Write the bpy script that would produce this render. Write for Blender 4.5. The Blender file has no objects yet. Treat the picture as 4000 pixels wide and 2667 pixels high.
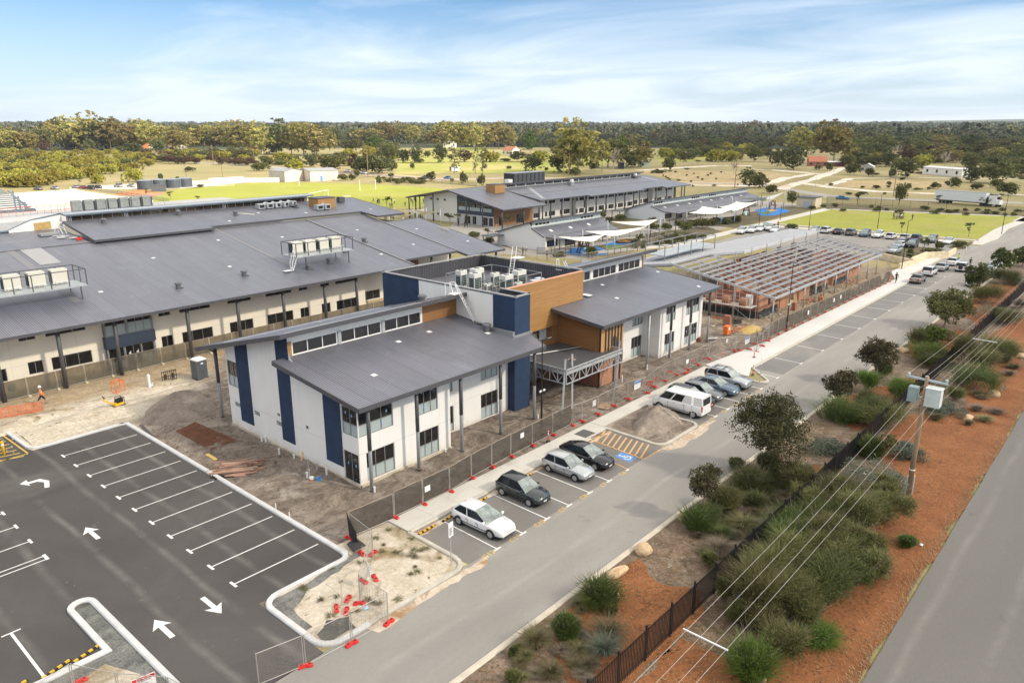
import bpy, bmesh, math, random
import numpy as np
from mathutils import Vector, Matrix
R = math.radians
S = bpy.context.scene
COL = S.collection
rnd = random.Random(11)
U = rnd.uniform
# - camera (surveyed from the photograph's vanishing points)
CAMH = 25.5; FPX = 2920.0; CX, CY = 2000.0, 1333.5
PITCH, YAW = R(16.07), R(41.27)
FWD = np.array([math.cos(YAW)*math.cos(PITCH),math.sin(YAW)*math.cos(PITCH),-math.sin(PITCH)])
RGT = np.array([math.sin(YAW),-math.cos(YAW),0.0]); DWN = np.cross(FWD,RGT)
cam = bpy.data.cameras.new('camera'); camo = bpy.data.objects.new('camera',cam); COL.objects.link(camo)
camo.location = (0,0,CAMH); camo.rotation_euler = (R(90)-PITCH,0,YAW-R(90))
cam.sensor_width = 36; cam.lens = 36*FPX/4000; cam.clip_end = 20000; cam.clip_start = 0.5
S.camera = camo
def at(x,y,z=0.0):
 """survey helper: the point of the level z seen at photo pixel x, y"""
 d = FWD*FPX+RGT*(x-CX)+DWN*(y-CY); t = (z-CAMH)/d[2]
 return(float(d[0]*t),float(d[1]*t),z)
def atv(x,y,z=0.0): return at(x*1.70068,y*1.70068,z)
# - object helpers
def tag(o,label=None,cat=None,group=None,kind=None):
 if label: o['label'] = label
 if cat: o['category'] = cat
 if group: o['group'] = group
 if kind: o['kind'] = kind
 return o
def thing(name,label,cat,loc=(0,0,0),rz=0.0,group=None):
 o = bpy.data.objects.new(name,None); o.empty_display_size = 0.2; COL.objects.link(o)
 o.location = loc; o.rotation_euler = (0,0,rz)
 return tag(o,label,cat,group)
def link(name,me,parent=None,loc=(0,0,0)):
 o = bpy.data.objects.new(name,me); COL.objects.link(o); o.location = loc
 if parent: o.parent = parent
 return o
def dup(root,loc=None,rz=None,label=None,group=None,scale=None):
 r = root.copy(); COL.objects.link(r)
 if loc is not None: r.location = loc
 if rz is not None: r.rotation_euler = (0,0,rz)
 if scale is not None: r.scale = scale if hasattr(scale,'__len__')else(scale,)*3
 if label: r['label'] = label
 if group: r['group'] = group
 for ch in list(root.children):
  c = ch.copy(); COL.objects.link(c); c.parent = r
  for g in ch.children:
   d = g.copy(); COL.objects.link(d); d.parent = c
 return r
class MB:
 def __init__(s): s.v = []; s.f = []; s.m = []; s.k = 0
 def add(s,vs,fs):
  n = len(s.v); s.v+=[tuple(map(float,p))for p in vs]
  for f in fs: s.f.append(tuple(i+n for i in f)); s.m.append(s.k)
  return s
 def box(s,x0,x1,y0,y1,z0,z1):
  return s.add([(x0,y0,z0),(x1,y0,z0),(x1,y1,z0),(x0,y1,z0),(x0,y0,z1),(x1,y0,z1),(x1,y1,z1),(x0,y1,z1)],[(3,2,1,0),(4,5,6,7),(0,1,5,4),(1,2,6,5),(2,3,7,6),(3,0,4,7)])
 def cb(s,c,sx,sy,sz,rz=0.0):
  ca, sa = math.cos(rz), math.sin(rz); P = []
  for z in(c[2],c[2]+sz):
   for a, b in((-1,-1),(1,-1),(1,1),(-1,1)):
    u, w = a*sx/2, b*sy/2; P.append((c[0]+u*ca-w*sa,c[1]+u*sa+w*ca,z))
  return s.add(P,[(3,2,1,0),(4,5,6,7),(0,1,5,4),(1,2,6,5),(2,3,7,6),(3,0,4,7)])
 def qd(s,*p): return s.add(p,[tuple(range(len(p)))])
 def prism(s,poly,z0,z1,sides=True,bottom=True):
  n = len(poly); s.add([(x,y,z0)for x,y in poly]+[(x,y,z1)for x,y in poly],[tuple(range(n,2*n))]+([tuple(range(n-1,-1,-1))]if bottom else[])+([(i,(i+1)%n,n+(i+1)%n,n+i)for i in range(n)]if sides else[]))
  return s
 def slab(s,top,th):
  """solid plate under the (planar) top polygon"""
  n = len(top); s.add(list(top)+[(x,y,z-th)for x,y,z in top],[tuple(range(n)),tuple(range(2*n-1,n-1,-1))]+[(i,(i+1)%n,n+(i+1)%n,n+i)[::-1]for i in range(n)])
  return s
 def bar(s,a,b,w=.05,h=None):
  h = h or w; a = Vector(a); b = Vector(b); d = (b-a)
  if d.length<1e-6: return s
  d.normalize(); up = Vector((0,0,1))if abs(d.z)<.97 else Vector((1,0,0))
  r = d.cross(up).normalized()*(w/2); u = r.cross(d).normalized()*(h/2)
  P = [p+i*r+j*u for p in(a,b)for i,j in((-1,-1),(1,-1),(1,1),(-1,1))]
  return s.add(P,[(3,2,1,0),(4,5,6,7),(0,1,5,4),(1,2,6,5),(2,3,7,6),(3,0,4,7)])
 def tu(s,pts,r,n=8,r1=None):
  pts = [Vector(p)for p in pts]; N = len(pts); r1 = r if r1 is None else r1; vs = []; fs = []
  for i, p in enumerate(pts):
   d = (pts[min(i+1,N-1)]-pts[max(i-1,0)]).normalized()
   up = Vector((0,0,1))if abs(d.z)<.95 else Vector((1,0,0))
   a = d.cross(up).normalized(); b = a.cross(d).normalized(); q = r+(r1-r)*i/max(N-1,1)
   vs+=[p+a*(q*math.cos(2*math.pi*k/n))+b*(q*math.sin(2*math.pi*k/n))for k in range(n)]
  for i in range(N-1):
   for k in range(n): fs.append((i*n+k,i*n+(k+1)%n,(i+1)*n+(k+1)%n,(i+1)*n+k))
  fs.append(tuple(range(n-1,-1,-1))); fs.append(tuple(range((N-1)*n,N*n)))
  return s.add(vs,fs)
 def la(s,prof,n=16,c=(0,0,0)):
  vs = [(c[0]+r*math.cos(2*math.pi*k/n),c[1]+r*math.sin(2*math.pi*k/n),c[2]+z)for r,z in prof for k in range(n)]
  fs = [(i*n+k,i*n+(k+1)%n,(i+1)*n+(k+1)%n,(i+1)*n+k)for i in range(len(prof)-1)for k in range(n)]
  fs+=[tuple(range(n-1,-1,-1)),tuple(range((len(prof)-1)*n,len(prof)*n))]
  return s.add(vs,fs)
 def bd(s,name,mat,parent=None,org=None,smooth=False,loc=(0,0,0)):
  if org is None: org = tuple(parent.location)if parent is not None and parent.get('worldbuilt')else(0,0,0)
  me = bpy.data.meshes.new(name)
  me.from_pydata([(x-org[0],y-org[1],z-org[2])for x,y,z in s.v],[],s.f)
  for m in(mat if isinstance(mat,(list,tuple))else[mat]): me.materials.append(m)
  if any(s.m): me.polygons.foreach_set('material_index',s.m)
  if smooth: me.polygons.foreach_set('use_smooth',[True]*len(me.polygons))
  me.update()
  return link(name,me,parent,loc if parent is not None else tuple(a+b for a,b in zip(org,loc)))
def wth(name,label,cat,loc,group=None):
 """a thing whose parts are given in world coordinates"""
 o = thing(name,label,cat,loc,0,group); o['worldbuilt'] = 1; return o
# - materials
def _mat(name):
 m = bpy.data.materials.new(name); m.use_nodes = True; nt = m.node_tree; nt.nodes.clear()
 o = nt.nodes.new('ShaderNodeOutputMaterial'); b = nt.nodes.new('ShaderNodeBsdfPrincipled')
 nt.links.new(b.outputs[0],o.inputs[0]); return m, nt, b
def nd(nt,t,**kw):
 n = nt.nodes.new('ShaderNode'+t)
 for k, v in kw.items():
  if hasattr(n,k)and k not in n.inputs: setattr(n,k,v)
  else:
   k2 = k.replace('_',' ')
   i = n.inputs[k2]if k2 in n.inputs else n.inputs[int(k[1:])]
   if hasattr(v,'is_output')or hasattr(v,'links'): nt.links.new(v,i)
   else: i.default_value = v
 return n
def c4(c): return(c[0],c[1],c[2],1)
def mix(nt,f,a,b):
 n = nt.nodes.new('ShaderNodeMix'); n.data_type = 'RGBA'
 for v, i in((f,0),(a,6),(b,7)):
  if hasattr(v,'links'): nt.links.new(v,n.inputs[i])
  else: n.inputs[i].default_value = c4(v)if i else v
 return n.outputs[2]
def ramp(nt,f,p0,p1):
 return nd(nt,'MapRange',Value=f,i1=p0,i2=p1).outputs[0]
def mth(nt,op,a,b=0.0):
 n = nt.nodes.new('ShaderNodeMath'); n.operation = op
 for v, i in((a,0),(b,1)):
  if hasattr(v,'links'): nt.links.new(v,n.inputs[i])
  else: n.inputs[i].default_value = v
 return n.outputs[0]
def pos(nt,obj=False,scale=(1,1,1),rot=(0,0,0)):
 v = nd(nt,'TexCoord').outputs['Object']if obj else nd(nt,'NewGeometry').outputs['Position']
 return nd(nt,'Mapping',Vector=v,Scale=scale,Rotation=rot).outputs[0]
def noise(nt,vec,scale,detail=3,rough=.55,dist=0.0):
 return nd(nt,'TexNoise',Vector=vec,Scale=scale,Detail=detail,Roughness=rough,Distortion=dist).outputs[0]
def M(name,col,rough=.6,metal=0.0,var=.12,scale=2.0,obj=False,spec=.5,coat=0.0,bump=0.0,stretch=(1,1,1),fine=0.0):
 m, nt, b = _mat(name)
 b.inputs['Roughness'].default_value = rough; b.inputs['Metallic'].default_value = metal
 b.inputs['Specular IOR Level'].default_value = spec
 if coat: b.inputs['Coat Weight'].default_value = coat; b.inputs['Coat Roughness'].default_value = .05
 p = pos(nt,obj,stretch); n = noise(nt,p,scale,4,.6)
 f = ramp(nt,n,.3,.7)
 c = mix(nt,f,[max(0,x*(1-var))for x in col],[x*(1+var)for x in col])
 if fine:
  n2 = noise(nt,p,scale*14,2)
  c = mix(nt,ramp(nt,n2,.35,.65),mix(nt,fine,c,(0,0,0)),mix(nt,fine,c,[min(1,x*1.8)for x in col]))
 nt.links.new(c,b.inputs['Base Color'])
 if bump:
  bn = nd(nt,'Bump',Height=n,Strength=bump,Distance=.05); nt.links.new(bn.outputs[0],b.inputs['Normal'])
 return m
def grain(nt,col,f,k):
 v = nd(nt,'VectorMath',operation='SCALE',i0=col); nt.links.new(nd(nt,'MapRange',Value=f,i1=.25,i2=.75,i3=1-k,i4=1+k*.9).outputs[0],v.inputs[3]); return v.outputs[0]
def ground(name,a,b_,s1,c=None,s2=.2,th=(.5,.62),fine=.25,fs=3.0,rough=.95,bump=.35,bd=.06,d=None,s3=1.0,th3=(.6,.7),stretch=(1,1,1),rot=0.0,tracks=None,wear=None):
 """ground sheet: two tones, optional patches c and specks d, fine grain and bump"""
 m, nt, b = _mat(name); b.inputs['Roughness'].default_value = rough; b.inputs['Specular IOR Level'].default_value = .25
 p = pos(nt,False,stretch,(0,0,rot))
 n1 = noise(nt,p,s1,6,.62,.6)
 col = mix(nt,ramp(nt,n1,.34,.66),a,b_)
 if c: col = mix(nt,ramp(nt,noise(nt,p,s2,5,.6,.8),*th),col,c)
 if tracks:
  w = nd(nt,'TexWave',Vector=pos(nt,False,(1,1,1),(0,0,tracks[0])),Scale=tracks[1],Distortion=6.0,Detail=3.0,Detail_Scale=.6).outputs[1]
  col = mix(nt,mth(nt,'MULTIPLY',ramp(nt,w,.55,.95),tracks[3]),col,tracks[2])
 if wear:
  sx = nd(nt,'SeparateXYZ',Vector=pos(nt)).outputs[wear[0]]; wob = mth(nt,'MULTIPLY',noise(nt,pos(nt),.06,3),1.6)
  lane = mth(nt,'PINGPONG',mth(nt,'ADD',sx,wob),wear[1]); w1 = mth(nt,'MULTIPLY',ramp(nt,lane,.35,.0),ramp(nt,noise(nt,pos(nt),.25,4,.7),.35,.7))
  col = mix(nt,mth(nt,'MULTIPLY',w1,wear[2]),col,(.42,.40,.37))
  oil = ramp(nt,noise(nt,pos(nt),.55,3,.5),.68,.76); col = mix(nt,mth(nt,'MULTIPLY',oil,.35),col,[q*.45 for q in a])
 if d: col = mix(nt,ramp(nt,noise(nt,p,s3,4,.7),*th3),col,d)
 nf = noise(nt,p,fs,3,.7)
 col = grain(nt,col,nf,fine)
 nt.links.new(col,b.inputs['Base Color'])
 if bump:
  h = mth(nt,'ADD',mth(nt,'MULTIPLY',n1,.6),mth(nt,'MULTIPLY',nf,.4))
  nt.links.new(nd(nt,'Bump',Height=h,Strength=bump,Distance=bd).outputs[0],b.inputs['Normal'])
 return m
def ribbed(name,col,axis='x',period=.25,seam=1.52,rough=.45,dark=.45,metal=0.0,bump=.5):
 m, nt, b = _mat(name); b.inputs['Roughness'].default_value = rough; b.inputs['Metallic'].default_value = metal
 v = nd(nt,'NewGeometry').outputs['Position']; sp = nd(nt,'SeparateXYZ',Vector=v)
 x = sp.outputs['XYZ'.index(axis.upper())]
 rib = mth(nt,'PINGPONG',x,period/2)
 sm = mth(nt,'LESS_THAN',mth(nt,'FRACT',mth(nt,'DIVIDE',x,seam)),.05)
 pan = nd(nt,'TexWhiteNoise',noise_dimensions='1D',W=mth(nt,'FLOOR',mth(nt,'DIVIDE',x,seam))).outputs[0]
 n = noise(nt,pos(nt,False,(.5,.12,.5)if axis=='x' else(.12,.5,.5)),1.0,4,.6)
 c = mix(nt,ramp(nt,n,.3,.7),[q*.88 for q in col],[q*1.1 for q in col])
 c = mix(nt,mth(nt,'MULTIPLY',pan,.3),c,[q*1.35 for q in col])
 c = mix(nt,mth(nt,'MULTIPLY',sm,.45),c,[q*.45 for q in col])
 c = mix(nt,mth(nt,'MULTIPLY',mth(nt,'LESS_THAN',rib,period*.2),1-dark),c,(0,0,0))
 dirt = noise(nt,pos(nt),.35,6,.7,1.0)
 c = mix(nt,mth(nt,'MULTIPLY',ramp(nt,dirt,.56,.8),.25),c,[min(1,q*2.2)for q in col])
 nt.links.new(c,b.inputs['Base Color'])
 nt.links.new(nd(nt,'Bump',Height=rib,Strength=bump,Distance=.3).outputs[0],b.inputs['Normal'])
 return m
def render_wall(name,col):
 m, nt, b = _mat(name); b.inputs['Roughness'].default_value = .85; sp = nd(nt,'SeparateXYZ',Vector=nd(nt,'NewGeometry').outputs['Position']); z = sp.outputs[2]; u = mth(nt,'ADD',sp.outputs[0],sp.outputs[1])
 n = noise(nt,pos(nt),.6,4); c = mix(nt,ramp(nt,n,.3,.7),[q*.975 for q in col],[q*1.02 for q in col])
 j = mth(nt,'MAXIMUM',mth(nt,'LESS_THAN',mth(nt,'ABSOLUTE',mth(nt,'SUBTRACT',z,2.58)),.02),mth(nt,'LESS_THAN',mth(nt,'FRACT',mth(nt,'DIVIDE',u,6.1)),.005)); c = mix(nt,mth(nt,'MULTIPLY',j,.35),c,(.3,.29,.27))
 st = mth(nt,'MULTIPLY',ramp(nt,noise(nt,pos(nt,False,(3,3,.12)),1.0,4,.6),.55,.75),.16); c = mix(nt,st,c,[q*.7 for q in col])
 base = mth(nt,'MULTIPLY',ramp(nt,mth(nt,'ADD',z,mth(nt,'MULTIPLY',noise(nt,pos(nt),1.3,4),.9)),1.1,.4),.6); c = mix(nt,base,c,(.47,.41,.33)); nt.links.new(c,b.inputs['Base Color']); return m
def brick(name,a,b_,mortar=(.35,.3,.26),axis='x',w=.5,h=.17):
 m, nt, b = _mat(name); b.inputs['Roughness'].default_value = .9
 v = nd(nt,'NewGeometry').outputs['Position']; sp = nd(nt,'SeparateXYZ',Vector=v)
 u = mth(nt,'ADD',sp.outputs[0],sp.outputs[1])
 cb = nd(nt,'CombineXYZ',X=u,Y=sp.outputs[2])
 t = nd(nt,'TexBrick',Vector=cb.outputs[0],Color1=c4(a),Color2=c4(b_),Mortar=c4(mortar),Scale=1.0,Mortar_Size=.018,Brick_Width=w,Row_Height=h)
 n = noise(nt,pos(nt),1.2,5,.65)
 c = mix(nt,ramp(nt,n,.35,.75),t.outputs[0],[min(1,q*1.35)for q in a])
 nt.links.new(c,b.inputs['Base Color']); return m
def timber(name,a,b_,vertical=False):
 m, nt, b = _mat(name); b.inputs['Roughness'].default_value = .55
 s = (6,6,.25)if vertical else(.35,.35,7)
 n = noise(nt,pos(nt,False,s),1.0,6,.65,.6)
 c = mix(nt,ramp(nt,n,.3,.72),a,b_)
 sp = nd(nt,'SeparateXYZ',Vector=nd(nt,'NewGeometry').outputs['Position'])
 u = mth(nt,'ADD',sp.outputs[0],sp.outputs[1])
 g = mth(nt,'MAXIMUM',mth(nt,'LESS_THAN',mth(nt,'FRACT',mth(nt,'DIVIDE',u,2.4)),.012),mth(nt,'LESS_THAN',mth(nt,'FRACT',mth(nt,'DIVIDE',sp.outputs[2],.3)),.05))
 c = mix(nt,mth(nt,'MULTIPLY',g,.3),c,[q*.4 for q in a])
 nt.links.new(c,b.inputs['Base Color']); return m
def mesh_mat(name,col,open_=.7,rough=.6,weave=False):
 """woven cloth or wire mesh: really open between its threads"""
 m, nt, b = _mat(name); b.inputs['Roughness'].default_value = rough
 out = nt.nodes['Material Output']
 n = noise(nt,pos(nt),1.5,4)
 nt.links.new(mix(nt,ramp(nt,n,.3,.7),[q*.75 for q in col],[q*1.25 for q in col]),b.inputs['Base Color'])
 tr = nd(nt,'BsdfTransparent'); ms = nd(nt,'MixShader')
 ms.inputs[0].default_value = open_
 nt.links.new(b.outputs[0],ms.inputs[1]); nt.links.new(tr.outputs[0],ms.inputs[2]); nt.links.new(ms.outputs[0],out.inputs[0])
 return m
def leafmat(name,a,b_,trans=.25,iv=.25):
 m, nt, b = _mat(name); out = nt.nodes['Material Output']
 t = nd(nt,'Attribute',attribute_name='tone').outputs['Fac']
 oi = nd(nt,'ObjectInfo').outputs['Random']
 c = mix(nt,t,a,b_)
 hs = nd(nt,'HueSaturation',Color=c,Hue=nd(nt,'MapRange',Value=oi,i3=.5-.04*iv*2,i4=.5+.02).outputs[0],Value=nd(nt,'MapRange',Value=oi,i3=1-iv,i4=1+iv).outputs[0])
 b.inputs['Roughness'].default_value = .55; b.inputs['Specular IOR Level'].default_value = .3
 nt.links.new(hs.outputs[0],b.inputs['Base Color'])
 tr = nd(nt,'BsdfTranslucent',Color=hs.outputs[0]); ms = nd(nt,'MixShader'); ms.inputs[0].default_value = trans
 nt.links.new(b.outputs[0],ms.inputs[1]); nt.links.new(tr.outputs[0],ms.inputs[2]); nt.links.new(ms.outputs[0],out.inputs[0])
 return m
ROOF = ribbed('charcoal_roof_steel',(.205,.21,.25),'x',.2,.76*2,rough=.38,metal=.25)
ROOFD = ribbed('deck_steel',(.16,.165,.18),'x',.3,3.0,dark=.35,metal=.3)
FASC = M('charcoal_trim',(.075,.075,.085),.5,var=.08)
WHITE = render_wall('white_render',(.80,.785,.755))
CREAM = render_wall('cream_render',(.84,.775,.645))
TAN = M('tan_limestone',(.50,.375,.22),.9,var=.12,scale=2.0)
NAVY = M('navy_render',(.016,.037,.085),.85,var=.2,scale=1.2,fine=.05)
TIMB = timber('timber_cladding',(.30,.15,.048),(.44,.245,.09))
TIMBV = timber('pale_timber_cladding',(.45,.24,.09),(.56,.32,.13),True)
TIMBD = timber('brown_timber_cladding',(.23,.105,.038),(.33,.165,.062))
GLASS = M('dark_window_glass',(.016,.015,.016),.06,var=.5,scale=.5,spec=.7)
FROST = M('frosted_panel',(.40,.47,.47),.35,var=.08,scale=1.0)
FG = M('grey_aluminium',(.30,.31,.32),.4,.3,var=.06)
ST = M('galvanised_steel',(.48,.50,.52),.45,.35,var=.15,scale=4)
SD = M('dark_grey_steel',(.085,.087,.095),.5,.1,var=.12)
POSTG = M('grey_painted_post',(.42,.44,.46),.5,.2,var=.1,scale=4)
BK = M('black_paint',(.012,.012,.014),.45,var=.2)
WP = M('white_paint',(.8,.8,.8),.5,var=.04)
CONC = M('pale_concrete',(.50,.485,.45),.9,var=.08,scale=1.0,fine=.05)
KERB = M('white_kerb_concrete',(.57,.575,.58),.85,var=.1,scale=1.5,fine=.04)
KERBD = M('weathered_kerb_concrete',(.47,.44,.38),.9,var=.15,scale=1.5,fine=.08)
RED = M('red_plastic',(.62,.03,.025),.45,var=.12,scale=6)
ORANGE = M('safety_orange',(.8,.16,.02),.5,var=.08)
YELLOW = M('safety_yellow',(.75,.45,.02),.5,var=.08)
WOOD = M('weathered_wood',(.30,.21,.13),.9,var=.3,scale=3,stretch=(1,1,.15))
def islands(name,cols):
 m, nt, b = _mat(name); b.inputs['Roughness'].default_value = .85; r = nd(nt,'NewGeometry').outputs['Random Per Island']; c = mix(nt,ramp(nt,r,.0,.55),cols[0],cols[1]); c = mix(nt,ramp(nt,r,.55,1),c,cols[2])
 n = noise(nt,pos(nt),5,4); nt.links.new(mix(nt,mth(nt,'MULTIPLY',n,.4),c,(.03,.02,.015)),b.inputs['Base Color']); return m
PLANK = islands('pine_plank',((.30,.19,.12),(.50,.33,.20),(.60,.47,.33)))
MESHW = mesh_mat('wire_mesh',(.27,.24,.21),.84)
SHADE = mesh_mat('brown_shade_cloth',(.062,.052,.043),.30)
SHADEG = mesh_mat('green_grey_shade_cloth',(.115,.105,.08),.25)
ORMESH = mesh_mat('orange_barrier_mesh',(.75,.2,.08),.55)
SAIL = M('cream_shade_sail',(.80,.78,.70),.8,var=.05)
ROCK = M('sandstone_boulder',(.52,.38,.235),.95,var=.3,scale=2.5,obj=True,bump=.4,fine=.06)
BRICK = brick('red_brick',(.30,.105,.055),(.22,.07,.04))
BRICKO = brick('orange_brick',(.38,.175,.09),(.29,.125,.065))
TYRE = M('tyre_rubber',(.014,.014,.015),.8,var=.2)
RIM = M('alloy_rim',(.42,.43,.44),.35,.6,var=.1)
LAMPW = M('headlamp_lens',(.62,.66,.7),.12,var=.1)
LAMPR = M('tail_lamp_lens',(.45,.015,.02),.15,var=.1)
CARGL = M('tinted_car_glass',(.012,.015,.018),.05,var=.3,spec=.35)
WINDSC = M('car_windscreen',(.24,.28,.27),.06,var=.6,scale=1.6,obj=True,spec=.7)  # pale base colour holds the overcast sky reflected in the sloping glass
PLATE = M('number_plate',(.62,.66,.7),.5)
SKIN = M('skin',(.48,.27,.18),.6)
BARK = M('grey_bark',(.24,.19,.15),.95,var=.3,scale=3,stretch=(1,1,.3))
BARKP = M('pale_gum_bark',(.50,.45,.38),.9,var=.25,scale=2,stretch=(1,1,.3))
PAINTW = M('road_paint_white',(.74,.74,.72),.7,var=.12,scale=4,fine=.05)
PAINTY = M('road_paint_yellow',(.62,.40,.08),.7,var=.15,scale=4,fine=.06)
PAINTO = M('road_paint_amber',(.66,.36,.13),.7,var=.2,scale=3,fine=.06)
PAINTB = M('road_paint_blue',(.10,.25,.55),.7,var=.2,scale=3)
GREENP = M('green_playground_surface',(.10,.17,.04),.95,var=.2)
BLUEP = M('blue_playground_surface',(.02,.17,.50),.9,var=.15)
# - the setting
def Zm(ox,oy): return lambda x, y, z = 0.0: at(ox+x/2.351,oy+y/2.351,z)
A0, A1, A2, A3 = [Zm(o,1000)for o in(0,1000,2000,3000)]
B0, B1, B2, B3 = [Zm(o,400)for o in(0,1000,2000,3000)]
C0, C1, C2, C3 = [Zm(o,1660)for o in(0,1000,2000,3000)]
D0, D1, D2, D3 = [Zm(o,2000)for o in(0,1000,2000,3000)]
def struct(name,mb,mat,label=None):
 o = mb.bd(name,mat); o['kind'] = 'structure'
 if label: o['label'] = label
 return o
def sheet(name,poly,z,mat,label=None):
 return struct(name,MB().qd(*[(p[0],p[1],z)for p in poly]),mat,label)
def rect(x0,x1,y0,y1): return[(x0,y0),(x1,y0),(x1,y1),(x0,y1)]
def rough(poly,step=1.5,amp=.35,seed=1):
 """wander the edge of an outline so that it looks laid by hand or by weather"""
 rr = random.Random(seed); out = []
 for i, a in enumerate(poly):
  b = poly[(i+1)%len(poly)]; L = math.hypot(b[0]-a[0],b[1]-a[1]); n = max(1,int(L/step))
  nx, ny = -(b[1]-a[1])/max(L,1e-6), (b[0]-a[0])/max(L,1e-6); w = 0
  for k in range(n):
   t = k/n; w = .6*w+rr.uniform(-amp,amp)if k else 0
   out.append((a[0]+(b[0]-a[0])*t+nx*w,a[1]+(b[1]-a[1])*t+ny*w))
 return out
def ribbon(pts,w):
 L = []; Rr = []
 for i, p in enumerate(pts):
  a = pts[max(i-1,0)]; b = pts[min(i+1,len(pts)-1)]; l = math.hypot(b[0]-a[0],b[1]-a[1])
  nx, ny = -(b[1]-a[1])/l*w/2, (b[0]-a[0])/l*w/2
  L.append((p[0]+nx,p[1]+ny)); Rr.append((p[0]-nx,p[1]-ny))
 return L+Rr[::-1]
def arc(cx,cy,r,a0,a1,n=6): return[(cx+r*math.cos(R(a0+(a1-a0)*i/n)),cy+r*math.sin(R(a0+(a1-a0)*i/n)))for i in range(n+1)]
def kerb(mb,pts,w=.3,h=.14,closed=False):
 """bevelled kerb section swept along a line"""
 P = [Vector((p[0],p[1],0))for p in pts]; N = len(P); sec = [(-w/2,0),(-w/2,h*.6),(-w/2+.06,h),(w/2-.03,h),(w/2,h*.8),(w/2,0)]; k = len(sec); vs = []
 for i, p in enumerate(P):
  a = P[i-1]if(closed or i)else p; b = P[(i+1)%N]if(closed or i<N-1)else p
  d1 = (p-a).normalized()if(p-a).length else(b-p).normalized(); d2 = (b-p).normalized()if(b-p).length else d1
  n = Vector((-(d1+d2).y,(d1+d2).x,0)).normalized(); c = max(.5,n.dot(Vector((-d1 .y,d1 .x,0))))
  vs+=[p+n*(q/c)+Vector((0,0,z))for q,z in sec]
 fs = []
 for i in range(N if closed else N-1):
  j = (i+1)%N
  fs+=[(i*k+q,i*k+q+1,j*k+q+1,j*k+q)for q in range(k-1)]
 if not closed: fs+=[tuple(range(k)),tuple(range((N-1)*k,N*k))[::-1]]
 return mb.add(vs,fs)
GROUND = ground('dry_field',(.33,.275,.14),(.235,.215,.095),.03,c=(.40,.32,.19),s2=.012,th=(.55,.75),fine=.22,fs=.9,bump=.3)
def site_soil():
 m, nt, b = _mat('site_soil'); b.inputs['Roughness'].default_value = .97; b.inputs['Specular IOR Level'].default_value = .2
 p = pos(nt); sp = nd(nt,'SeparateXYZ',Vector=nd(nt,'NewGeometry').outputs['Position'])
 n1 = noise(nt,p,.55,7,.68,1.2); n2 = noise(nt,p,4.5,4,.7,.5); n3 = noise(nt,p,.13,4,.6,.8)
 brown = mix(nt,ramp(nt,n1,.34,.66),(.135,.108,.088),(.315,.262,.215))
 pale = mix(nt,ramp(nt,n1,.32,.66),(.52,.45,.345),(.66,.60,.50)); tan = mix(nt,ramp(nt,n1,.35,.65),(.36,.27,.165),(.50,.39,.26))
 w = mth(nt,'ADD',mth(nt,'MULTIPLY',mth(nt,'SUBTRACT',sp.outputs[1],66.5),.16),mth(nt,'MULTIPLY',mth(nt,'SUBTRACT',26.5,sp.outputs[0]),.12))
 w = mth(nt,'ADD',w,mth(nt,'MULTIPLY',mth(nt,'SUBTRACT',n3,.5),2.4))
 w2 = mth(nt,'ADD',mth(nt,'MULTIPLY',mth(nt,'SUBTRACT',sp.outputs[1],74.5),.3),mth(nt,'MULTIPLY',mth(nt,'SUBTRACT',n3,.5),2.0))
 c = mix(nt,ramp(nt,w,-.3,.6),brown,mix(nt,ramp(nt,w2,-.2,.6),pale,tan))
 e = mth(nt,'ADD',mth(nt,'MULTIPLY',mth(nt,'SUBTRACT',sp.outputs[0],88),.08),mth(nt,'MULTIPLY',mth(nt,'SUBTRACT',n3,.5),2.0))
 c = mix(nt,ramp(nt,e,0,.6),c,mix(nt,ramp(nt,n1,.35,.65),(.20,.155,.105),(.36,.29,.20)))
 tr = noise(nt,pos(nt,False,(.09,1.5,1),(0,0,R(24))),1.0,4,.6,1.5)
 c = mix(nt,mth(nt,'MULTIPLY',ramp(nt,tr,.55,.68),.4),c,(.13,.10,.08))
 tr2 = noise(nt,pos(nt,False,(.08,1.3,1),(0,0,R(-58))),1.0,4,.6,1.2)
 c = mix(nt,mth(nt,'MULTIPLY',ramp(nt,tr2,.57,.7),.35),c,(.16,.125,.10))
 c = mix(nt,mth(nt,'MULTIPLY',ramp(nt,noise(nt,p,.28,6,.7,1.5),.52,.66),.65),c,(.43,.385,.335))
 g = noise(nt,p,1.6,5,.75)
 c = mix(nt,mth(nt,'MULTIPLY',ramp(nt,g,.63,.74),.5),c,(.10,.095,.05))
 c = grain(nt,c,n2,.3)
 nt.links.new(c,b.inputs['Base Color'])
 h = mth(nt,'ADD',mth(nt,'ADD',n1,mth(nt,'MULTIPLY',n2,.35)),mth(nt,'MULTIPLY',tr,-.6))
 nt.links.new(nd(nt,'Bump',Height=h,Strength=.9,Distance=.25).outputs[0],b.inputs['Normal'])
 return m
SITE = site_soil()
ASPH = ground('car_park_asphalt',(.070,.066,.064),(.095,.09,.087),.10,c=(.12,.112,.107),s2=.045,fine=.12,fs=14,bump=.15,bd=.02,d=(.26,.24,.215),s3=.75,th3=(.655,.80),rough=.9,wear=(0,1.45,.28))
ROADM = ground('access_road_asphalt',(.235,.225,.21),(.295,.283,.265),.16,c=(.36,.34,.31),s2=.07,th=(.5,.75),fine=.08,fs=12,bump=.12,bd=.02,stretch=(.25,1,1),rough=.9,wear=(1,1.6,.4))
BAYM = ground('parking_bay_asphalt',(.165,.158,.15),(.205,.197,.187),.2,c=(.26,.245,.23),s2=.12,th=(.55,.75),fine=.08,fs=8,bump=.12,bd=.02,rough=.9)
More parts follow.
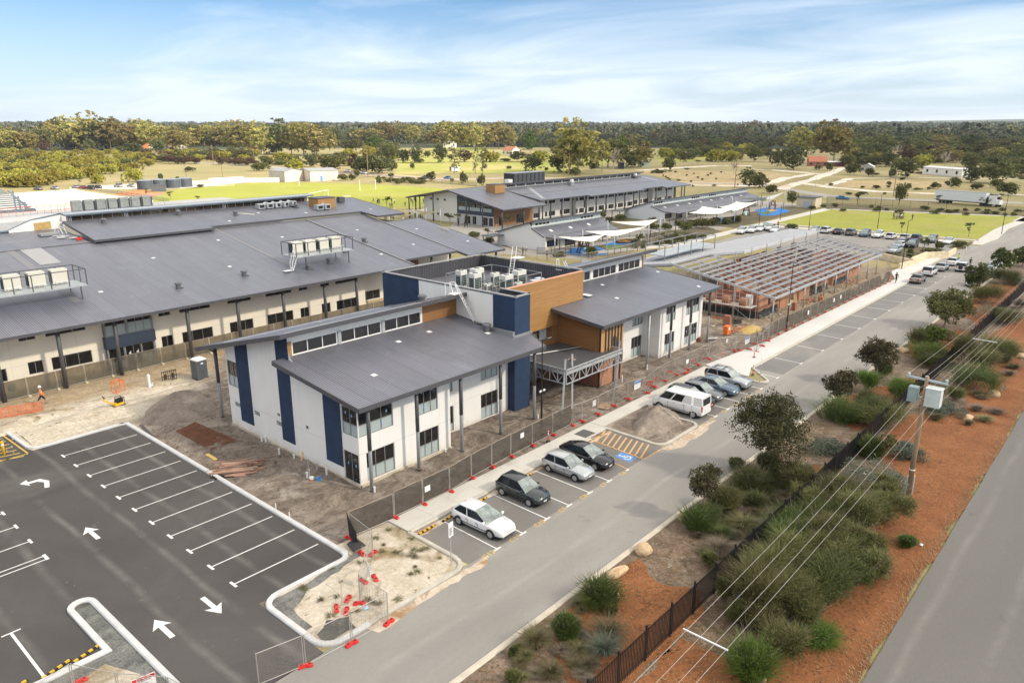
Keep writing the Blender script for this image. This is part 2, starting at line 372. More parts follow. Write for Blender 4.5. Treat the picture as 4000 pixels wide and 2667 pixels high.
ROAD2M = ground('highway_asphalt',(.145,.139,.132),(.172,.165,.156),.1,fine=.08,fs=12,bump=.12,bd=.02,stretch=(.2,1,1),rough=.9,wear=(1,1.7,.2))
PATHM = ground('footpath_concrete',(.50,.48,.44),(.58,.56,.515),.25,c=(.43,.39,.335),s2=.18,th=(.6,.75),fine=.06,fs=6,bump=.1,bd=.01)
PATHM2 = ground('new_footpath_concrete',(.56,.55,.535),(.62,.61,.595),.12,fine=.05,fs=6,bump=.1,bd=.01)
MULCH = ground('red_brown_mulch',(.19,.074,.030),(.265,.110,.046),.35,fine=.38,fs=6.5,bump=.7,bd=.08,d=(.42,.22,.12),s3=9,th3=(.66,.74))
LITTER = ground('grey_sandy_garden_soil',(.13,.095,.068),(.24,.185,.14),.5,c=(.12,.09,.058),s2=.8,th=(.50,.62),fine=.4,fs=5,bump=.8,bd=.1,d=(.42,.38,.33),s3=1.4,th3=(.64,.74))
STRIP = ground('sandy_verge',(.46,.40,.31),(.58,.52,.43),.5,c=(.26,.20,.115),s2=.35,th=(.5,.66),fine=.25,fs=4,bump=.6,bd=.08,d=(.13,.115,.055),s3=1.3,th3=(.6,.7))
DUST = ground('pale_roadside_sand',(.46,.37,.28),(.58,.50,.41),.6,c=(.33,.21,.12),s2=.5,fine=.25,fs=4,bump=.5)
SANDW = ground('white_sand',(.58,.52,.43),(.68,.63,.55),.05,c=(.44,.36,.23),s2=.03,th=(.55,.68),fine=.12,fs=1.0,bump=.3,d=(.40,.33,.2),s3=.2,th3=(.6,.72))
OVALM = ground('oval_grass',(.26,.285,.045),(.315,.325,.06),.05,c=(.37,.34,.10),s2=.03,th=(.5,.75),fine=.16,fs=1.5,bump=.1)
LAWNM = ground('lawn_grass',(.255,.275,.04),(.32,.325,.065),.1,c=(.34,.29,.11),s2=.06,th=(.5,.75),fine=.2,fs=1.6,bump=.15)
PADDM = ground('paddock_grass',(.33,.32,.085),(.26,.29,.06),.04,c=(.40,.34,.14),s2=.02,fine=.15,fs=.8,bump=.2)
DRYM = ground('dry_tussock_field',(.36,.27,.145),(.45,.36,.20),.1,c=(.24,.19,.09),s2=.35,th=(.52,.64),fine=.3,fs=1.2,bump=.5)
SANDT = ground('sand_track_surface',(.58,.52,.44),(.68,.63,.55),.15,c=(.45,.38,.27),s2=.1,fine=.12,fs=1.5,bump=.2)
GARD = ground('planted_garden_soil',(.10,.08,.05),(.17,.135,.09),.3,c=(.085,.10,.04),s2=.2,fine=.3,fs=3,bump=.5)
PAVE = ground('grey_school_paving',(.30,.28,.255),(.36,.34,.31),.2,fine=.1,fs=3,bump=.1)
L = .004
struct('ground',MB().qd(*[(9000*math.cos(2*math.pi*i/96),9000*math.sin(2*math.pi*i/96),0)for i in range(96)]),GROUND)
sheet('construction_ground',[(-90,33.6),(75,33.6),(76,33),(150,33),(150,64),(112,66),(112,95),(88,126),(-90,126)],L,SITE)
def churn(x0,x1,y0,y1,st,sd,skip):
 from mathutils import noise as NZ
 nx, ny = int((x1-x0)/st), int((y1-y0)/st); vs = []; fs = []; ok = {}
 for i in range(nx+1):
  for j in range(ny+1):
   x, y = x0+i*st, y0+j*st; e = min(1,(x-x0)/.8,(x1-x)/.8,(y-y0)/.8,(y1-y)/.8)
   h = .13*NZ.noise((x*.35,y*.35,sd))+.10*NZ.noise((x*1.1,y*1.1,sd+5))+.065*NZ.noise((x*3.1,y*3.1,sd+9)); u = x*.42+y*.9+1.2*NZ.noise((x*.1,y*.1,3)); r = math.sin(u*2.1)
   h-=.09*max(0,r-.55)*(NZ.noise((x*.12,y*.12,8))>-.1); ok[i,j] = len(vs); vs.append((x,y,.02+max(-.018,(.05+h)*e)))
 for i in range(nx):
  for j in range(ny):
   x, y = x0+(i+.5)*st, y0+(j+.5)*st
   if not any(a<x<b and c<y<d for a,b,c,d in skip): fs.append((ok[i,j],ok[i+1,j],ok[i+1,j+1],ok[i,j+1]))
 o = MB().add(vs,fs).bd('construction_ground',SITE,smooth=True); o['kind'] = 'structure'
churn(24.2,52,36.2,64,.17,1.0,[(30.2,52,43.5,59.4),(30.2,39.2,41.3,44),(16,24.2,0,99)])
churn(52,84,36.6,41.2,.17,2.0,[]); churn(63.8,72.1,41.2,43.3,.17,3.0,[]); churn(82.3,96,36.6,52,.2,4.0,[]); churn(8,40,66.9,81,.22,5.0,[(0,16.9,60,73.7),(0,24.2,60,67.0)])
def clods():
 rs = np.random.RandomState(6); V = []; F = []; n = 0
 for x0, x1, y0, y1, k in((24.3,30,36.5,64,1500),(30,52,36.4,41,900),(52,84,36.8,41,900),(82.5,96,37,52,500),(10,34,67.2,80.5,700),(97,140,36.2,40,900)):
  for i in range(k):
   x, y, r = rs.uniform(x0,x1), rs.uniform(y0,y1), .03+.07*rs.rand()**2.5; z = .06+.04*rs.rand(); p = [(x+r*math.cos(a)*rs.uniform(.6,1.3),y+r*math.sin(a)*rs.uniform(.6,1.3),z-.05)for a in(0,1.6,3.1,4.7)]+[(x,y,z+r*.9)]
   V+=p; F+=[tuple(n+q for q in f)for f in((0,1,4),(1,2,4),(2,3,4),(3,0,4))]; n+=5
 tag(MB().add(V,F).bd('soil_clods',SITE),'clods and crumbs of loose soil on the building site','soil',None,'stuff')
clods()
sheet('car_park',[(-60,28.15),(17.7,28.15),(17.7,34.25),(23.75,34.4),(23.75,66.7),(16.5,66.6),(16.2,67.4),(16.2,73.2),(-60,73.2)],2*L,ASPH)
mb = MB()
kerb(mb,[(23.3,67.0),(23.95,66.6),(23.95,34.9)]+arc(23.3,34.9,.6,0,-90,4)+[(18.9,34.25)]+arc(18.9,33.2,1.05,90,180,5)+[(17.85,29.3)]+arc(18.95,29.3,1.1,180,270,5)+[(20.6,28.2)],.34,.15)
kerb(mb,[(23.95,66.85),(17.6,66.75)]+arc(17.2,67.6,.8,270,180,4)+[(16.25,73.0),(-10,73.3)],.34,.15)
kerb(mb,[(7.0,36.45),(10.55,36.45),(10.55,41.0)]+arc(11.12,41.3,.57,180,0,8)+[(11.7,36.5),(11.72,27.0)],.34,.15)
struct('kerb',mb,KERB,'white concrete kerb around the dark car park')
sheet('island_gravel',[(10.75,36.3),(10.75,41.2),(11.5,41.2),(11.55,26),(5,26),(5,36.25),(10.75,36.25)],3*L,ground('grey_gravel',(.10,.105,.10),(.21,.21,.195),1.2,fine=.4,fs=7,bump=.6,d=(.42,.41,.38),s3=3,th3=(.64,.72)))
sheet('island_sand',rough([(8.2,35.2),(10.1,35.6),(10.9,33.6),(11.0,30),(6,29),(6,34.6)],.6,.12,3),4*L,STRIP)
sheet('verge',[(18.0,34.1),(23.8,34.2),(24.1,34.2),(24.1,36.0),(28.2,35.8),(28.1,28.3),(18.0,28.35)],3*L,STRIP)
sheet('verge_gravel',rough([(18.05,34.05),(23.6,34.15),(24.5,34.6),(24.6,33.9),(22.6,33.5),(20.2,33.3),(18.7,32.4),(18.5,30.3),(18.05,30.3)],.5,.12,4),4*L,ground('grey_road_base',(.105,.105,.10),(.24,.235,.22),1.0,fine=.4,fs=7,bump=.6))
sheet('verge_spill',rough([(18.3,28.6),(20.0,28.5),(20.3,29.6),(19.3,30.2),(18.3,29.6)],.4,.12,5),5*L,ground('dark_spilled_road_base',(.05,.05,.05),(.13,.125,.115),1.5,fine=.4,fs=7,bump=.6))
sheet('access_road',[(-80,21.8),(330,21.8),(330,30.8),(192,30.8),(192,33),(146,33),(140,31.55),(76,31.55),(72,28.2),(57.6,28.2),(-80,28.2)],2*L,ROADM)
sheet('parking_bays',[(28.2,28.22),(51.0,28.22),(51.3,33.55),(28.2,33.55)],3*L,BAYM)
sheet('parking_bays',[(57.5,28.22),(72.2,28.22),(72.2,33.55),(57.5,33.55)],3*L,BAYM)
sheet('parking_bays',[(76,28.22),(146,28.22),(146,31.5),(76,31.5)],3*L,ground('worn_bay_asphalt',(.185,.182,.176),(.225,.22,.212),.2,c=(.27,.255,.235),s2=.1,th=(.55,.75),fine=.14,fs=8,bump=.12))
sheet('road_dust',rough([(20.3,28.05),(28.6,28.0),(30.2,28.3),(29,27.4),(24,27.5),(20.5,27.3)],.5,.14,8),4*L,DUST)
sheet('road_dust',rough([(50.6,28.1),(58.2,28.1),(59.5,27.5),(56,27.1),(52,27.0),(50.8,27.5)],.5,.18,9),4*L,DUST)
sheet('road_dust',rough([(28.3,33.4),(51,33.4),(50.9,33.1),(40,33.15),(33,33.0),(29,32.7),(28.3,32.9)],.6,.1,10),4*L,DUST)
mb = MB()
kerb(mb,[(28.2,33.68),(28.1,29.3)]+arc(27.0,29.25,1.05,0,-90,5)+[(18.9,28.22)],.3,.14)
kerb(mb,[(28.2,33.68),(48.4,33.68)],.3,.14)
kerb(mb,[(51.2,34.1),(51.05,29.3)]+arc(52.0,29.2,.95,180,270,5)+[(56.6,28.25)]+arc(56.6,29.1,.85,270,360,5)+[(57.45,33.7)],.3,.14)
kerb(mb,[(57.45,33.68),(71.8,33.68),(71.9,29.6)]+arc(72.6,29.3,.8,180,300,5)+[(76.0,31.6),(140,31.65),(146,33.1),(176,33.2)],.3,.13)
struct('kerb',mb,KERBD,'weathered kerb between bays, road and footpath')
mb = MB(); kerb(mb,[(-80,21.65),(330,21.65)],.36,.13); struct('kerb',mb,M('cream_kerb_concrete',(.52,.47,.39),.9,var=.12,scale=1.2,fine=.05),'long pale kerb along the garden verge')
mb = MB()
for i, x in enumerate([28.2+2.4*k for k in range(10)]):
 x1 = min(x+2.385,51.2)
 if x<51: mb.box(x,x1,33.84,35.75,.0,.125)
for k in range(9): mb.box(51.25+2.4*k,51.25+2.4*k+2.385,33.84 if k>2 else 34.3,35.75,0,.125)
struct('footpath',mb,PATHM)
mb = MB(); mb.prism([(72.8,33.84),(72.8,30.6),(76,31.76),(140,31.8),(146,33.25),(176,33.4),(176,36.6),(146,36.6),(139,34.0),(88,34.6),(73.4,35.9)],0,.122); struct('footpath',mb,PATHM2)
sheet('island_soil',[(51.2,34.2),(51.25,28.4),(57.3,28.4),(57.3,33.6)],5*L,SITE)
mb = MB(); mb.box(48.15,49.6,33.95,35.2,.125,.131); struct('drain_cover',mb,M('drain_grate',(.10,.10,.10),.8,var=.3,scale=9),'square metal drain grate in the footpath')
mb = MB(); mb.prism([(-80,21.45),(330,21.45),(330,7.35),(-80,7.35)],0,.06,bottom=False); struct('garden_verge',mb,LITTER)
def mul(poly,sd): return sheet('mulch',rough(poly,.7,.2,sd),.064+L*(sd%3),MULCH)
mul([(22.2,15.3),(33.4,15.3),(34.9,16.4),(34.0,18.6),(35.4,20.7),(27.5,20.8),(25.4,19.4),(24.0,17.5),(22.4,16.4)],1)
mul([(-80,15.2),(30.5,15.2),(30.6,13.2),(31.0,11.8),(33.5,11.2),(38,11.2),(42,11.6),(42.6,13.0),(42.3,14.2),(42.8,15.2),(49.5,15.2),(50.6,13.2),(53,11.0),(58,10.2),(85,9.7),(130,9.9),(200,10),(200,7.15),(-80,7.15)],7)
mul([(47.5,16.0),(54,15.9),(56,17.2),(53.4,20.3),(50.8,19.9),(48.9,18.2)],2)
mul([(66,16.1),(83,15.3),(84,17.4),(78,19.6),(71.5,21.2),(66.5,19.5),(65,17.5)],3)
mul([(88,16.2),(108,16.1),(109,18),(100,21.2),(95,20.8),(90,18.5)],4)
mul([(112,16.2),(150,16.2),(152,19),(140,21.2),(121,20.8)],5)
mul([(57,9.7),(59.5,13.6),(64,15.2),(72,14.9),(76,11),(88,13.6),(108,14.8),(125,12.6),(120,9.7)],6)
mul([(330,9.8),(200,9.8),(195,7.3),(330,7.3)],8)
sheet('highway',rough([(-80,-25),(330,-25),(330,7.1),(-80,7.1)],.8,.03,21),.088,ROAD2M)
sheet('rear_car_park',[(158,34.5),(193.5,34.5),(193.5,78),(158,78)],3*L,ROADM)
sheet('lawn',[(203,33.3),(262.5,33.0),(262.5,44),(254,60),(246.4,82.2),(202.4,82.2),(200.5,70)],4*L,LAWNM)
mb = MB()
for p in(ribbon([(250,31.9),(264,31.6)],3.0),ribbon([(264,33),(247.8,83.6)],1.9),ribbon([(248.5,83.4),(150,82.0),(126,90.5)],3.0),ribbon([(195.5,79),(195.5,34)],3.2),ribbon([(200.5,82),(201.2,32.8)],1.4),[(193.6,33.4),(202,33.2),(226.5,33.8),(262,32.3),(262,29.5),(229,31.2),(207,29.9),(194,30.9)]):
 mb.prism(p,.0,.05,bottom=False)
struct('concrete_path',mb,PATHM)
sheet('school_paving',[(120,86),(258,88),(258,133),(143,147),(120,128),(112,112)],2*L,PAVE)
for p, k in(([(126,90.5),(150,83.8),(176,84),(183,92),(160,97),(150,91.5),(128,97)],1),([(184,85),(247,86.5),(246,96),(230,98),(186,97)],2),([(118,101),(124,112),(150,131),(158,128),(140,113),(186,120),(183,106),(156,102),(152,112),(125,113)],3)):
 sheet('garden_bed',rough(p,1.5,.3,30+k),(3+k)*L,GARD)
sheet('paddock_strip',rough([(249,84),(266.5,92),(268.5,31),(264.4,31)],2,.4,34),3*L,GARD)
sheet('oval',[(129,297),(150,318),(188,325.5),(208,302),(220,268),(223,238),(205,205),(163,184),(130,196),(112,228),(113,262)],3*L,OVALM)
sheet('sand_yard',rough([B0(40,840)[:2],B0(650,800)[:2],B0(1000,850)[:2],B0(1380,890)[:2],B0(1500,930)[:2],(100,200),(60,130),(-60,130),(-40,260)],3,.8,35),2*L,SANDW)
sheet('red_earth',rough([B0(1010,850)[:2],B0(1300,800)[:2],B0(1530,835)[:2],B0(1400,870)[:2],B0(1250,865)[:2]],3,.5,36),4*L,ground('orange_brown_earth',(.40,.17,.07),(.48,.24,.11),.2,fine=.15,fs=1))
sheet('gravel_yard',rough([B0(640,800)[:2],B0(640,780)[:2],B0(2351,690)[:2],B0(2351,725)[:2],B0(1760,790)[:2],B0(1250,800)[:2]],3,.5,37),3*L,SANDT)
far_road = [B3(2351,925)[:2],B3(1500,900)[:2],B3(600,870)[:2],B2(2300,760)[:2],B1(2340,690)[:2],B1(1750,712)[:2],B1(1100,668)[:2],B1(640,640)[:2],B0(2351,580)[:2],B0(1800,555)[:2]]
sheet('far_road',ribbon(far_road,8.5),5*L,ground('far_road_asphalt',(.30,.28,.26),(.36,.33,.30),.1,fine=.1,fs=1))
sheet('road_verge',rough(ribbon(far_road[3:8],18),4,1,38),4*L,ground('ochre_verge',(.48,.33,.17),(.56,.42,.25),.1,fine=.12,fs=1))
def pxs(F,*p): return[F(*q)[:2]for q in p]
sheet('paddock',rough(pxs(B1,(1280,660),(1300,545),(1640,400),(2100,420),(2351,500))+pxs(B2,(400,470),(1050,520),(560,650),(0,650)),8,1.5,40),2*L,PADDM)
sheet('dry_field',rough(pxs(B2,(1160,640),(1330,615),(2100,640),(2351,640))+pxs(B3,(0,640),(250,660),(60,720))+pxs(B2,(2000,790),(1600,720)),5,1,41),3*L,DRYM)
sheet('dry_field',rough(pxs(B3,(560,770),(760,720),(1150,710),(1700,740),(1680,790),(900,790)),5,1,42),3*L,DRYM)
sheet('green_field',rough(pxs(B2,(1260,500),(1800,500),(1750,535),(1400,560)),6,1,43),3*L,PADDM)
mb = MB()
tracks_ = [(pxs(B2,(1180,625),(1560,600),(1900,580),(2200,585)),9),(pxs(B2,(1640,760),(2100,770),(2351,740))+pxs(B3,(200,690),(440,655),(60,625)),6),(pxs(B3,(100,800),(430,700),(700,600)),5.5),(pxs(B3,(330,745),(560,780),(1000,820),(1560,840),(2351,850)),6),(pxs(B3,(560,760),(760,700),(1300,690),(1900,700),(2351,705)),4),(pxs(B2,(2200,615),(2351,620))+pxs(B3,(200,620)),5)]
for i, (p,w)in enumerate(tracks_):
 q = rough(ribbon(p,w),4,.7,50+i); mb.qd(*[(a[0],a[1],(4+i)*L)for a in q])
struct('sand_track',mb,SANDT)
vs = []; fs = []; na, nr = 60, 8
for i in range(nr+1):
 d = 700+i*i*130
 for k in range(na+1):
  a = YAW+R(48-96*k/na); h = -1.5+(d-700)*.0062+(d>1500)*9*math.sin(a*9+1)+(d>3000)*14*math.sin(a*5+2)
  if d>6000: h+=25*max(0,math.sin((YAW-a)*3.2))
  vs.append((d*math.cos(a),d*math.sin(a),h))
for i in range(nr):
 for k in range(na): fs.append((i*(na+1)+k,i*(na+1)+k+1,(i+1)*(na+1)+k+1,(i+1)*(na+1)+k))
HILLM = ground('wooded_hill',(.045,.06,.03),(.075,.085,.045),.01,fine=.3,fs=.08,bump=.2)
struct('hills',MB().add(vs,fs),HILLM)
def terr(x,y):
 d = math.hypot(x,y); return max(0,-1.5+(d-700)*.0062)if d>700 else 0
# - paint on the asphalt
def mark(mb,a,b,w,z):
 l = math.hypot(b[0]-a[0],b[1]-a[1]); nx, ny = -(b[1]-a[1])/l*w/2, (b[0]-a[0])/l*w/2
 mb.qd((a[0]+nx,a[1]+ny,z),(a[0]-nx,a[1]-ny,z),(b[0]-nx,b[1]-ny,z),(b[0]+nx,b[1]+ny,z))
mb = MB(); z = 4*L+.002
for i in range(11):
 y = 63.55-2.655*i; x1 = 17.7+.0
 mark(mb,(x1,y),(23.5,y),.09,z); mark(mb,(x1,y-.36),(x1,y+.36),.16,z+.001)
for y in(56.54,53.88,51.12): mark(mb,(5.2,y),(11.55,y),.09,z); mark(mb,(11.55,y-.34),(11.55,y+.34),.16,z+.001)
for y in(48.55,48.05): mark(mb,(5.2,y),(11.5,y),.09,z)
mark(mb,(11.55,47.95),(11.55,48.75),.2,z+.001)
mark(mb,(7.79,41.75),(7.79,36.6),.14,z); mark(mb,(7.35,41.75),(8.25,41.75),.1,z+.001)
def arrow(mb,x,y,d,k=1.0):
 """straight arrow along Y, tip at x, y pointing d"""
 mb.add([(x,y,z),(x-.5*k,y-d*.95*k,z),(x-.14*k,y-d*.8*k,z),(x-.14*k,y-d*2.15*k,z),(x+.14*k,y-d*2.15*k,z),(x+.14*k,y-d*.8*k,z),(x+.5*k,y-d*.95*k,z)],[(0,1,2,3,4,5,6)])
arrow(mb,14.55,50.3,1); arrow(mb,13.23,37.2,1); arrow(mb,15.9,35.0,-1)
mb.add([(p[0],p[1],z)for p in((13.75,60.6),(14.2,59.75),(14.2,60.15),(14.75,60.1),(15.05,59.6),(14.75,58.55),(15.05,58.45),(15.4,59.6),(15.05,60.45),(14.25,60.5),(14.3,61.0))],[tuple(range(11))])
struct('car_park_markings',mb,PAINTW,'white bay lines and arrows on the dark car park')
mb = MB()
for k, x in enumerate([30.57+2.49*i for i in range(6)]): mark(mb,(x+.15,33.3),(x,28.1),.09,z); mark(mb,(x-.32,28.05),(x+.32,28.05),.13,z+.001)
mark(mb,(45.66,28.05),(45.3,28.05),.13,z+.001)
for i in range(5): x = 60.2+2.49*i; mark(mb,(x,33.2),(x,28.1),.09,z); mark(mb,(x-.3,28.05),(x+.3,28.05),.13,z+.001)
for i in range(12):
 x = 74.5+6.66*i if i else 74.6
 mark(mb,(x+.15,31.35),(x,28.25),.1,z); mark(mb,(x-.35,28.2),(x+.35,28.2),.13,z+.001)
for i in range(12): mark(mb,(188,36.5+3.0*i),(193,36.5+3.0*i),.12,z)
struct('bay_markings',mb,PAINTW,'white bay lines along the grey access road')
mb = MB(); mark(mb,(48.35,33.6),(48.0,28.15),.1,z); mark(mb,(48.0,28.15),(50.6,28.1),.1,z); mark(mb,(50.9,33.2),(48.4,33.6),.1,z)
for i in range(9):
 y0 = 28.5+.55*i; mark(mb,(48.15,y0),(50.75,y0+.85),.14,z)
mark(mb,(45.6,28.05),(46.0,30.2),.09,z)
struct('hatched_marking',mb,PAINTO,'amber hatched no-parking zone')
mb = MB()
for i in range(9): mark(mb,(12.4+.15*i,66.9+.7*i),(15.6,65.9+.9*i),.14,z)
mark(mb,(16.0,66.3),(15.8,73),.12,z); mark(mb,(16.0,66.2),(11.6,66.3),.12,z)
struct('hatched_marking',mb,PAINTY,'yellow hatched zone at the left edge of the car park')
mb = MB(); mb.qd((46.75,28.7,z),(47.85,28.7,z),(48.0,30.2,z),(46.9,30.2,z)); struct('disabled_bay_marking',mb,PAINTB,'blue square with white wheelchair symbol on the asphalt')
mb = MB(); zc = z+.003
for i in range(14):
 a0, a1 = R(-200+17*i), R(-200+17*(i+1)); cx, cy = 47.32, 29.28
 mark(mb,(cx+.3*math.cos(a0),cy+.3*math.sin(a0)),(cx+.3*math.cos(a1),cy+.3*math.sin(a1)),.09,zc+.0002*i)
mark(mb,(47.3,29.85),(47.3,29.35),.1,zc+.004); mark(mb,(47.3,29.37),(47.62,29.35),.09,zc+.005); mark(mb,(47.62,29.37),(47.75,29.0),.09,zc+.006); mark(mb,(47.3,29.62),(47.58,29.62),.07,zc+.007)
mb.add([(47.3+.1*math.cos(k*.785),29.98+.1*math.sin(k*.785),zc+.004)for k in range(8)],[tuple(range(8))])
struct('wheelchair_symbol',mb,PAINTW)
def text(name,body,size,mat,loc,rot=(0,0,0),parent=None,th=.0):
 cu = bpy.data.curves.new(name,'FONT'); cu.body = body; cu.size = size; cu.align_x = 'CENTER'; cu.align_y = 'CENTER'; cu.extrude = th; cu.resolution_u = 2
 t = bpy.data.objects.new(name,cu); COL.objects.link(t); dg = bpy.context.evaluated_depsgraph_get()
 me = bpy.data.meshes.new_from_object(t.evaluated_get(dg)); bpy.data.objects.remove(t)
 me.materials.clear(); me.materials.append(mat)
 o = link(name,me,parent,loc); o.rotation_euler = rot; return o
for k in range(7):
 n = 12-k; x = 29.75+2.49*k
 o = text('bay_number','C%d'%n,.62,PAINTY,(x,28.02,z),(0,0,R(2))); o['kind'] = 'structure'; o['label'] = 'yellow stencilled bay number C%d'%n
for k in range(5):
 o = text('bay_number','C%d'%(5-k),.62,PAINTY,(59.4+2.49*k,28.02,z),(0,0,R(2))); o['kind'] = 'structure'; o['label'] = 'yellow stencilled bay number C%d'%(5-k)
# - building helpers
def mapper(axis,plane,s=1):
 """u along the wall, v up, d inwards"""
 if axis=='x': return lambda u, v, d = 0.0: (u,plane+s*d,v)
 return lambda u, v, d = 0.0: (plane+s*d,u,v)
def window(parent,P,u0,u1,v0,v1,d=.12,n=3,low=0.0,fr=.05,frame=None,glass=None,split=None,name='window',lowmat=None):
 frame = frame or FG; glass = glass or GLASS
 g = MB(); vl = v0+(v1-v0)*low
 g.qd(P(u0,vl,d),P(u1,vl,d),P(u1,v1,d),P(u0,v1,d)); w = g.bd(name,glass,parent)
 org = tuple(parent.location)if parent.get('worldbuilt')else(0,0,0)
 if low:
  g = MB(); g.qd(P(u0,v0,d),P(u1,v0,d),P(u1,vl,d),P(u0,vl,d)); g.bd('spandrel',lowmat or FROST,w,org)
 f = MB(); e = d-.05
 def B(a0,a1,b0,b1):
  p = [P(a0,b0,e),P(a1,b0,e),P(a1,b1,e),P(a0,b1,e),P(a0,b0,d-.003),P(a1,b0,d-.003),P(a1,b1,d-.003),P(a0,b1,d-.003)]
  f.add(p,[(0,1,2,3),(0,4,5,1),(1,5,6,2),(2,6,7,3),(3,7,4,0)])
 B(u0,u1,v0,v0+fr); B(u0,u1,v1-fr,v1); B(u0,u0+fr,v0+fr,v1-fr); B(u1-fr,u1,v0+fr,v1-fr)
 for i in range(1,n): c = u0+(u1-u0)*i/n; B(c-fr*.5,c+fr*.5,v0+fr,v1-fr)
 if low: B(u0+fr,u1-fr,vl-fr*.5,vl+fr*.5)
 f.bd('frame',frame,w,org); return w
def wall(parent,name,mat,axis,plane,u0,u1,v0,v1,openings=(),depth=.14,s=1,top=None):
 """wall face with real openings and reveals; top: function u -> height for raking tops"""
 P = mapper(axis,plane,s); mb = MB()
 us = sorted({u0,u1}|{q for o in openings for q in o[:2]}); vs = sorted({v0,v1}|{q for o in openings for q in o[2:4]})
 if top: us = sorted(set(us)|{u0+(u1-u0)*i/12 for i in range(13)})
 for a, b in zip(us,us[1:]):
  for c, d in zip(vs,vs[1:]):
   if any(o[0]-1e-6<=a and b<=o[1]+1e-6 and o[2]-1e-6<=c and d<=o[3]+1e-6 for o in openings): continue
   da, db = (top(a),top(b))if top and d==v1 else(d,d)
   if min(da,db)>c: mb.qd(P(a,c),P(b,c),P(b,db),P(a,da))
 for o in openings:
  a, b, c, d = o[:4]
  mb.qd(P(a,c),P(a,d),P(a,d,depth),P(a,c,depth)); mb.qd(P(b,c),P(b,d),P(b,d,depth),P(b,c,depth))
  mb.qd(P(a,c),P(b,c),P(b,c,depth),P(a,c,depth)); mb.qd(P(a,d),P(b,d),P(b,d,depth),P(a,d,depth))
 w = mb.bd(name,mat,parent)
 for o in openings:
  k = o[4]if len(o)>4 else{}
  if k is not None: window(parent,P,*o[:4],d=depth-.02,**k)
 return w
def roof(parent,pts,th=.28,mat=None,name='roof',fascia=True,trim=None):
 """one roof plane with a trim board round its edge"""
 r = MB().slab(pts,.08).bd(name,mat or ROOF,parent)
 if fascia:
  org = tuple(parent.location)if parent.get('worldbuilt')else(0,0,0)
  f = MB(); n = len(pts)
  for i in range(n):
   a, b = Vector(pts[i]), Vector(pts[(i+1)%n]); o = Vector((0,0,-th/2+.03)); f.bar(a+o,b+o,.1,th)
  f.bd('gutter',trim or FASC,r,org)
 return r
def column(parent,x,y,z,r=.14,mat=None,grey_from=None,boot=True,elbow=None):
 org = tuple(parent.location)
 mb = MB(); mb.tu([(x,y,0),(x,y,z)],r,10); c = mb.bd('column',mat or POSTG,parent,smooth=True)
 if grey_from:
  MB().tu([(x,y,grey_from),(x,y,z+.01)],r+.012,10).bd('wrap',SD,c,org,smooth=True)
 if boot: MB().tu([(x,y,0),(x,y,.16)],r+.02,10).bd('boot',BK,c,org,smooth=True)
 if elbow: MB().tu([(x+elbow[0]*.12,y+elbow[1]*.12,z-2.0),(x+elbow[0]*.14,y+elbow[1]*.14,z-.5),(x+elbow[0],y+elbow[1],z+.05)],.07,8).bd('downpipe',SD,c,org,smooth=True)
 return c
def roof_marks(parent,spots,zf,mat=None):
 for x, y in spots:
  m = MB(); z0 = zf(x,y)
  m.qd(*[(x+a,y+b,zf(x+a,y+b)+.03)for a,b in((-.22,-.22),(.22,-.22),(.22,.22),(-.22,.22))]); m.bd('anchor_plate',WP,parent)
VENTM = M('roof_vent_grey',(.13,.13,.14),.5,var=.1)
def vent(label,x,y,z):
 t = thing('roof_vent',label,'roof vent',(x,y,z),0,'squat grey vents on the roofs')
 MB().box(-.42,.42,-.42,.42,-.12,.02).bd('flashing',FASC,t)
 MB().la([(.3,0),(.3,.4)],10).bd('shaft',VENTM,t); MB().la([(.2,.4),(.42,.42),(.42,.56),(.3,.66)],10).bd('cowl',VENTM,t)
 return t
def ladder(parent,base,top,w=.45,mat=None,hoop=True,step=.3):
 """access ladder with stiles, rungs, side rails and landing"""
 org = tuple(parent.location); b, t = Vector(base), Vector(top); d = t-b; s = Vector((-d.y,d.x,0)); s = (s.normalized()if s.length>.05 else Vector((0,1,0)))*w/2
 mb = MB()
 for q in(-1,1): mb.bar(b+s*q,t+s*q+d.normalized()*.9,.06,.06)
 for i in range(1,int(d.length/step)): p = b+d*(i*step/d.length); mb.bar(p-s,p+s,.04)
 l = mb.bd('ladder',mat or WP,parent)
 return l
# - two-storey school building in the foreground
A = wth('school_building','white two-storey school building with navy stripes, timber core and charcoal roofs, unfinished, in the foreground','building',(56,50,0))
ls = .1153
lowz = lambda x, y: 6.9+(y-39.4)*ls
upz = lambda x, y: 10.45-(y-48.6)*.264
W3 = dict(n=3,low=.45); W3u = dict(n=3,low=.42); W2 = dict(n=2,low=.42)
wall(A,'wall',WHITE,'x',41.17,30.13,39.3,0,7.0,[(30.75,33.4,.28,2.52,W3),(35.85,38.0,.22,2.5,W3),(30.2,33.4,3.88,6.0,W3u),(35.86,37.98,3.88,5.97,W3u)],top=lambda u:lowz(u,41.17)-.1)
wall(A,'wall',WHITE,'y',30.13,41.17,59.5,0,11,[(41.25,43.05,3.82,6.0,W2),(41.3,43.1,.12,2.5,dict(n=2)),(57.7,59.4,3.76,6.1,W2)]+[(a-.85,a,1.98,2.4,dict(n=3,fr=.03,glass=FROST))for a in(58.65,55.5,52.1)]+[(a-.4,a,2.78,3.1,None)for a in(51.9,47.9)],top=lambda u:(lowz(0,u)-.1 if u<49.4 else upz(0,u)-.12))
P = mapper('y',30.13)
for a in(51.9,47.9): MB().qd(P(a-.4,2.78,.13),P(a,2.78,.13),P(a,3.1,.13),P(a-.4,3.1,.13)).bd('vent_opening',BK,A)
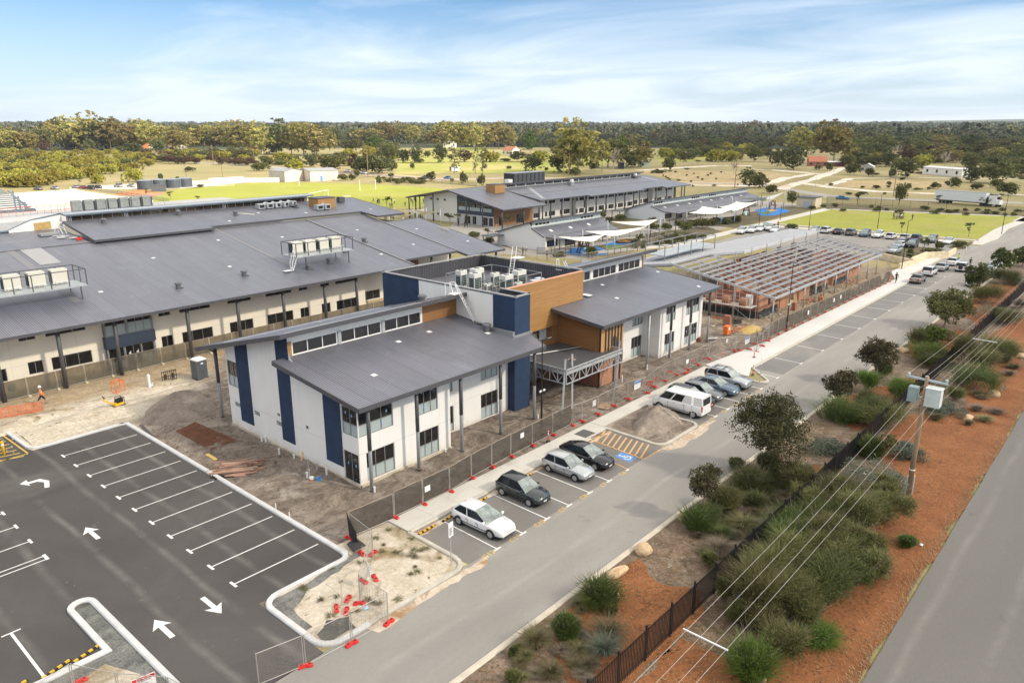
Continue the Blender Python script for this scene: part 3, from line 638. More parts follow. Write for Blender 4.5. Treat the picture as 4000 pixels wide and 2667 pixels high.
for a, b, v0, t in((43.15,45.25,1.02,lambda u:lowz(0,u)-.12),(49.5,51.28,.95,lambda u:upz(0,max(u,48.8))-.14),(55.7,57.72,.9,lambda u:upz(0,u)-.14)):
 m = MB()
 if a<50 and b>50: m.add([(30.09,a,v0),(30.09,b,v0),(30.09,b,t(b)),(30.09,a,t(a))],[(0,1,2,3)])
 else: m.add([(30.09,a,v0),(30.09,b,v0),(30.09,b,t(b)),(30.09,a,t(a))],[(0,1,2,3)])
 m.add([(30.13,a,v0),(30.09,a,v0),(30.09,a,t(a)),(30.13,a,t(a))],[(0,1,2,3)]); m.add([(30.13,b,v0),(30.09,b,v0),(30.09,b,t(b)),(30.13,b,t(b))],[(0,1,2,3)])
 m.bd('navy_panel',NAVY,A)
MB().qd((30.085,55.78,2.78),(30.085,56.2,2.78),(30.085,56.2,3.1),(30.085,55.78,3.1)).bd('vent_opening',BK,A)
MB().box(30.0,39.35,41.05,41.16,-.1,.2).box(30.02,30.12,41.05,59.5,-.1,.22).bd('footing',M('footing_concrete',(.50,.44,.35),.9,var=.2),A)
wall(A,'wall',WHITE,'y',39.3,41.17,43.4,0,7,s=-1,top=lambda u:lowz(0,u)-.1)
wall(A,'wall',WHITE,'x',43.4,39.3,48.9,0,7.3,[(41.4,41.85,.2,2.5,dict(n=1,low=.3)),(41.42,41.8,3.8,4.9,dict(n=1,glass=FROST)),(45.25,47.5,.15,2.48,W3),(45.26,47.5,3.8,4.88,dict(n=3,glass=FROST,frame=FG))],top=lambda u:lowz(u,43.4)-.1)
wall(A,'wall',WHITE,'x',59.5,30.13,49,0,7.6,s=-1)
roof(A,[(29,39.4,lowz(0,39.4)),(48.4,39.4,lowz(0,39.4)),(49.4,39.4,lowz(0,39.4)),(50.9,42.45,lowz(0,42.45)),(48.85,42.5,lowz(0,42.5)),(48.85,50,lowz(0,50)),(29,50,lowz(0,50))],.34)
wz = lambda x: 9.45
clW = [(30.85+i*4.62,30.85+i*4.62+4.25,8.18,9.25,dict(n=3,fr=.07,frame=WP))for i in range(3)]
wall(A,'clerestory_wall',WHITE,'x',50.0,30.13,44.5,7.9,10.1,clW,.1)
wall(A,'timber_wall',TIMBD,'x',50.0,44.5,48.9,7.9,10.1); MB().box(30.14,30.75,49.93,49.99,8.1,9.35).bd('timber_panel',TIMB,A)
for i in(0,1): MB().box(35.14+i*4.62,35.44+i*4.62,49.9,49.99,8.15,9.3).bd('mullion_post',POSTG,A)
roof(A,[(29,48.6,10.45),(50.2,48.6,10.45),(50.2,48.9,10.37),(48.8,48.9,10.37),(48.8,62.6,6.76),(29,62.6,6.76)],.36)
MB().box(30.2,48.8,49.0,49.95,10.02,10.06).bd('soffit',WHITE,A)
for x, y, e in((30.17,39.95,(.75,.35)),(34.75,40.0,None),(39.35,39.95,(.6,.45)),(44.1,40.0,None),(48.6,40.0,(.7,.4))): column(A,x,y,6.55,grey_from=3.3,elbow=e)
column(A,30.3,61.6,6.75,grey_from=3.4,elbow=(-.6,.5))
roof_marks(A,[(33.5,43.3),(39.6,47.6),(43.4,47.9),(47.5,44.6)],lowz); roof_marks(A,[(33,57.5),(38,56.5),(43,53)],upz)
cz = 10.75
wall(A,'core_wall',WHITE,'y',48.9,45.2,55.3,0,cz); wall(A,'core_wall',NAVY,'y',48.88,55.3,60.9,0,cz)
wall(A,'core_tower',NAVY,'y',48.86,42.55,45.2,0,cz+.12); wall(A,'core_tower',NAVY,'x',42.55,48.86,51.0,0,cz+.12)
wall(A,'core_tower',NAVY,'y',51.0,42.55,45.9,0,cz+.12,s=-1)
wall(A,'timber_wall',TIMB,'x',45.9,51.0,63.8,5.75,cz-.05,[(51.0,59.45,5.75,5.76,None)])
wall(A,'timber_wall',TIMBD,'x',45.95,51.0,59.5,0,5.75,[(53.6,58.6,4.3,5.7,None),(52.0,57.5,.1,3.3,None)],.9)
MB().qd((53.6,46.84,4.3),(57.3,46.84,4.3),(57.3,46.84,5.7),(53.6,46.84,5.7)).bd('recess_lining',M('recess_lining_beige',(.30,.27,.19),.9),A)
MB().qd((57.3,46.7,4.3),(58.6,46.7,4.3),(58.6,46.7,5.7),(57.3,46.7,5.7)).bd('plastic_sheet',M('milky_plastic',(.55,.57,.57),.4,var=.15),A)
MB().bar((54.2,46.5,4.4),(55.0,46.5,5.6),.07).bar((55.0,46.5,5.6),(57.2,46.5,5.3),.07).bar((57.2,46.5,5.3),(57.1,46.5,4.5),.07).bd('handrail',BK,A)
MB().qd((52.0,46.84,.1),(57.5,46.84,.1),(57.5,46.84,3.3),(52.0,46.84,3.3)).bd('entry_wall',M('raw_plaster',(.40,.37,.30),.9,var=.2),A)
wall(A,'core_wall',NAVY,'y',63.8,45.9,60.9,0,cz,s=-1); wall(A,'core_wall',FASC,'x',60.9,48.9,63.8,0,cz,s=-1)
PARA = ribbed('parapet_lining_steel',(.075,.075,.085),'x',.25,3.0); PARA2 = ribbed('parapet_lining_steel_side',(.075,.075,.085),'y',.25,3.0)
MB().qd((49.15,60.65,9.0),(63.6,60.65,9.0),(63.6,60.65,cz),(49.15,60.65,cz)).bd('parapet_lining',PARA,A)
for x, y0, y1 in((63.55,46.1,60.65),(49.15,43,60.65),(50.75,42.8,46.1)): MB().qd((x,y0,9.0),(x,y1,9.0),(x,y1,cz),(x,y0,cz)).bd('parapet_lining',PARA2,A)
MB().qd((50.75,46.15,9.0),(63.6,46.15,9.0),(63.6,46.15,cz-.1),(50.75,46.15,cz-.1)).bd('parapet_lining',PARA,A); MB().qd((49.1,42.8,9.0),(50.75,42.8,9.0),(50.75,42.8,cz),(49.1,42.8,cz)).bd('parapet_lining',PARA,A)
MB().qd((48.95,42.6,9.2),(50.9,42.6,9.2),(50.9,45.95,9.2),(63.7,45.95,9.2),(63.7,60.8,9.2),(48.95,60.8,9.2)).bd('core_roof',ROOF,A)
cap = MB()
for a, b in(((48.98,42.4),(48.98,61.0)),((48.9,60.8),(63.9,60.8)),((63.7,60.9),(63.7,46.1)),((48.9,42.62),(51.1,42.62)),((50.92,42.5),(50.92,46.1))): cap.bar((*a,cz+.15),(*b,cz+.15),.32,.09)
cap.bd('coping',M('coping_grey',(.33,.33,.335),.5,.2),A)
MB().bar((51.1,45.98,cz+.0),(63.7,45.98,cz+.0),.3,.08).bd('coping',M('raw_pink_timber_coping',(.62,.33,.22),.8,var=.2,scale=3),A)
MB().box(48.5,51.1,42.35,42.5,7.2,7.42).box(48.55,48.8,42.5,45.2,7.2,7.75).bd('flashing',FG,A)
wall(A,'timber_wall',TIMBD,'y',59.5,40.55,45.95,3.5,7,top=lambda u:lowz(0,u)-.1)
wall(A,'brick_wall',BRICK,'y',59.52,40.55,45.95,0,3.5); wall(A,'timber_wall',TIMBV,'x',40.55,59.5,63.7,3.5,6.9); wall(A,'brick_wall',BRICKO,'x',40.57,59.5,63.7,0,3.5)
MB().box(59.44,59.6,40.49,40.6,0,6.85).bd('corner_trim',BK,A)
m = MB()
for i in range(6): m.box(60.35+i*.56,60.47+i*.56,40.43,40.55,(0 if i>2 else 3.5),6.6)
m.bd('vertical_fins',SD,A)
m = MB(); m.add([(62.0+.45*math.cos(R(a)),40.5,4.5+.5*math.sin(R(a)))for a in range(0,181,20)]+[(61.55,40.5,3.6),(62.45,40.5,3.6)],[tuple(range(12))]); m.bd('arched_opening',M('dark_opening',(.05,.03,.02),.9),A)
wall(A,'wall',WHITE,'y',63.7,40.55,43.4,0,7.2,s=-1,top=lambda u:lowz(0,u)-.1)
wall(A,'wall',WHITE,'x',43.4,63.7,72.2,0,7.3,[(69.9,72.1,.12,2.5,W3),(69.93,72.15,3.82,4.96,dict(n=3,glass=FROST,frame=SD))],top=lambda u:lowz(u,43.4)-.1)
wall(A,'wall',WHITE,'y',72.2,41.17,43.4,0,7.2,top=lambda u:lowz(0,u)-.1)
wall(A,'wall',WHITE,'x',41.17,72.2,82.2,0,7,[(73.4,75.6,.25,2.6,W3),(78.05,81.1,.3,2.6,dict(n=4,low=.4)),(73.45,75.6,3.95,5.98,W3),(78.1,81.3,3.92,5.98,dict(n=4,low=.42))],top=lambda u:lowz(u,41.17)-.1)
wall(A,'wall',WHITE,'y',82.2,41.17,59.5,0,7,s=-1,top=lambda u:lowz(0,min(u,49.9))-.1)
roof(A,[(58.3,39.4,6.9),(83.4,39.4,6.9),(83.4,50,lowz(0,50)),(63.85,50,lowz(0,50)),(63.85,45.85,lowz(0,45.85)),(58.3,45.85,lowz(0,45.85))],.34)
wall(A,'clerestory_wall',WHITE,'x',50.0,63.8,82.2,7.9,10.1,[(66.0+i*5.4,66.0+i*5.4+4.9,8.18,9.3,dict(n=4,fr=.07,frame=WP))for i in range(3)],.1)
MB().box(82.21,82.4,49.9,51.2,8.1,9.6).bd('timber_panel',TIMB,A)
roof(A,[(63.85,48.6,10.45),(83.4,48.6,10.45),(83.4,62.6,6.76),(63.85,62.6,6.76)],.36)
for x, y, e in((68.14,40.2,(.75,.5)),(72.97,40.2,(.7,.4)),(77.62,40.25,None),(81.9,40.1,(.6,.5))): column(A,x,y,6.5,grey_from=3.4 if x>70 else None,elbow=e)
roof_marks(A,[(67.5,44.0),(70.5,48.0),(80.5,41.0),(82.0,47.5)],lowz)
MB().tu([(69,40.6,4.8),(69,40.7,1.6)],.09,8).bd('downpipe',SD,A,smooth=True)
m = MB(); BLUEL = M('blue_glazing_label',(.35,.55,.85),.5)
for x, v in((31.2,5.1),(32.8,5.1),(31.0,4.3),(32.4,4.3),(36.3,5.6),(37.4,5.6),(36.4,4.4),(45.8,4.5),(46.9,4.5),(78.6,1.8),(80.7,1.7)): m.qd((x,41.26 if x not in(45.8,46.9)else 43.48,v),(x+.12,41.26 if x not in(45.8,46.9)else 43.48,v),(x+.12,41.26 if x not in(45.8,46.9)else 43.48,v+.2),(x,41.26 if x not in(45.8,46.9)else 43.48,v+.2))
for y, v in((42.6,5.4),(41.9,5.3),(42.6,1.4),(41.7,1.4)): m.qd((30.22,y,v),(30.22,y+.12,v),(30.22,y+.12,v+.2),(30.22,y,v+.2))
m.bd('glazing_labels',BLUEL,A)
lad = ladder(A,(48.55,47.3,lowz(0,47.3)+.15),(47.9,48.5,10.6)); MB().cb((48.9,46.7,lowz(0,46.7)+.12),.7,1.1,.05).bar((49.1,46.2,7.6),(49.1,46.2,7.85),.05).bar((48.7,46.2,7.6),(48.7,46.2,7.85),.05).bd('step',FG,lad,(56,50,0))
MB().cb((47.6,48.9,10.5),.9,.8,.05).bd('landing',WP,lad,(56,50,0))
m = MB()
for q in(-.3,.3): m.bar((47.9+q,49.1,10.5),(47.7+q,49.2,11.5),.05).bar((47.7+q,49.2,11.5),(47.4+q,49.6,11.5),.05).bar((47.4+q,49.6,11.5),(47.4+q,49.6,10.3),.05)
m.bd('grab_rail',WP,lad,(56,50,0))
lad = ladder(A,(64.6,47.0,lowz(0,47)+.12),(64.3,48.4,10.6)); MB().cb((65.1,46.4,lowz(0,46.4)+.12),.8,1.1,.05).bd('step',WP,lad,(56,50,0)); MB().cb((64.0,49.0,10.5),1.1,.8,.05).bd('landing',WP,lad,(56,50,0))
m = MB(); m.bar((64.0,49.3,10.5),(64.0,49.4,11.6),.05).bar((63.6,49.3,10.5),(63.6,49.4,11.6),.05).bar((63.6,49.4,11.6),(64.0,49.4,11.6),.05); m.bd('grab_rail',WP,lad,(56,50,0))
lad = ladder(A,(62.0,54.6,9.3),(63.2,55.2,11.6)); MB().cb((61.3,54.6,9.25),1.2,.8,.08).bd('step',WP,lad,(56,50,0)); MB().cb((63.9,55.2,11.1),1.4,1.0,.05).bd('landing',WP,lad,(56,50,0))
cn = MB(); cz0 = 3.95
cn.slab([(52.3,39.4,cz0-.15),(61.4,39.3,cz0-.15),(59.45,40.5,cz0-.15),(59.45,45.9,cz0-.1),(52.3,45.9,cz0-.1)],.06)
can = cn.bd('canopy',ribbed('canopy_deck_steel',(.11,.115,.13),'y',.2,50,dark=.15),A)
m = MB()
def truss(a,b,n,zt=cz0,zb=cz0-1.35):
 a, b = Vector(a), Vector(b)
 P_ = lambda t, z: ((a+(b-a)*t).x,(a+(b-a)*t).y,z)
 m.bar(P_(0,zt),P_(1,zt),.1,.12); m.bar(P_(0,zb),P_(1,zb),.1,.1); m.bar(P_(0,zt-.32),P_(1,zt-.32),.06,.3)
 for i in range(n+1): m.bar(P_(i/n,zb),P_(i/n,zt),.08)
 for i in range(n): m.bar(P_((i+i%2)/n,zt-.1),P_((i+1-i%2)/n,zb),.06)
truss((52.3,39.3,0),(52.3,45.0,0),6); truss((52.3,39.25,0),(61.5,39.2,0),9); truss((61.5,39.2,0),(61.5,40.5,0),1)
for i in range(6): m.bar((52.4,40+i,cz0-.5),(59.4,40+i,cz0-.5),.06,.12)
m.bd('steel_truss',ST,can,(56,50,0))
m = MB(); m.bar((53.0,39.0,0),(54.3,40.1,4.9),.16).bar((51.4,38.95,0),(52.6,39.6,4.9),.16).bar((60.0,38.9,0),(61.3,39.4,4.8),.16); m.bd('raking_prop',POSTG,can,(56,50,0))
m = MB(); m.tu([(52.35,45.5,cz0-.05),(59.4,42.8,cz0)],.05,6); m.bd('conduit',FG,can,(56,50,0))
m = MB()
for i in range(9): m.cb((55.6+U(-.5,.5),40.9+U(-.4,.4),cz0-.08+.03*i),U(.3,.7),.07,.03,U(0,3))
tag(m.bd('timber_scraps',PLANK),'small heap of timber scraps on the canopy deck','timber')
pl = wth('plant_platform','railed steel plant platform on the timber-clad core roof','platform',(56,52,0))
m = MB(); m.box(52.4,59.3,48.0,55.0,9.35,9.5); m.bd('deck',SD,pl)
m = MB()
for x in(52.4,54.7,57,59.3):
 for y in(48.0,55.0): m.bar((x,y,9.5),(x,y,10.95),.07)
for y in(50.3,52.6):
 for x in(52.4,59.3): m.bar((x,y,9.5),(x,y,10.95),.07)
for a, b in(((52.4,48),(59.3,48)),((59.3,48),(59.3,55)),((59.3,55),(52.4,55)),((52.4,55),(52.4,48))): m.bar((*a,10.95),(*b,10.95),.06)
m.bd('railing',FG,pl); m = MB()
for x in(53,56,59): m.box(x,x+.3,48.2,54.8,9.18,9.35)
m.bd('skid',SD,pl)
ACW = M('air_conditioner_white',(.66,.66,.62),.5,var=.05); ACG = M('condenser_grille',(.018,.045,.042),.6,var=.4,scale=6)
def aircon(label,x,y,z,sx,sy,h,rz=0,grille=True,group='white air conditioners on the core roof'):
 t = thing('air_conditioner',label,'air conditioner',(x,y,z),rz,group)
 MB().box(-sx/2,sx/2,-sy/2,sy/2,.1,h).bd('cabinet',ACW,t)
 MB().box(-sx/2+.05,sx/2-.05,-sy/2+.05,sy/2-.05,0,.1).bd('plinth',SD,t)
 if grille:
  hh = h*.74
  MB().box(-sx/2-.012,-sx/2+.02,-sy/2+.08,sy/2-.08,.2,hh).box(-sx/2+.08,sx/2-.08,-sy/2-.012,-sy/2+.02,.2,hh).bd('grille',ACG,t)
  m = MB()
  for k in range(1,6): m.box(-sx/2-.02,-sx/2-.013,-sy/2+.08,sy/2-.08,.2+(hh-.2)*k/6,.215+(hh-.2)*k/6).box(-sx/2+.08,sx/2-.08,-sy/2-.02,-sy/2-.013,.2+(hh-.2)*k/6,.215+(hh-.2)*k/6)
  m.bd('grille_bars',ACW,t)
 m = MB(); m.la([(min(sx,sy)*.36,h),(min(sx,sy)*.36,h+.03)],14); m.bd('fan_ring',SD,t)
 return t
for lab, x, y, sx, sy, h in(('tall white air conditioner at the back left of the core roof platform',53.6,54.0,.9,.8,1.75),('widest tall white air conditioner in the back row of the core roof platform',55.3,53.4,1.3,.85,1.8),('tall white air conditioner second from the left in the front row on the core roof',53.5,51.9,1.1,.8,1.75),('tall white air conditioner nearest the platform corner above the timber wall',54.9,48.9,1.2,.8,1.75),('tall white air conditioner at the right end of the core roof platform',57.4,49.4,1.3,.85,1.8),('small twin white air conditioner behind the front row on the core roof',55.9,51.4,.9,.5,1.5),('low white air conditioner box between the two tall front units',53.7,50.3,.85,.45,.85),('low white air conditioner box at the right front of the platform',56.2,48.5,.85,.45,.85)): aircon(lab,x,y,9.5,sx,sy,h)
m = MB(); m.cb((50.9,54.6,9.22),.8,.6,.45); bl = m.bd('tool_box',M('blue_plastic',(.02,.22,.55),.4)); tag(bl,'blue tool crate left on the core roof beside the platform','crate')
m = MB(); m.tu([(51.5,53.2,9.3),(51.7,52.6,9.45),(51.6,52.0,9.3)],.16,6); tag(m.bd('work_jacket',ORANGE),'orange jacket dropped on the core roof','jacket')
m = MB(); m.tu([(52.3,47.0,10.2),(53.0,46.9,10.25),(53.3,47.1,10.2)],.13,6); tag(m.bd('rope_coil',M('blue_rope',(.03,.3,.65),.6)),'blue rope bundle by the front edge of the core roof','rope')
m = MB(); rr = random.Random(3)
for i in range(7): m.cb((61+rr.uniform(-.6,.6),49.5+rr.uniform(-.4,.4),9.22+.09*i),rr.uniform(.6,1.2),rr.uniform(.4,.8),.1,rr.uniform(0,3))
tag(m.bd('wrapped_bundle',M('white_wrap',(.6,.62,.66),.4,var=.2)),'pale plastic-wrapped bundle on the core roof behind the timber wall','bundle')
m = MB()
for i in range(10): m.cb((50.3+rr.uniform(-.5,.5),56.5+rr.uniform(-1.2,1.2),9.22+.02*i),rr.uniform(.8,1.8),.1,.05,rr.uniform(0,3))
tag(m.bd('timber_offcuts',PLANK),'timber offcuts scattered on the core roof behind the white wall','timber')
vent('squat grey roof vent low on the west wing beside the white core wall',48.0,45.2,lowz(0,45.2)); vent('squat grey roof vent on the upper west wing roof',46.0,51.6,upz(0,51.6))
vent('squat grey roof vent on the core roof in front of the back parapet',51.6,58.6,9.2); vent('squat grey roof vent on the core roof near the ladder hoops',51.0,57.4,9.2)
# - large cream two-storey building on the left
Bd = wth('school_building','long cream two-storey building with a vast charcoal roof behind the wire fence on the left','building',(50,95,0))
bz = lambda x, y: 6.45+(y-79.9)*.165
r2z = lambda x, y: 11.1+(y-105.2)*.115
wn = dict(n=3,glass=GLASS); w2 = dict(n=2)
def bwall(u0,u1,Y,low,up,mat=CREAM):
 wall(Bd,'wall',mat,'x',Y,u0,u1,1.28,bz(0,Y)-.1,[(a,b,v0,v1,dict(n=n))for a,b,v0,v1,n in low+up])
 MB().box(u0,u1,Y-.05,Y+.05,0,1.275).bd('plinth_wall',TAN,Bd)
lw = [(-2,1.5,1.3,2.6,3),(4,5.4,1.3,2.6,2),(7,10.5,1.3,2.6,3),(13,14.3,1.3,2.6,2),(16.8,19.7,1.3,2.6,3),(21.6,22.95,1.45,2.75,2),(23.75,27.6,1.4,2.75,3)]
uw = [(-1,2,5.0,5.5,3),(7,10,5.0,5.5,3),(13,15,5.0,5.5,2),(16.5,19.2,5.0,5.5,3),(21.2,22.7,5.0,5.5,2),(23.6,27.4,5.0,5.5,3)]
lw2 = [(35,36.3,1.3,2.6,2),(37.4,41.1,1.3,2.6,3),(43.3,46.4,1.3,2.6,3),(48.4,52.1,1.3,2.6,3),(53.2,54.5,1.3,2.6,2),(56.5,57.9,1.3,2.6,2),(58.9,62.6,1.3,2.6,3)]
uw2 = [(35,36.35,4.93,5.5,2),(37.4,41.1,4.93,5.5,3),(43.3,46.4,4.93,5.5,3),(48.4,52.1,4.93,5.5,3),(53.2,54.5,4.93,5.5,2),(56.5,57.9,4.93,5.5,2),(58.9,62.6,4.93,5.5,3)]
bwall(-25,29.0,83.5,lw,uw); bwall(34.05,63.8,83.5,lw2,uw2)
wall(Bd,'wall',CREAM,'y',63.8,83.5,85.0,0,6.5,s=-1); bwall(63.8,70.5,85.0,[(64.0,67.6,1.4,2.7,3)],[(64,67,5.0,5.6,3)])
wall(Bd,'wall',CREAM,'y',70.5,85.0,106,0,6.8,s=-1); bwall(70.5,77.0,88.5,[],[(71.5,73,5.4,6.9,2),(74.6,76.2,5.4,6.9,2)])
wall(Bd,'wall',CREAM,'y',77.0,88.5,106,0,7.2,s=-1)
wall(Bd,'timber_wall',TIMBD,'x',91.5,77.0,81.0,0,7.8); wall(Bd,'wall',CREAM,'x',92,81,88.5,0,7.8); wall(Bd,'wall',CREAM,'y',88.5,92,118,0,9,s=-1)
MB().add([(79.6+.8*math.cos(R(a)),91.45,6.3+.8*math.sin(R(a)))for a in range(0,360,20)],[tuple(range(18))]).bd('round_opening',M('round_opening_tan',(.45,.33,.2),.8),Bd)
en = [(29.1,30.3,3.9,5.9),(30.5,31.9,3.9,5.9),(31.95,33.95,3.9,5.9)]
wall(Bd,'entry_bay',FG,'x',83.0,28.95,34.1,0,6.5,[(29.1,31.2,3.85,6.2,dict(n=2,low=.5)),(31.4,33.95,3.85,6.2,dict(n=3,low=.5)),(29.1,30.7,.9,2.5,dict(n=1)),(32.6,33.9,.9,2.5,dict(n=1)),(30.85,32.5,.08,2.5,dict(n=2,name='door'))])
wall(Bd,'entry_bay',FG,'y',28.95,83.0,83.5,0,6.5,[(83.05,83.45,3.85,6.2,dict(n=1,low=.5)),(83.05,83.45,.5,2.5,dict(n=1))])
MB().box(28.85,34.15,82.85,83.6,2.55,3.8).bd('navy_band',M('navy_cladding',(.03,.045,.075),.6),Bd)
m = MB()
for x in(31.27,32.08):
 q = lambda a, b: (x+a*.55,83.03,1.72+b*.55)
 m.add([q(-.28,-.12),q(-.1,-.25),q(.15,-.22),q(.25,-.05),q(.16,.0),q(.2,.14),q(.14,.3),q(.06,.3),q(.1,.16),q(.05,.02),q(-.08,.05)],[tuple(range(11))])
 m.add([q(-.25,-.35),q(.25,-.35),q(.25,-.3),q(-.25,-.3)],[(0,1,2,3)])
m.bd('door_emblem',WP,Bd)
roof(Bd,[(-25,79.9,6.45),(70,79.9,6.45),(70,106.3,bz(0,106.3)),(-25,106.3,bz(0,106.3))],.3)
roof(Bd,[(70.1,82.5,bz(0,82.5)),(81.2,82.5,bz(0,82.5)),(81.2,106.3,bz(0,106.3)),(70.1,106.3,bz(0,106.3))],.3)
roof(Bd,[(81.35,80.2,6.4),(89.7,80.2,6.4),(89.7,100.6,9.8),(81.35,100.6,9.8)],.3)
roof(Bd,[(37.3,105.25,11.15),(53.8,105.25,11.15),(53.8,106.35,11.28),(81.3,106.35,11.2),(81.3,102,10.75),(87.4,102,10.75),(87.9,117.5,12.5),(37.8,117.5,12.55)],.3)
roof(Bd,[(-25,106.35,10.85),(37.25,106.35,10.85),(37.25,118,11.6),(-25,118,11.6)],.25)
MB().box(37.2,37.35,105.3,117.5,10.6,11.2).bd('step_wall',FASC,Bd)
m = MB()
m.qd((28.9,99.5,bz(0,99.5)+.03),(31.2,99.5,bz(0,99.5)+.03),(31.2,106.2,bz(0,106.2)+.03),(28.9,106.2,bz(0,106.2)+.03)); m.bd('pale_roof_strip',M('pale_roof_sheet',(.34,.34,.34),.5,var=.06),Bd)
RFG = M('roof_flashing_grey',(.19,.19,.2),.45,var=.06)
for a, b in((27.4,28.3),(54.2,54.7)): MB().qd((a,86,bz(0,86)+.02),(b,86,bz(0,86)+.02),(b,106.2,bz(0,106.2)+.02),(a,106.2,bz(0,106.2)+.02)).bd('roof_flashing',RFG,Bd)
MB().bar((-25,106.3,10.87),(81.3,106.3,10.83),.35,.05).bd('ridge_cap',M('ridge_cap_grey',(.24,.24,.255),.45),Bd)
MB().bar((70.05,80,6.55),(70.05,106.3,10.9),.2,.06).bar((81.28,82.5,6.95),(81.28,106.3,10.9),.22,.06).bd('barge_cap',M('barge_cap_grey',(.26,.26,.275),.45),Bd)
for x in(7.9,13.3,18.5,23.95,29.35,37.1,43.2,49.3,55.4,60.5,66.6): column(Bd,x,81.0,6.4,.2,SD,boot=False,elbow=(.5,-.6)if x in(23.95,37.1,55.4)else None)
for x, y in((72.5,83.4),(76.5,83.4),(80.5,83.5),(83.5,81.2),(86,81.2),(88.6,81.2)): column(Bd,x,y,bz(0,y)-.2,.18,SD,boot=False)
for k, (x,y)in enumerate(((24.5,92),(31,88),(41,97),(47.5,90),(52,101),(61,99),(66.5,92),(74,98),(77,88),(69,86),(84,95),(87,86))): roof_marks(Bd,[(x,y)],lambda a,b:bz(a,b)if a<81 else 6.4+(b-80.2)*.1667)
roof_marks(Bd,[(43,109),(48,111),(58,108.5),(65,112),(72,109),(84,107)],r2z)
for k, (x,y,l)in enumerate(((38.6,85.6,'low on the long roof, leftmost of the row above the eave'),(47.3,86.2,'low on the long roof, second from the left above the eave'),(55.8,84.8,'on the long roof below the railed platform, nearest its ladder'),(59.8,85.8,'on the long roof below the railed platform, right of its steps'),(64.9,89.2,'on the long roof right of the railed platform, lower one'),(70.8,92.2,'on the long roof right of the railed platform, upper one'))): vent('squat grey roof vent '+l,x,y,bz(x,y))
for x, y, l in((42.1,114.5,'leftmost on the rear roof plane below the glass band'),(53.5,115.5,'in the middle of the rear roof plane below the glass band'),(61,112,'on the rear roof plane near the loose white plank'),(73,113.3,'on the rear roof plane right of the ductwork')): vent('squat grey roof vent '+l,x,y,r2z(x,y))
NB = M('blue_grey_edge_steel',(.18,.23,.28),.4,.3)
wall(Bd,'clerestory_glass',M('brown_dark_glass',(.035,.024,.015),.1,var=.8,scale=.6),'x',117.6,38.4,78,12.45,13.45)
m = MB()
for i in range(6):
 x = 38.5+i*7.8
 for q in(0,.22,.44): m.bar((x+q,117.45,12.4),(x+q,117.45,13.4),.07)
for i in range(28): m.bar((39+i*1.4,117.5,12.5),(39+i*1.4,117.5,13.2),.03)
m.bar((38.4,117.4,13.2),(78,117.4,13.2),.05); m.bd('clerestory_frame',ST,Bd)
roof(Bd,[(38,116.9,13.5),(79,116.9,13.55),(79,118.6,13.7),(38,118.6,13.65)],.2,M('pale_blue_roof_sheet',(.40,.42,.44),.4,.2),trim=NB)
roof(Bd,[(-25,118,11.7),(31,118,11.9),(34,118,13.1),(37.9,118.6,13.6),(37.9,124,13.3),(-25,124,11.4)],.2,M('pale_grey_membrane',(.50,.50,.50),.7,var=.08),trim=NB)
MB().qd((31.2,117.9,11.2),(37.9,117.9,11.6),(37.9,117.9,13.4),(34,117.9,13.0),(31.2,117.9,11.9)).bd('gable_infill',WHITE,Bd)
MB().qd((34.3,117.85,11.6),(36.4,117.85,11.7),(36.4,117.85,12.7),(34.3,117.85,12.6)).bd('plywood_infill',M('yellow_plywood',(.50,.33,.12),.8,var=.2),Bd)
MB().box(-25,79,124,150,0,11.2).bd('rear_block',M('pale_membrane_roof',(.48,.47,.45),.8,var=.1,scale=.3),Bd)
m = MB()
for s in(0,.5): m.tu([(36.4+s,113.6,11.2),(36.2+s,113.9,12.1),(35.9+s,114.3,12.3),(35.6+s,114.6,11.4)],.04,6)
m.bd('roof_ladder_hoops',WP,Bd); MB().cb((34.5,113.3,11.35),2.2,1.2,.3).bd('roof_hatch',FG,Bd)
m = MB(); rr = random.Random(4)
for i in range(14): m.cb((35.4+rr.gauss(0,.5),110.6+rr.gauss(0,1.2),11.15+.012*i),rr.uniform(.3,1.2),rr.uniform(.2,.6),.05,rr.uniform(0,3))
tag(m.bd('roof_debris',M('pale_sheet_offcuts',(.55,.56,.58),.6,var=.2)),'pale sheet offcuts left on the lower rear roof by the step','debris')
tag(MB().cb((36.5,108.4,11.0),.7,.35,.25).cb((36.6,108.4,11.25),.5,.2,.08).bd('tool_bag',RED),'small red tool bag on the lower rear roof','bag')
tag(MB().bar((62.0,113.8,12.05),(63.6,111.0,11.8),.5,.04).bar((62.3,113.9,12.1),(63.9,111.1,11.85),.05,.06).bd('plank',M('white_plank',(.55,.53,.5),.7)),'loose white plank lying on the rear roof plane','plank')
t = wth('timber_clad_flue','timber-clad box with grey lid on the rear charcoal roof','chimney',(77.8,113,0)); MB().box(76,79.6,111.2,114,11.6,13.4).bd('cladding',TIMB,t); MB().box(75.9,79.7,111.1,114.1,13.4,13.55).bd('lid',FASC,t)
def duct(lab,x,y,z,n):
 t = thing('ductwork',lab,'ductwork',(x,y,z),0,'silver ducts on the rear roof'); m = MB()
 for i in range(n): m.cb((i*1.5,0,.05+.0*i),1.2,1.1,.8,.1*i)
 m.bd('duct',ST,t); m = MB()
 for i in range(n-1): m.bar((i*1.5+.5,0,.55),(i*1.5+1.1,.1,.9),.5,.4)
 m.bd('elbow',ST,t); m = MB()
 for i in range(n): m.cb((i*1.5,-.56,.2),.9,.05,.5)
 m.bd('grille',BK,t)
duct('cluster of silver ductwork below the end of the rear glass band',67.0,114.6,12.2,5); duct('short silver duct in front of the timber-clad box',75.4,110.2,11.7,2)
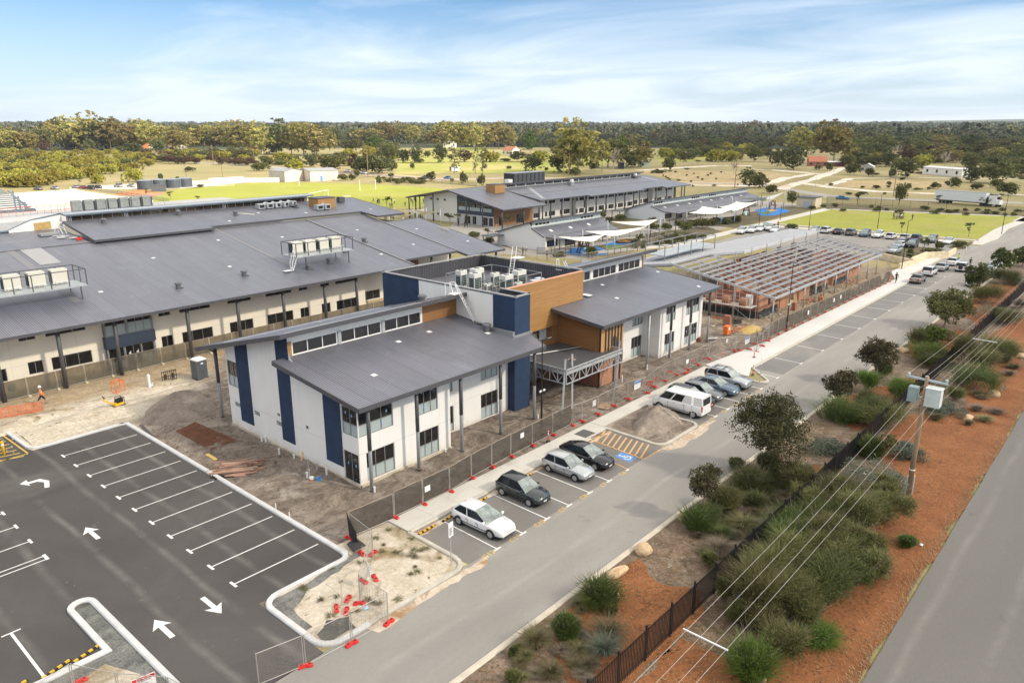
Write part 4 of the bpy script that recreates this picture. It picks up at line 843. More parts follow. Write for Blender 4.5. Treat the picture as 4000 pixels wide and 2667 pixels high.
tag(MB().cb((83,114.3,12.2),1.3,.8,.9).cb((82.3,114.0,12.2),.1,.6,1.0,.3).bd('exhaust_hood',SD),'dark exhaust hood on the roof right of the timber-clad box','exhaust hood')
def rail_platform(lab,x0,x1,y0,y1,z,units,ladder_at=None):
 t = wth('plant_platform',lab,'platform',(x0,y0,0),'railed platforms on the long roof')
 MB().box(x0,x1,y0,y1,z-.14,z).bd('deck',M('galvanised_deck',(.42,.45,.46),.5,.3,var=.1),t); m = MB(); n = max(3,int((x1-x0)/1.7))
 for x in[x0+(x1-x0)*i/n for i in range(n+1)]:
  for y in(y0+.05,y1-.05): m.bar((x,y,z),(x,y,z+1.7),.09)
 for y in(y0+.05,y1-.05): m.bar((x0,y,z+1.7),(x1,y,z+1.7),.08)
 for x in(x0,x1): m.bar((x,y0,z+1.7),(x,y1,z+1.7),.08); m.bar((x,(y0+y1)/2,z),(x,(y0+y1)/2,z+1.7),.08)
 m.bd('railing',SD,t); m = MB()
 for x in(x0+1.5,x1-.6):
  m.bar((x,y0+.3,bz(x,y0)),(x,y0+.3,z-.1),.1); m.bar((x,y1-.2,bz(x,y1)),(x,y1-.2,z-.1),.1)
 m.bd('leg',SD,t)
 for k, (l,ux)in enumerate(units):
  u = thing('air_conditioner',l,'air conditioner',(ux,y1-.9,z),0,'big cream air conditioners on the long roof platforms')
  MB().box(-.78,.78,-.55,.55,.06,1.6).bd('cabinet',M('cream_cabinet',(.62,.60,.52),.5,var=.04)if k==0 else bpy.data.materials['cream_cabinet'],u)
  MB().box(-.80,-.77,-.48,.48,.2,1.4).bd('grille',ACG,u); m = MB()
  for q in(-.5,.0,.5): m.bar((q,-.7,.05),(q,-.7,.35),.05)
  m.bar((-.6,-.75,.32),(.6,-.75,.32),.05); m.bd('pipework',WP,u)
 if ladder_at:
  lx, ly = ladder_at; m = MB()
  for q in(-.25,.25):
   m.bar((lx,ly+q,bz(lx,ly)+.1),(lx+.7,ly+q,z),.06); m.bar((lx-.1,ly+q,bz(lx,ly)+1),(lx+.6,ly+q,z+1.1),.05); m.bar((lx-.1,ly+q,bz(lx,ly)+1),(lx,ly+q,bz(lx,ly)+.1),.05)
  for i in range(4): m.bar((lx+.17*i,ly-.25,bz(lx,ly)+.15+.25*i),(lx+.17*i,ly+.25,bz(lx,ly)+.15+.25*i),.06)
  m.cb((lx-.7,ly,bz(lx,ly)+.15),1.0,.7,.05); m.bd('steps',WP,t)
rail_platform('railed plant platform with cream units at the left edge of the long roof',12.0,29.2,86.3,90.0,9.15,[('cream air conditioner nearest the right end of the left roof platform',27.4),('second cream air conditioner from the right on the left roof platform',25.2),('third cream air conditioner from the right on the left roof platform',22.9),('cream air conditioner cut by the left edge on the left roof platform',20.4)])
rail_platform('railed plant platform with white steps in the middle of the long roof',54.0,63.0,84.6,88.1,9.1,[('cream air conditioner nearest the steps of the middle roof platform',55.6),('second cream air conditioner from the steps on the middle roof platform',57.6),('third cream air conditioner from the steps on the middle roof platform',59.7),('cream air conditioner at the right end of the middle roof platform',61.8)],(53.4,85.0))
for k in range(7):
 u = thing('air_conditioner',['grey air conditioner cabinet %s of the row behind the rear glass band'%w for w in('at the left end','second from the left','third from the left','in the middle','third from the right','second from the right','at the right end')][k],'air conditioner',(47.5+1.95*k,140,11.2),0,'row of grey cabinets behind the rear roof')
 MB().box(-.7,.7,-.5,.5,.06,2.2).bd('cabinet',M('grey_cabinet',(.27,.29,.28),.5)if k==0 else bpy.data.materials['grey_cabinet'],u); MB().box(.72,.95,-.4,.4,.3,2.0).bd('coil',BK,u); MB().box(-.6,.6,-.53,-.5,.3,.5).bd('louvre',SD,u)
m = MB()
for x in(45.6,48,52,56,60,62): m.bar((x,138.8,11.2),(x,138.8,13.5),.07); m.bar((x,141.5,11.2),(x,141.5,13.5),.07)
m.bar((45.6,138.8,13.5),(62,138.8,13.5),.06).bar((45.6,141.5,13.5),(62,141.5,13.5),.06); m.bar((62,138.8,13.5),(62,141.5,13.5),.06)
tag(m.bd('guard_rail',ST),'steel guard rail around the row of grey cabinets','railing')
t = wth('unfinished_roof','unfinished blue-grey steel roof frame at the far left edge','steel frame',(45,190,0)); m = MB()
for i in range(12): MB().bar((30,178+i*5.2,9+.02*i),(52.5+.9*i,178+i*5.2,9+.02*i),.5,.25).bd('purlin',NB,t)
for i in range(4): MB().bar((52+4*i,178+18*i,0),(52+4*i,178+18*i,9),.35).bd('post',NB,t)
m.bar((51.5,177,8.8),(64,236,8.8),.3,.4).bar((28,177.5,8.8),(52.5,177.5,8.8),.5,.4); m.bd('edge_beam',NB,t)
m = MB()
for k in range(12):
 x = 31+k*.9; m.bar((x,122.5,13.2),(x,122.5,14.5),.05)
m.bar((31,122.5,14.5),(41,122.5,14.5),.05).bar((31,122.5,13.8),(41,122.5,13.8),.04); tag(m.bd('edge_barrier',M('red_orange_barrier',(.7,.15,.07),.6)),'red edge barrier on the pale roof at far left','barrier')
# - white two-storey building beyond
Cb = wth('school_building','white two-storey building with dark verandah posts and long clerestory roof beside the oval','building',(190,140,0))
WB = M('off_white_render',(.66,.645,.60),.8,var=.03,scale=.5)
for x0, x1, Y in((161,182,136),(182,186,134.3),(186,213,134.3),(213,226,136),(226,240,134.6)):
 n = max(1,int((x1-x0)/5.4)); lo = []; up = []
 for i in range(n):
  c = x0+(x1-x0)*(i+.5)/n
  for dx, w_ in((-1.6,.55),(1.1,1.5)):
   lo.append((c+dx-w_,c+dx+w_,.35,1.75,dict(n=2 if w_<1 else 3))); up.append((c+dx-w_,c+dx+w_,4.0,5.2,dict(n=2 if w_<1 else 3)))
 wall(Cb,'wall',WB,'x',Y,x0,x1,0,6.4,lo+up)
wall(Cb,'wall',WB,'y',182,134.3,136,0,6.3); wall(Cb,'wall',WB,'y',226,134.6,136,0,6.3); wall(Cb,'wall',WB,'y',240,134.6,160,0,6.4,s=-1)
wall(Cb,'wall',WB,'y',145,147.2,160.5,0,9,[(q-.45,q+.45,v,v+.6,dict(n=2))for q in(157.5,154.8,152)for v in(1.6,5.6)],top=lambda u:6.35+(160.5-u)*.17 if u>149 else 8.3)
wall(Cb,'navy_wall',M('navy_cladding_far',(.045,.06,.085),.7),'y',145,133.6,147.2,2.6,8.2,[(q,q+3.9,3.6,5.7,dict(n=3,low=.45))for q in(134.4,138.6,142.8)],top=lambda u:5.4+(u-133.6)*.2)
wall(Cb,'entry_wall',M('pale_grey_cladding',(.45,.46,.46),.7),'y',145.02,133.6,147.2,0,2.6,[(q,q+w_,.1,2.2,dict(n=2))for q,w_ in((134,1.4),(135.8,1.6),(140,1.4),(142.2,2.2))])
wall(Cb,'timber_wall',TIMBD,'x',133.6,145,161,0,5.4,[(147,148.5,.1,2.6,dict(n=1)),(154,157,.1,2.6,dict(n=3))]);
cs = .16
cz_ = lambda y: 5.9+(y-131)*cs
roof(Cb,[(143,128.5,4.95),(161,128.5,4.95),(161,149,8.9),(143,149,8.9)],.35); roof(Cb,[(143,149,8.9),(161,149,8.9),(161,166,6.0),(143,166,6.0)],.35)
roof(Cb,[(161.1,131,5.9),(183,131,5.9),(183,129.8,5.7),(214,129.8,5.7),(214,131.2,5.93),(226,131.2,5.93),(226,129.5,5.66),(243,129.5,5.66),(240,146.5,cz_(146.5)),(161.1,146.5,cz_(146.5))],.3)
wall(Cb,'clerestory_wall',M('clerestory_grey',(.33,.34,.35),.6),'x',146,162,236,8.1,9.4,[(164+i*4.4,164+i*4.4+3.9,8.5,9.2,dict(n=4))for i in range(16)],.08)
roof(Cb,[(161.2,145.3,9.75),(237,145.3,9.75),(237,162,6.9),(161.2,162,6.9)],.3)
m = MB(); m.bar((162.5,138.4,cz_(138.4)+.06),(234,138.4,cz_(138.4)+.06),.35,.08); m.bd('roof_walkway',FG,Cb)
m = MB(); m.bar((235,138.4,cz_(138.4)+.06),(235,145,cz_(145)+.06),.4,.05); m.bd('roof_walkway',WP,Cb)
for x in[162.5+5.2*i for i in range(16)]: column(Cb,x,131.6 if x>183 and x<213 or x>226 else 132.6,5.75,.2,SD,boot=False)
for y in(131,134.6,138): column(Cb,242.4,y+.5,5.8,.2,SD,boot=False)
for x, y, z in((143.5,129.3,4.8),(152,129.3,4.8),(160,129.3,4.8),(143.4,142,7.4),(143.3,136,6.2),(143.5,165.2,5.9),(146,165.2,5.9),(143.4,155,7.7),(143.4,160.5,6.8)): column(Cb,x,y,z,.19,SD,boot=False)
t = wth('timber_clad_flue','timber-clad box on the roof of the white building by the oval','chimney',(156,143,0)); MB().box(154.2,158.2,141.5,145,7.6,9.9).bd('cladding',TIMB,t); MB().box(154.1,158.3,141.4,145.1,9.9,10).bd('lid',FASC,t)
t = wth('rooftop_plant','charcoal plant enclosure behind the clerestory of the white building','plant room',(182,150,0)); MB().box(174,189,152,156,8.2,11.6).bd('screen',ribbed('screen_panels',(.06,.062,.068),'x',2.0,2.0,dark=.3),t); MB().box(173.9,189.1,151.9,156.1,11.6,11.75).bd('lid',FG,t); MB().box(172,173.8,152.3,154,8.2,10).bd('side_unit',WP,t)
for x, y, l in((190.5,142.8,'left'),(229,144,'right')):
 t = wth('rooftop_unit',l+' rooftop exhaust unit on the long roof of the white building','exhaust unit',(x,y,0)); MB().cb((x,y,7.6),1.8,1.5,1.2).bd('housing',SD if l=='right' else FG,t); MB().cb((x+.5,y,8.8),.8,.8,.7).bd('stack',WP,t)
lad = ladder(Cb,(163.3,131.8,6.2),(164.0,137,8.6),.8)
# - two single-storey classrooms with raking clerestory roofs
def classroom(lab,x0,x1,yS,yE,yC,yN,zE,zCb,zCt,zN,win,loc):
 t = wth('classroom_block',lab,'building',loc,'low white classrooms with clerestory roofs')
 W4 = M('white_gable_render',(.68,.69,.70),.8,var=.03,scale=.4)if not bpy.data.materials.get('white_gable_render')else bpy.data.materials['white_gable_render']
 top = lambda u: zE+.6+(u-yS)*(zCb+.15-zE-.6)/(yC-yS)if u<yC-.01 else zCt-.15-(u-yC)*(zCt-zN-.15)/(yN-yC)
 wall(t,'gable_wall',W4,'y',x0,yS,yN,0,9,top=top)
 n = int((x1-x0)/6); ops = []
 for i in range(n):
  c = x0+(x1-x0)*(i+.5)/n
  ops.append((c-2.2,c+1.6,.1 if i%3==1 else.6,2.0,dict(n=4)))
 wall(t,'wall',CREAM,'x',yS+.4,x0+.02,x1,0,zE+.3,ops); wall(t,'wall',W4,'y',x1,yS,yN,0,zN,s=-1); wall(t,'wall',W4,'x',yN,x0,x1,0,zN,s=-1)
 ym = yE+(yC-yE)*.42; zm = zE+.55
 roof(t,[(x0-.1,ym,zm),(x1+.2,ym,zm),(x1+.2,yC,zCb),(x0-.1,yC,zCb)],.2); roof(t,[(x0+2.8,yE,zE),(x1-.5,yE,zE),(x1+.2,ym,zm-.01),(x0-.1,ym,zm-.01)],.2)
 m = MB(); m.bar((x0,ym,zm+.03),(x1,ym,zm+.03),.3,.05); m.bd('roof_flashing',FG,t)
 ow = []; k = int((x1-x0-1.5)/5.5)
 for i in range(k): a = x0+1+i*5.5; ow.append((a,a+5.2,zCb+.3,zCt-.35,dict(n=4,glass=GLASS if i in win else FROST,frame=WP,fr=.12)))
 wall(t,'clerestory_wall',M('pale_green_panel',(.47,.53,.52),.6)if not bpy.data.materials.get('pale_green_panel')else bpy.data.materials['pale_green_panel'],'x',yC,x0,x1,zCb-.2,zCt-.1,ow,.08)
 roof(t,[(x0-.3,yC-1,zCt+.25),(x1+.4,yC-1,zCt+.25),(x1+.4,yN+.5,zN),(x0-.3,yN+.5,zN)],.25)
 for i in range(n+1): MB().bar((x0+3+i*(x1-x0-4)/n,yE+.5,0),(x0+3+i*(x1-x0-4)/n,yE+.5,zE),.16).bd('verandah_post',SD,t)
 for i in range(int((x1-x0)/7)):
  x = x0+4+7*i; y = yC-2.2; z = zm+(zCb-zm)*(y-ym)/(yC-ym); MB().qd((x,y,z+.05),(x+.8,y,z+.05),(x+.8,y+.8,z+.05+.8*(zCb-zm)/(yC-ym)),(x,y+.8,z+.05+.8*(zCb-zm)/(yC-ym))).bd('anchor_plate',WP,t)
 return t
t1 = classroom('nearer low white classroom block with clerestory behind the steel-framed building',123.3,148.8,98.8,96.8,102.6,112.5,2.4,4.5,5.9,2.9,(0,3),(136,104,0))
t2 = classroom('longer low white classroom block with three shade sails in front',184.6,246,105.8,103.2,110.1,119,2.2,3.95,5.35,2.3,(0,4,6,10),(215,110,0))
for t, x, y0 in((t1,122.0,111.0),(t2,183.0,118.0)):
 m = MB(); m.slab([(x-2.5,y0-.5,2.4),(x+1.5,y0-.5,2.4),(x+1.5,y0+3,2.4),(x-2.5,y0+3,2.4)],.18); a = m.bd('awning',SD,t); MB().bar((x-2.2,y0,0),(x-2.2,y0,2.3),.16).bar((x-2.2,y0+2.6,0),(x-2.2,y0+2.6,2.3),.16).bd('awning_post',SD,a,tuple(t.location))
# - brick building under construction
Eb = wth('unfinished_brick_building','brick building shell under an open galvanised steel roof frame','building',(118,48,0))
PURL = M('bright_galvanised_purlin',(.44,.45,.47),.4,.3,var=.15,scale=3); ez = lambda y: 3.45+(y-37.8)*.178
m = MB()
y = 38.6; k = 0
while y<53.6:
 x0 = 96.1; x1 = 142.5
 if y>49.4: x0, x1 = 96.1, 108-.0*(y-49)
 for q in((0,.28)if k%2 else(0,.22)):
  MB().bar((x0,y+q,ez(y+q)+.12),(x1,y+q,ez(y+q)+.12),.06,.13).bd('purlin',PURL,Eb)
 y+=1.2; k+=1
MB().bar((110,49.1,ez(49.1)+.05),(142.5,49.1,ez(49.1)+.05),.12,.25).bd('purlin',PURL,Eb)
for i in range(9):
 x = 96.3+5.75*i; m = MB()
 m.bar((x,37.9,ez(37.9)-.1),(x,49.2,ez(49.2)-.1),.14,.26)
 if x<112: m.bar((x,49,ez(49)-.1),(x,53.7,ez(53.7)-.1),.14,.26)
 for yy in(43.5,49.0): m.bar((x,yy,0),(x,yy,ez(yy)-.2),.14)
 for j in range(3): m.bar((x+1.9*j,38,ez(38)-.05),(x+1.9*j,49,ez(49)-.05),.05,.1)
 m.bar((x,49.1,ez(49)-.1),(x,49.1,7.0),.12); m.bd('rafter',ST,Eb)
m = MB(); m.bar((95.9,37.75,3.45),(142.7,37.75,3.45),.2,.28).bar((96.0,37.75,3.45),(96.0,53.7,ez(53.7)),.16,.3).bar((142.6,37.75,3.45),(142.6,49.2,ez(49.2)),.16,.3).bar((96,53.7,6.15),(96,59,5.4),.16,.3); m.bd('fascia_beam',ST,Eb)
nz = lambda y: 6.0+.125*(53.7-y)
m = MB()
SR = M('sheeted_purlin_steel',(.46,.465,.49),.5,.25,var=.15,scale=2)
for i in range(34):
 yy = 49.4+.44*i
 if yy>64: break
 x0 = 111-(yy-49.2)*.8 if yy<53.7 else 96.1
 x1 = 143+(yy-49.2)*.9 if yy<57.5 else 151-(yy-57.5)*7.6
 MB().bar((x0,yy,nz(yy)),(x1,yy,nz(yy)),.2,.16).bd('roof_batten',SR,Eb)
MB().slab([(111,49.5,nz(49.5)-.2),(143,49.5,nz(49.5)-.2),(150.4,57.5,nz(57.5)-.2),(102,63.8,nz(63.8)-.2),(96.2,63.8,nz(63.8)-.2),(96.2,53.8,nz(53.8)-.2),(107.5,53.8,nz(53.8)-.2)],.05).bd('roof_sarking',M('dull_grey_sarking',(.21,.21,.225),.5,.3,var=.3,scale=1.5),Eb)
m = MB(); m.bar((110.8,49.2,6.62),(143.2,49.2,6.62),.14,.42).bar((96,53.7,6.1),(107.5,53.7,6.1),.12,.3).bar((107.5,53.7,6.1),(110.9,49.2,6.6),.14,.36); m.bd('ridge_fascia',M('white_steel_fascia',(.60,.61,.62),.4,.2),Eb)
for x in(96.7,102.3,107.9,112.4,116.2,121.0,126.5,132,137.2,142.4): column(Eb,x,38.15,3.35,.1,POSTG,boot=False)
def bw(x0,x1,y0,y1,h,mat=BRICKO,name='brick_wall'): MB().box(x0,x1,y0,y1,0,h).bd(name,mat,Eb)
for a, b, h in((97.2,104.4,3.1),(104.8,108.4,2.6),(112.0,116.2,2.9),(118.4,124.5,3.0),(126.5,133.2,3.0),(134.5,141.2,3.1)): bw(a,b,40.4,40.7,h)
bw(97.2,97.5,40.7,52.5,3.3,BRICK); bw(141,141.3,40.7,52,3.2,BRICK); bw(108.2,108.5,40.7,44,3.0); bw(112,112.3,40.7,43.5,3.0); bw(118.3,118.6,40.7,44.5,3.0); bw(126.4,126.7,40.7,45,3.1)
rr = random.Random(8)
for x in(102,106.5,113.5,120.5,123,129,131.5,137,139.5): bw(x,x+.3,41.5+rr.uniform(0,1),44+rr.uniform(0,3),rr.uniform(2.4,3.2),BRICKO if rr.random()<.6 else BRICK)
for x0, x1, y in((99,104.5,44.8),(113,119,44.2),(120,126,45.3),(128,134,44.6),(134,140.5,46.5),(110,118,52.5),(118,126,52.8),(128,141,53)): bw(x0,x1,y,y+.3,rr.uniform(2.7,4.4),BRICK if y>46 else BRICKO)
for x in(112,116.5,123,129.5,136): bw(x,x+1.4,51,51.5,4.9,BRICK,'brick_pier')
for x0, y0 in((100.4,40.36),(103.2,40.36),(113.3,40.36),(120.4,40.36),(122.6,40.36),(128.5,40.36),(131,40.36),(136.6,40.36),(139.2,40.36)): MB().box(x0,x0+.7,y0,y0+.05,1.5,2.9).bd('window_opening',M('dark_void',(.02,.018,.016),.9)if not bpy.data.materials.get('dark_void')else bpy.data.materials['dark_void'],Eb)
MB().box(97.3,141,40.5,53,.05,.06).bd('floor_slab',ground('sandy_floor_slab',(.36,.30,.2),(.45,.42,.36),.4,fine=.15,fs=2,c=(.55,.42,.2),s2=.2),Eb)
PLASTIC = M('black_plastic_sheet',(.03,.034,.036),.35,var=.5,scale=1.5,bump=.8)
def drape(x0,x1,Y,h,sd,nm='plastic_sheet'):
 rr = random.Random(sd); m = MB(); n = max(4,int((x1-x0)/.35)); vs = [];
 for i in range(n+1):
  x = x0+(x1-x0)*i/n; w = .12*math.sin(i*1.7+sd)+rr.uniform(-.06,.06); hh = h*(1-.12*abs(math.sin(i*.4+sd)))
  vs+=[(x,Y-.08,hh),(x+.05,Y-.12+w*.6,hh*.5),(x+rr.uniform(-.1,.1),Y-.3+w,.02)]
 m.add(vs,[(3*i+q,3*i+3+q,3*i+4+q,3*i+1+q)for i in range(n)for q in(0,1)]); return m.bd(nm,PLASTIC,Eb)
drape(97.2,103.8,40.4,1.15,1); drape(118.4,124,40.4,1.1,2); drape(127,133,40.4,1.05,3); drape(116.6,118.2,40.6,1.7,4)
m = MB()
for i in range(20): y = 40.5+.6*i; m.qd((97.1,y,.0),(97.1,y+.6,.0),(97.14+.05*(i%2),y+.6,.9+.1*(i%3)),(97.14,y,.9+.1*((i+1)%3)))
m.bd('plastic_sheet',PLASTIC,Eb)
sc = wth('scaffold','tubular scaffold with a plank deck along the west brick wall','scaffold',(95.5,46,0)); m = MB()
for y in(40.3,42.8,45.3,47.8,50.3,52.6):
 for x in(94.4,96.2): m.tu([(x,y,0),(x,y,4.6+.25*(y-40)*.4)],.035,5)
 m.bar((94.4,y,1.95),(96.2,y,1.95),.05)
for z_ in(.5,1.95,2.9,3.4): m.bar((94.4,40.3,z_),(94.4,52.6,z_),.045)
m.bar((94.4,40.3,.4),(94.4,42.8,1.9),.04).bar((94.4,47.8,.4),(94.4,50.3,1.9),.04); m.bd('tubes',ST,sc); MB().box(94.4,96.3,40.2,52.5,1.98,2.05).bd('plank_deck',M('scaffold_plank',(.50,.46,.40),.8,var=.15),sc)
for y, l in((41.7,'nearest the corner'),(44.2,'in the middle'),(46.6,'third from the corner'),(49.1,'furthest from the corner')):
 t = thing('brick_stack','strapped pallet of orange bricks on the scaffold deck, '+l,'bricks',(95.3,y,2.05),0,'brick stacks on the scaffold'); MB().box(-.45,.45,-.5,.5,.0,.95).bd('bricks',BRICKO,t)
 m = MB()
 for q in(-.25,.05,.3): m.box(-.47,-.44,q-.06,q+.06,.1,.3)
 m.bd('fork_slots',BK,t)
tag(MB().box(96.2,96.5,41.1,41.9,2.05,3.3).box(96.45,96.6,41.0,42.0,2.05,3.35).bd('board_panel',WP),'white board panel leaning on the brick wall above the scaffold','panel')
pp = wth('plant_platform','raised galvanised walkway platform with guard rails on the steel-framed roof','platform',(110,60,0)); m = MB()
px0, px1, py0, py1, pz = 100.5, 117.0, 57.2, 60.6, 6.35
m.box(px0,px1,py0,py1,pz,pz+.1); m.bd('deck',M('galvanised_walkway',(.44,.47,.49),.5,.3,var=.08),pp); m = MB()
for i in range(5):
 x = px0+(px1-px0)*i/4
 for y in(py0,py1): m.bar((x,y,pz-.8),(x,y,pz+1.6),.12)
for y in(py0,py1): m.bar((px0,y,pz+1.6),(px1,y,pz+1.6),.1)
for x in(px0,px1): m.bar((x,py0,pz+1.6),(x,py1,pz+1.6),.1)
m.bd('guard_rail',FG,pp)
def heap(name,lab,cat,mat,c,n,spread,sz,h,sd,flat=False):
 rr = random.Random(sd); m = MB()
 for i in range(n):
  g = rr.gauss(0,1), rr.gauss(0,1); r2 = math.hypot(*g)
  m.cb((c[0]+g[0]*spread[0],c[1]+g[1]*spread[1],max(0,h*math.exp(-r2)*rr.random())+.004*i*.1),sz[0]*rr.uniform(.6,1.3),sz[1]*rr.uniform(.7,1.3),sz[2],rr.uniform(0,3.1)if not flat else rr.gauss(flat,.12))
 o = m.bd(name,mat); return tag(o,lab,cat)
for i, (x,y,a)in enumerate(((100.3,38.9,'beside the dark lamp post'),(113.5,39.2,'in front of the doorway pier'),(122.0,38.8,'below the leaning ladder'),(131.5,39.0,'near the far end of the brick wall'))): heap('brick_rubble','scattered broken bricks and blocks '+a,'rubble',BRICKO if i%2 else M('grey_block_rubble',(.40,.35,.28),.9,var=.3),(x,y),26,(1.3,.55),(.4,.22,.12),.25,i+2)
tag(MB().cb((105.6,38.6,0),.7,.5,1.0).cb((105.6,38.6,1.0),.5,.35,.12).bd('brick_stack',BRICK),'single red brick stack standing in the mud before the brick wall','bricks')
tag(MB().cb((113.6,37.6,0),.8,.7,.8).cb((113.8,37.7,.8),.4,.3,.3).bd('brick_stack',BRICKO),'small orange brick pile beside the second verandah post','bricks')
t = thing('step_ladder','pale wooden ladder leaning on the brick wall under the steel roof','ladder',(120.4,39.6,0)); m = MB()
for q in(-.22,.22): m.bar((q,0,0),(q+.1,.8,2.6),.06)
for i in range(7): m.bar((-.22+.012*i,.1*i+.05,.33*i+.2),(.22+.012*i,.1*i+.05,.33*i+.2),.05)
m.bd('rails',PLANK,t)
tag(MB().bar((109.4,39.8,.0),(109.9,40.5,2.5),.5,.05).bar((109.3,39.7,.0),(109.3,39.9,.1),.3,.1).bd('plank',PLANK),'plank propped against the brick doorway','plank')
# - cars
PAINTS = {}
def paint(n,c,metal=.3):
 if n not in PAINTS: PAINTS[n] = M('car_paint_'+n,c,.22,metal,var=.03,scale=1,coat=.8,spec=.5)
 return PAINTS[n]
paint('white',(.74,.75,.76),0); paint('silver',(.47,.49,.51),.4); paint('charcoal',(.035,.045,.05),.3); paint('black',(.012,.014,.018),.2); paint('blue',(.02,.22,.55),.2); paint('bronze',(.27,.23,.19),.4); paint('grey',(.16,.17,.18),.4); paint('steelblue',(.10,.15,.20),.3); paint('red',(.35,.03,.03),.1)
KINDS = {'hatchback':dict(L=4.1,W=1.72,st=[(0,.80,.42,.84),(.03,.93,.30,.92),(.12,.99,.24,.94),(.35,1,.2,.90),(.62,1,.2,.88),(.74,.99,.22,.90),(.88,.95,.24,.84),(.96,.86,.25,.72),(1,.70,.32,.60)],gh=[.02,.13,.50,.72],rz=1.50,rw=.70,wr=.30,wb=(.19,.80)),'sedan':dict(L=4.6,W=1.80,st=[(0,.80,.42,.90),(.03,.93,.30,.97),(.14,.99,.24,1.0),(.35,1,.2,.97),(.62,1,.2,.93),(.72,.99,.22,.93),(.88,.95,.24,.83),(.96,.86,.25,.72),(1,.70,.32,.60)],gh=[.13,.27,.50,.70],rz=1.45,rw=.68,wr=.31,wb=(.20,.81)),'liftback':dict(L=4.5,W=1.76,st=[(0,.80,.42,1.0),(.03,.93,.30,1.05),(.14,.99,.24,.97),(.35,1,.2,.90),(.62,1,.2,.88),(.74,.99,.22,.92),(.88,.94,.24,.84),(.96,.84,.25,.72),(1,.66,.32,.58)],gh=[.03,.30,.50,.76],rz=1.48,rw=.66,wr=.31,wb=(.20,.80)),'suv':dict(L=4.6,W=1.86,st=[(0,.84,.48,1.02),(.03,.94,.38,1.08),(.12,.99,.32,1.1),(.35,1,.28,1.08),(.62,1,.28,1.05),(.73,.99,.30,1.05),(.88,.96,.32,1.0),(.97,.90,.34,.88),(1,.78,.40,.74)],gh=[.02,.10,.52,.70],rz=1.70,rw=.74,wr=.36,wb=(.19,.80)),'fastback':dict(L=4.5,W=1.78,st=[(0,.80,.42,.92),(.03,.93,.30,.99),(.12,.99,.24,.95),(.35,1,.2,.89),(.62,1,.2,.87),(.75,.99,.22,.9),(.88,.95,.24,.84),(.96,.87,.25,.75),(1,.74,.30,.64)],gh=[.02,.16,.47,.75],rz=1.46,rw=.68,wr=.32,wb=(.18,.80)),'van':dict(L=5.2,W=1.94,st=[(0,.95,.38,1.18),(.02,.99,.32,1.22),(.12,1,.28,1.22),(.4,1,.26,1.2),(.7,1,.26,1.17),(.84,.99,.28,1.14),(.93,.97,.3,1.08),(.985,.9,.32,.92),(1,.8,.38,.76)],gh=[.0,.015,.72,.9],rz=2.05,rw=.90,wr=.34,wb=(.16,.83)),}
def wheel_bm(r,w=.22):
 return MB().la([(r*.62,-w/2),(r*.95,-w/2),(r,-w/2+.03),(r,w/2-.03),(r*.95,w/2),(r*.62,w/2)],18)
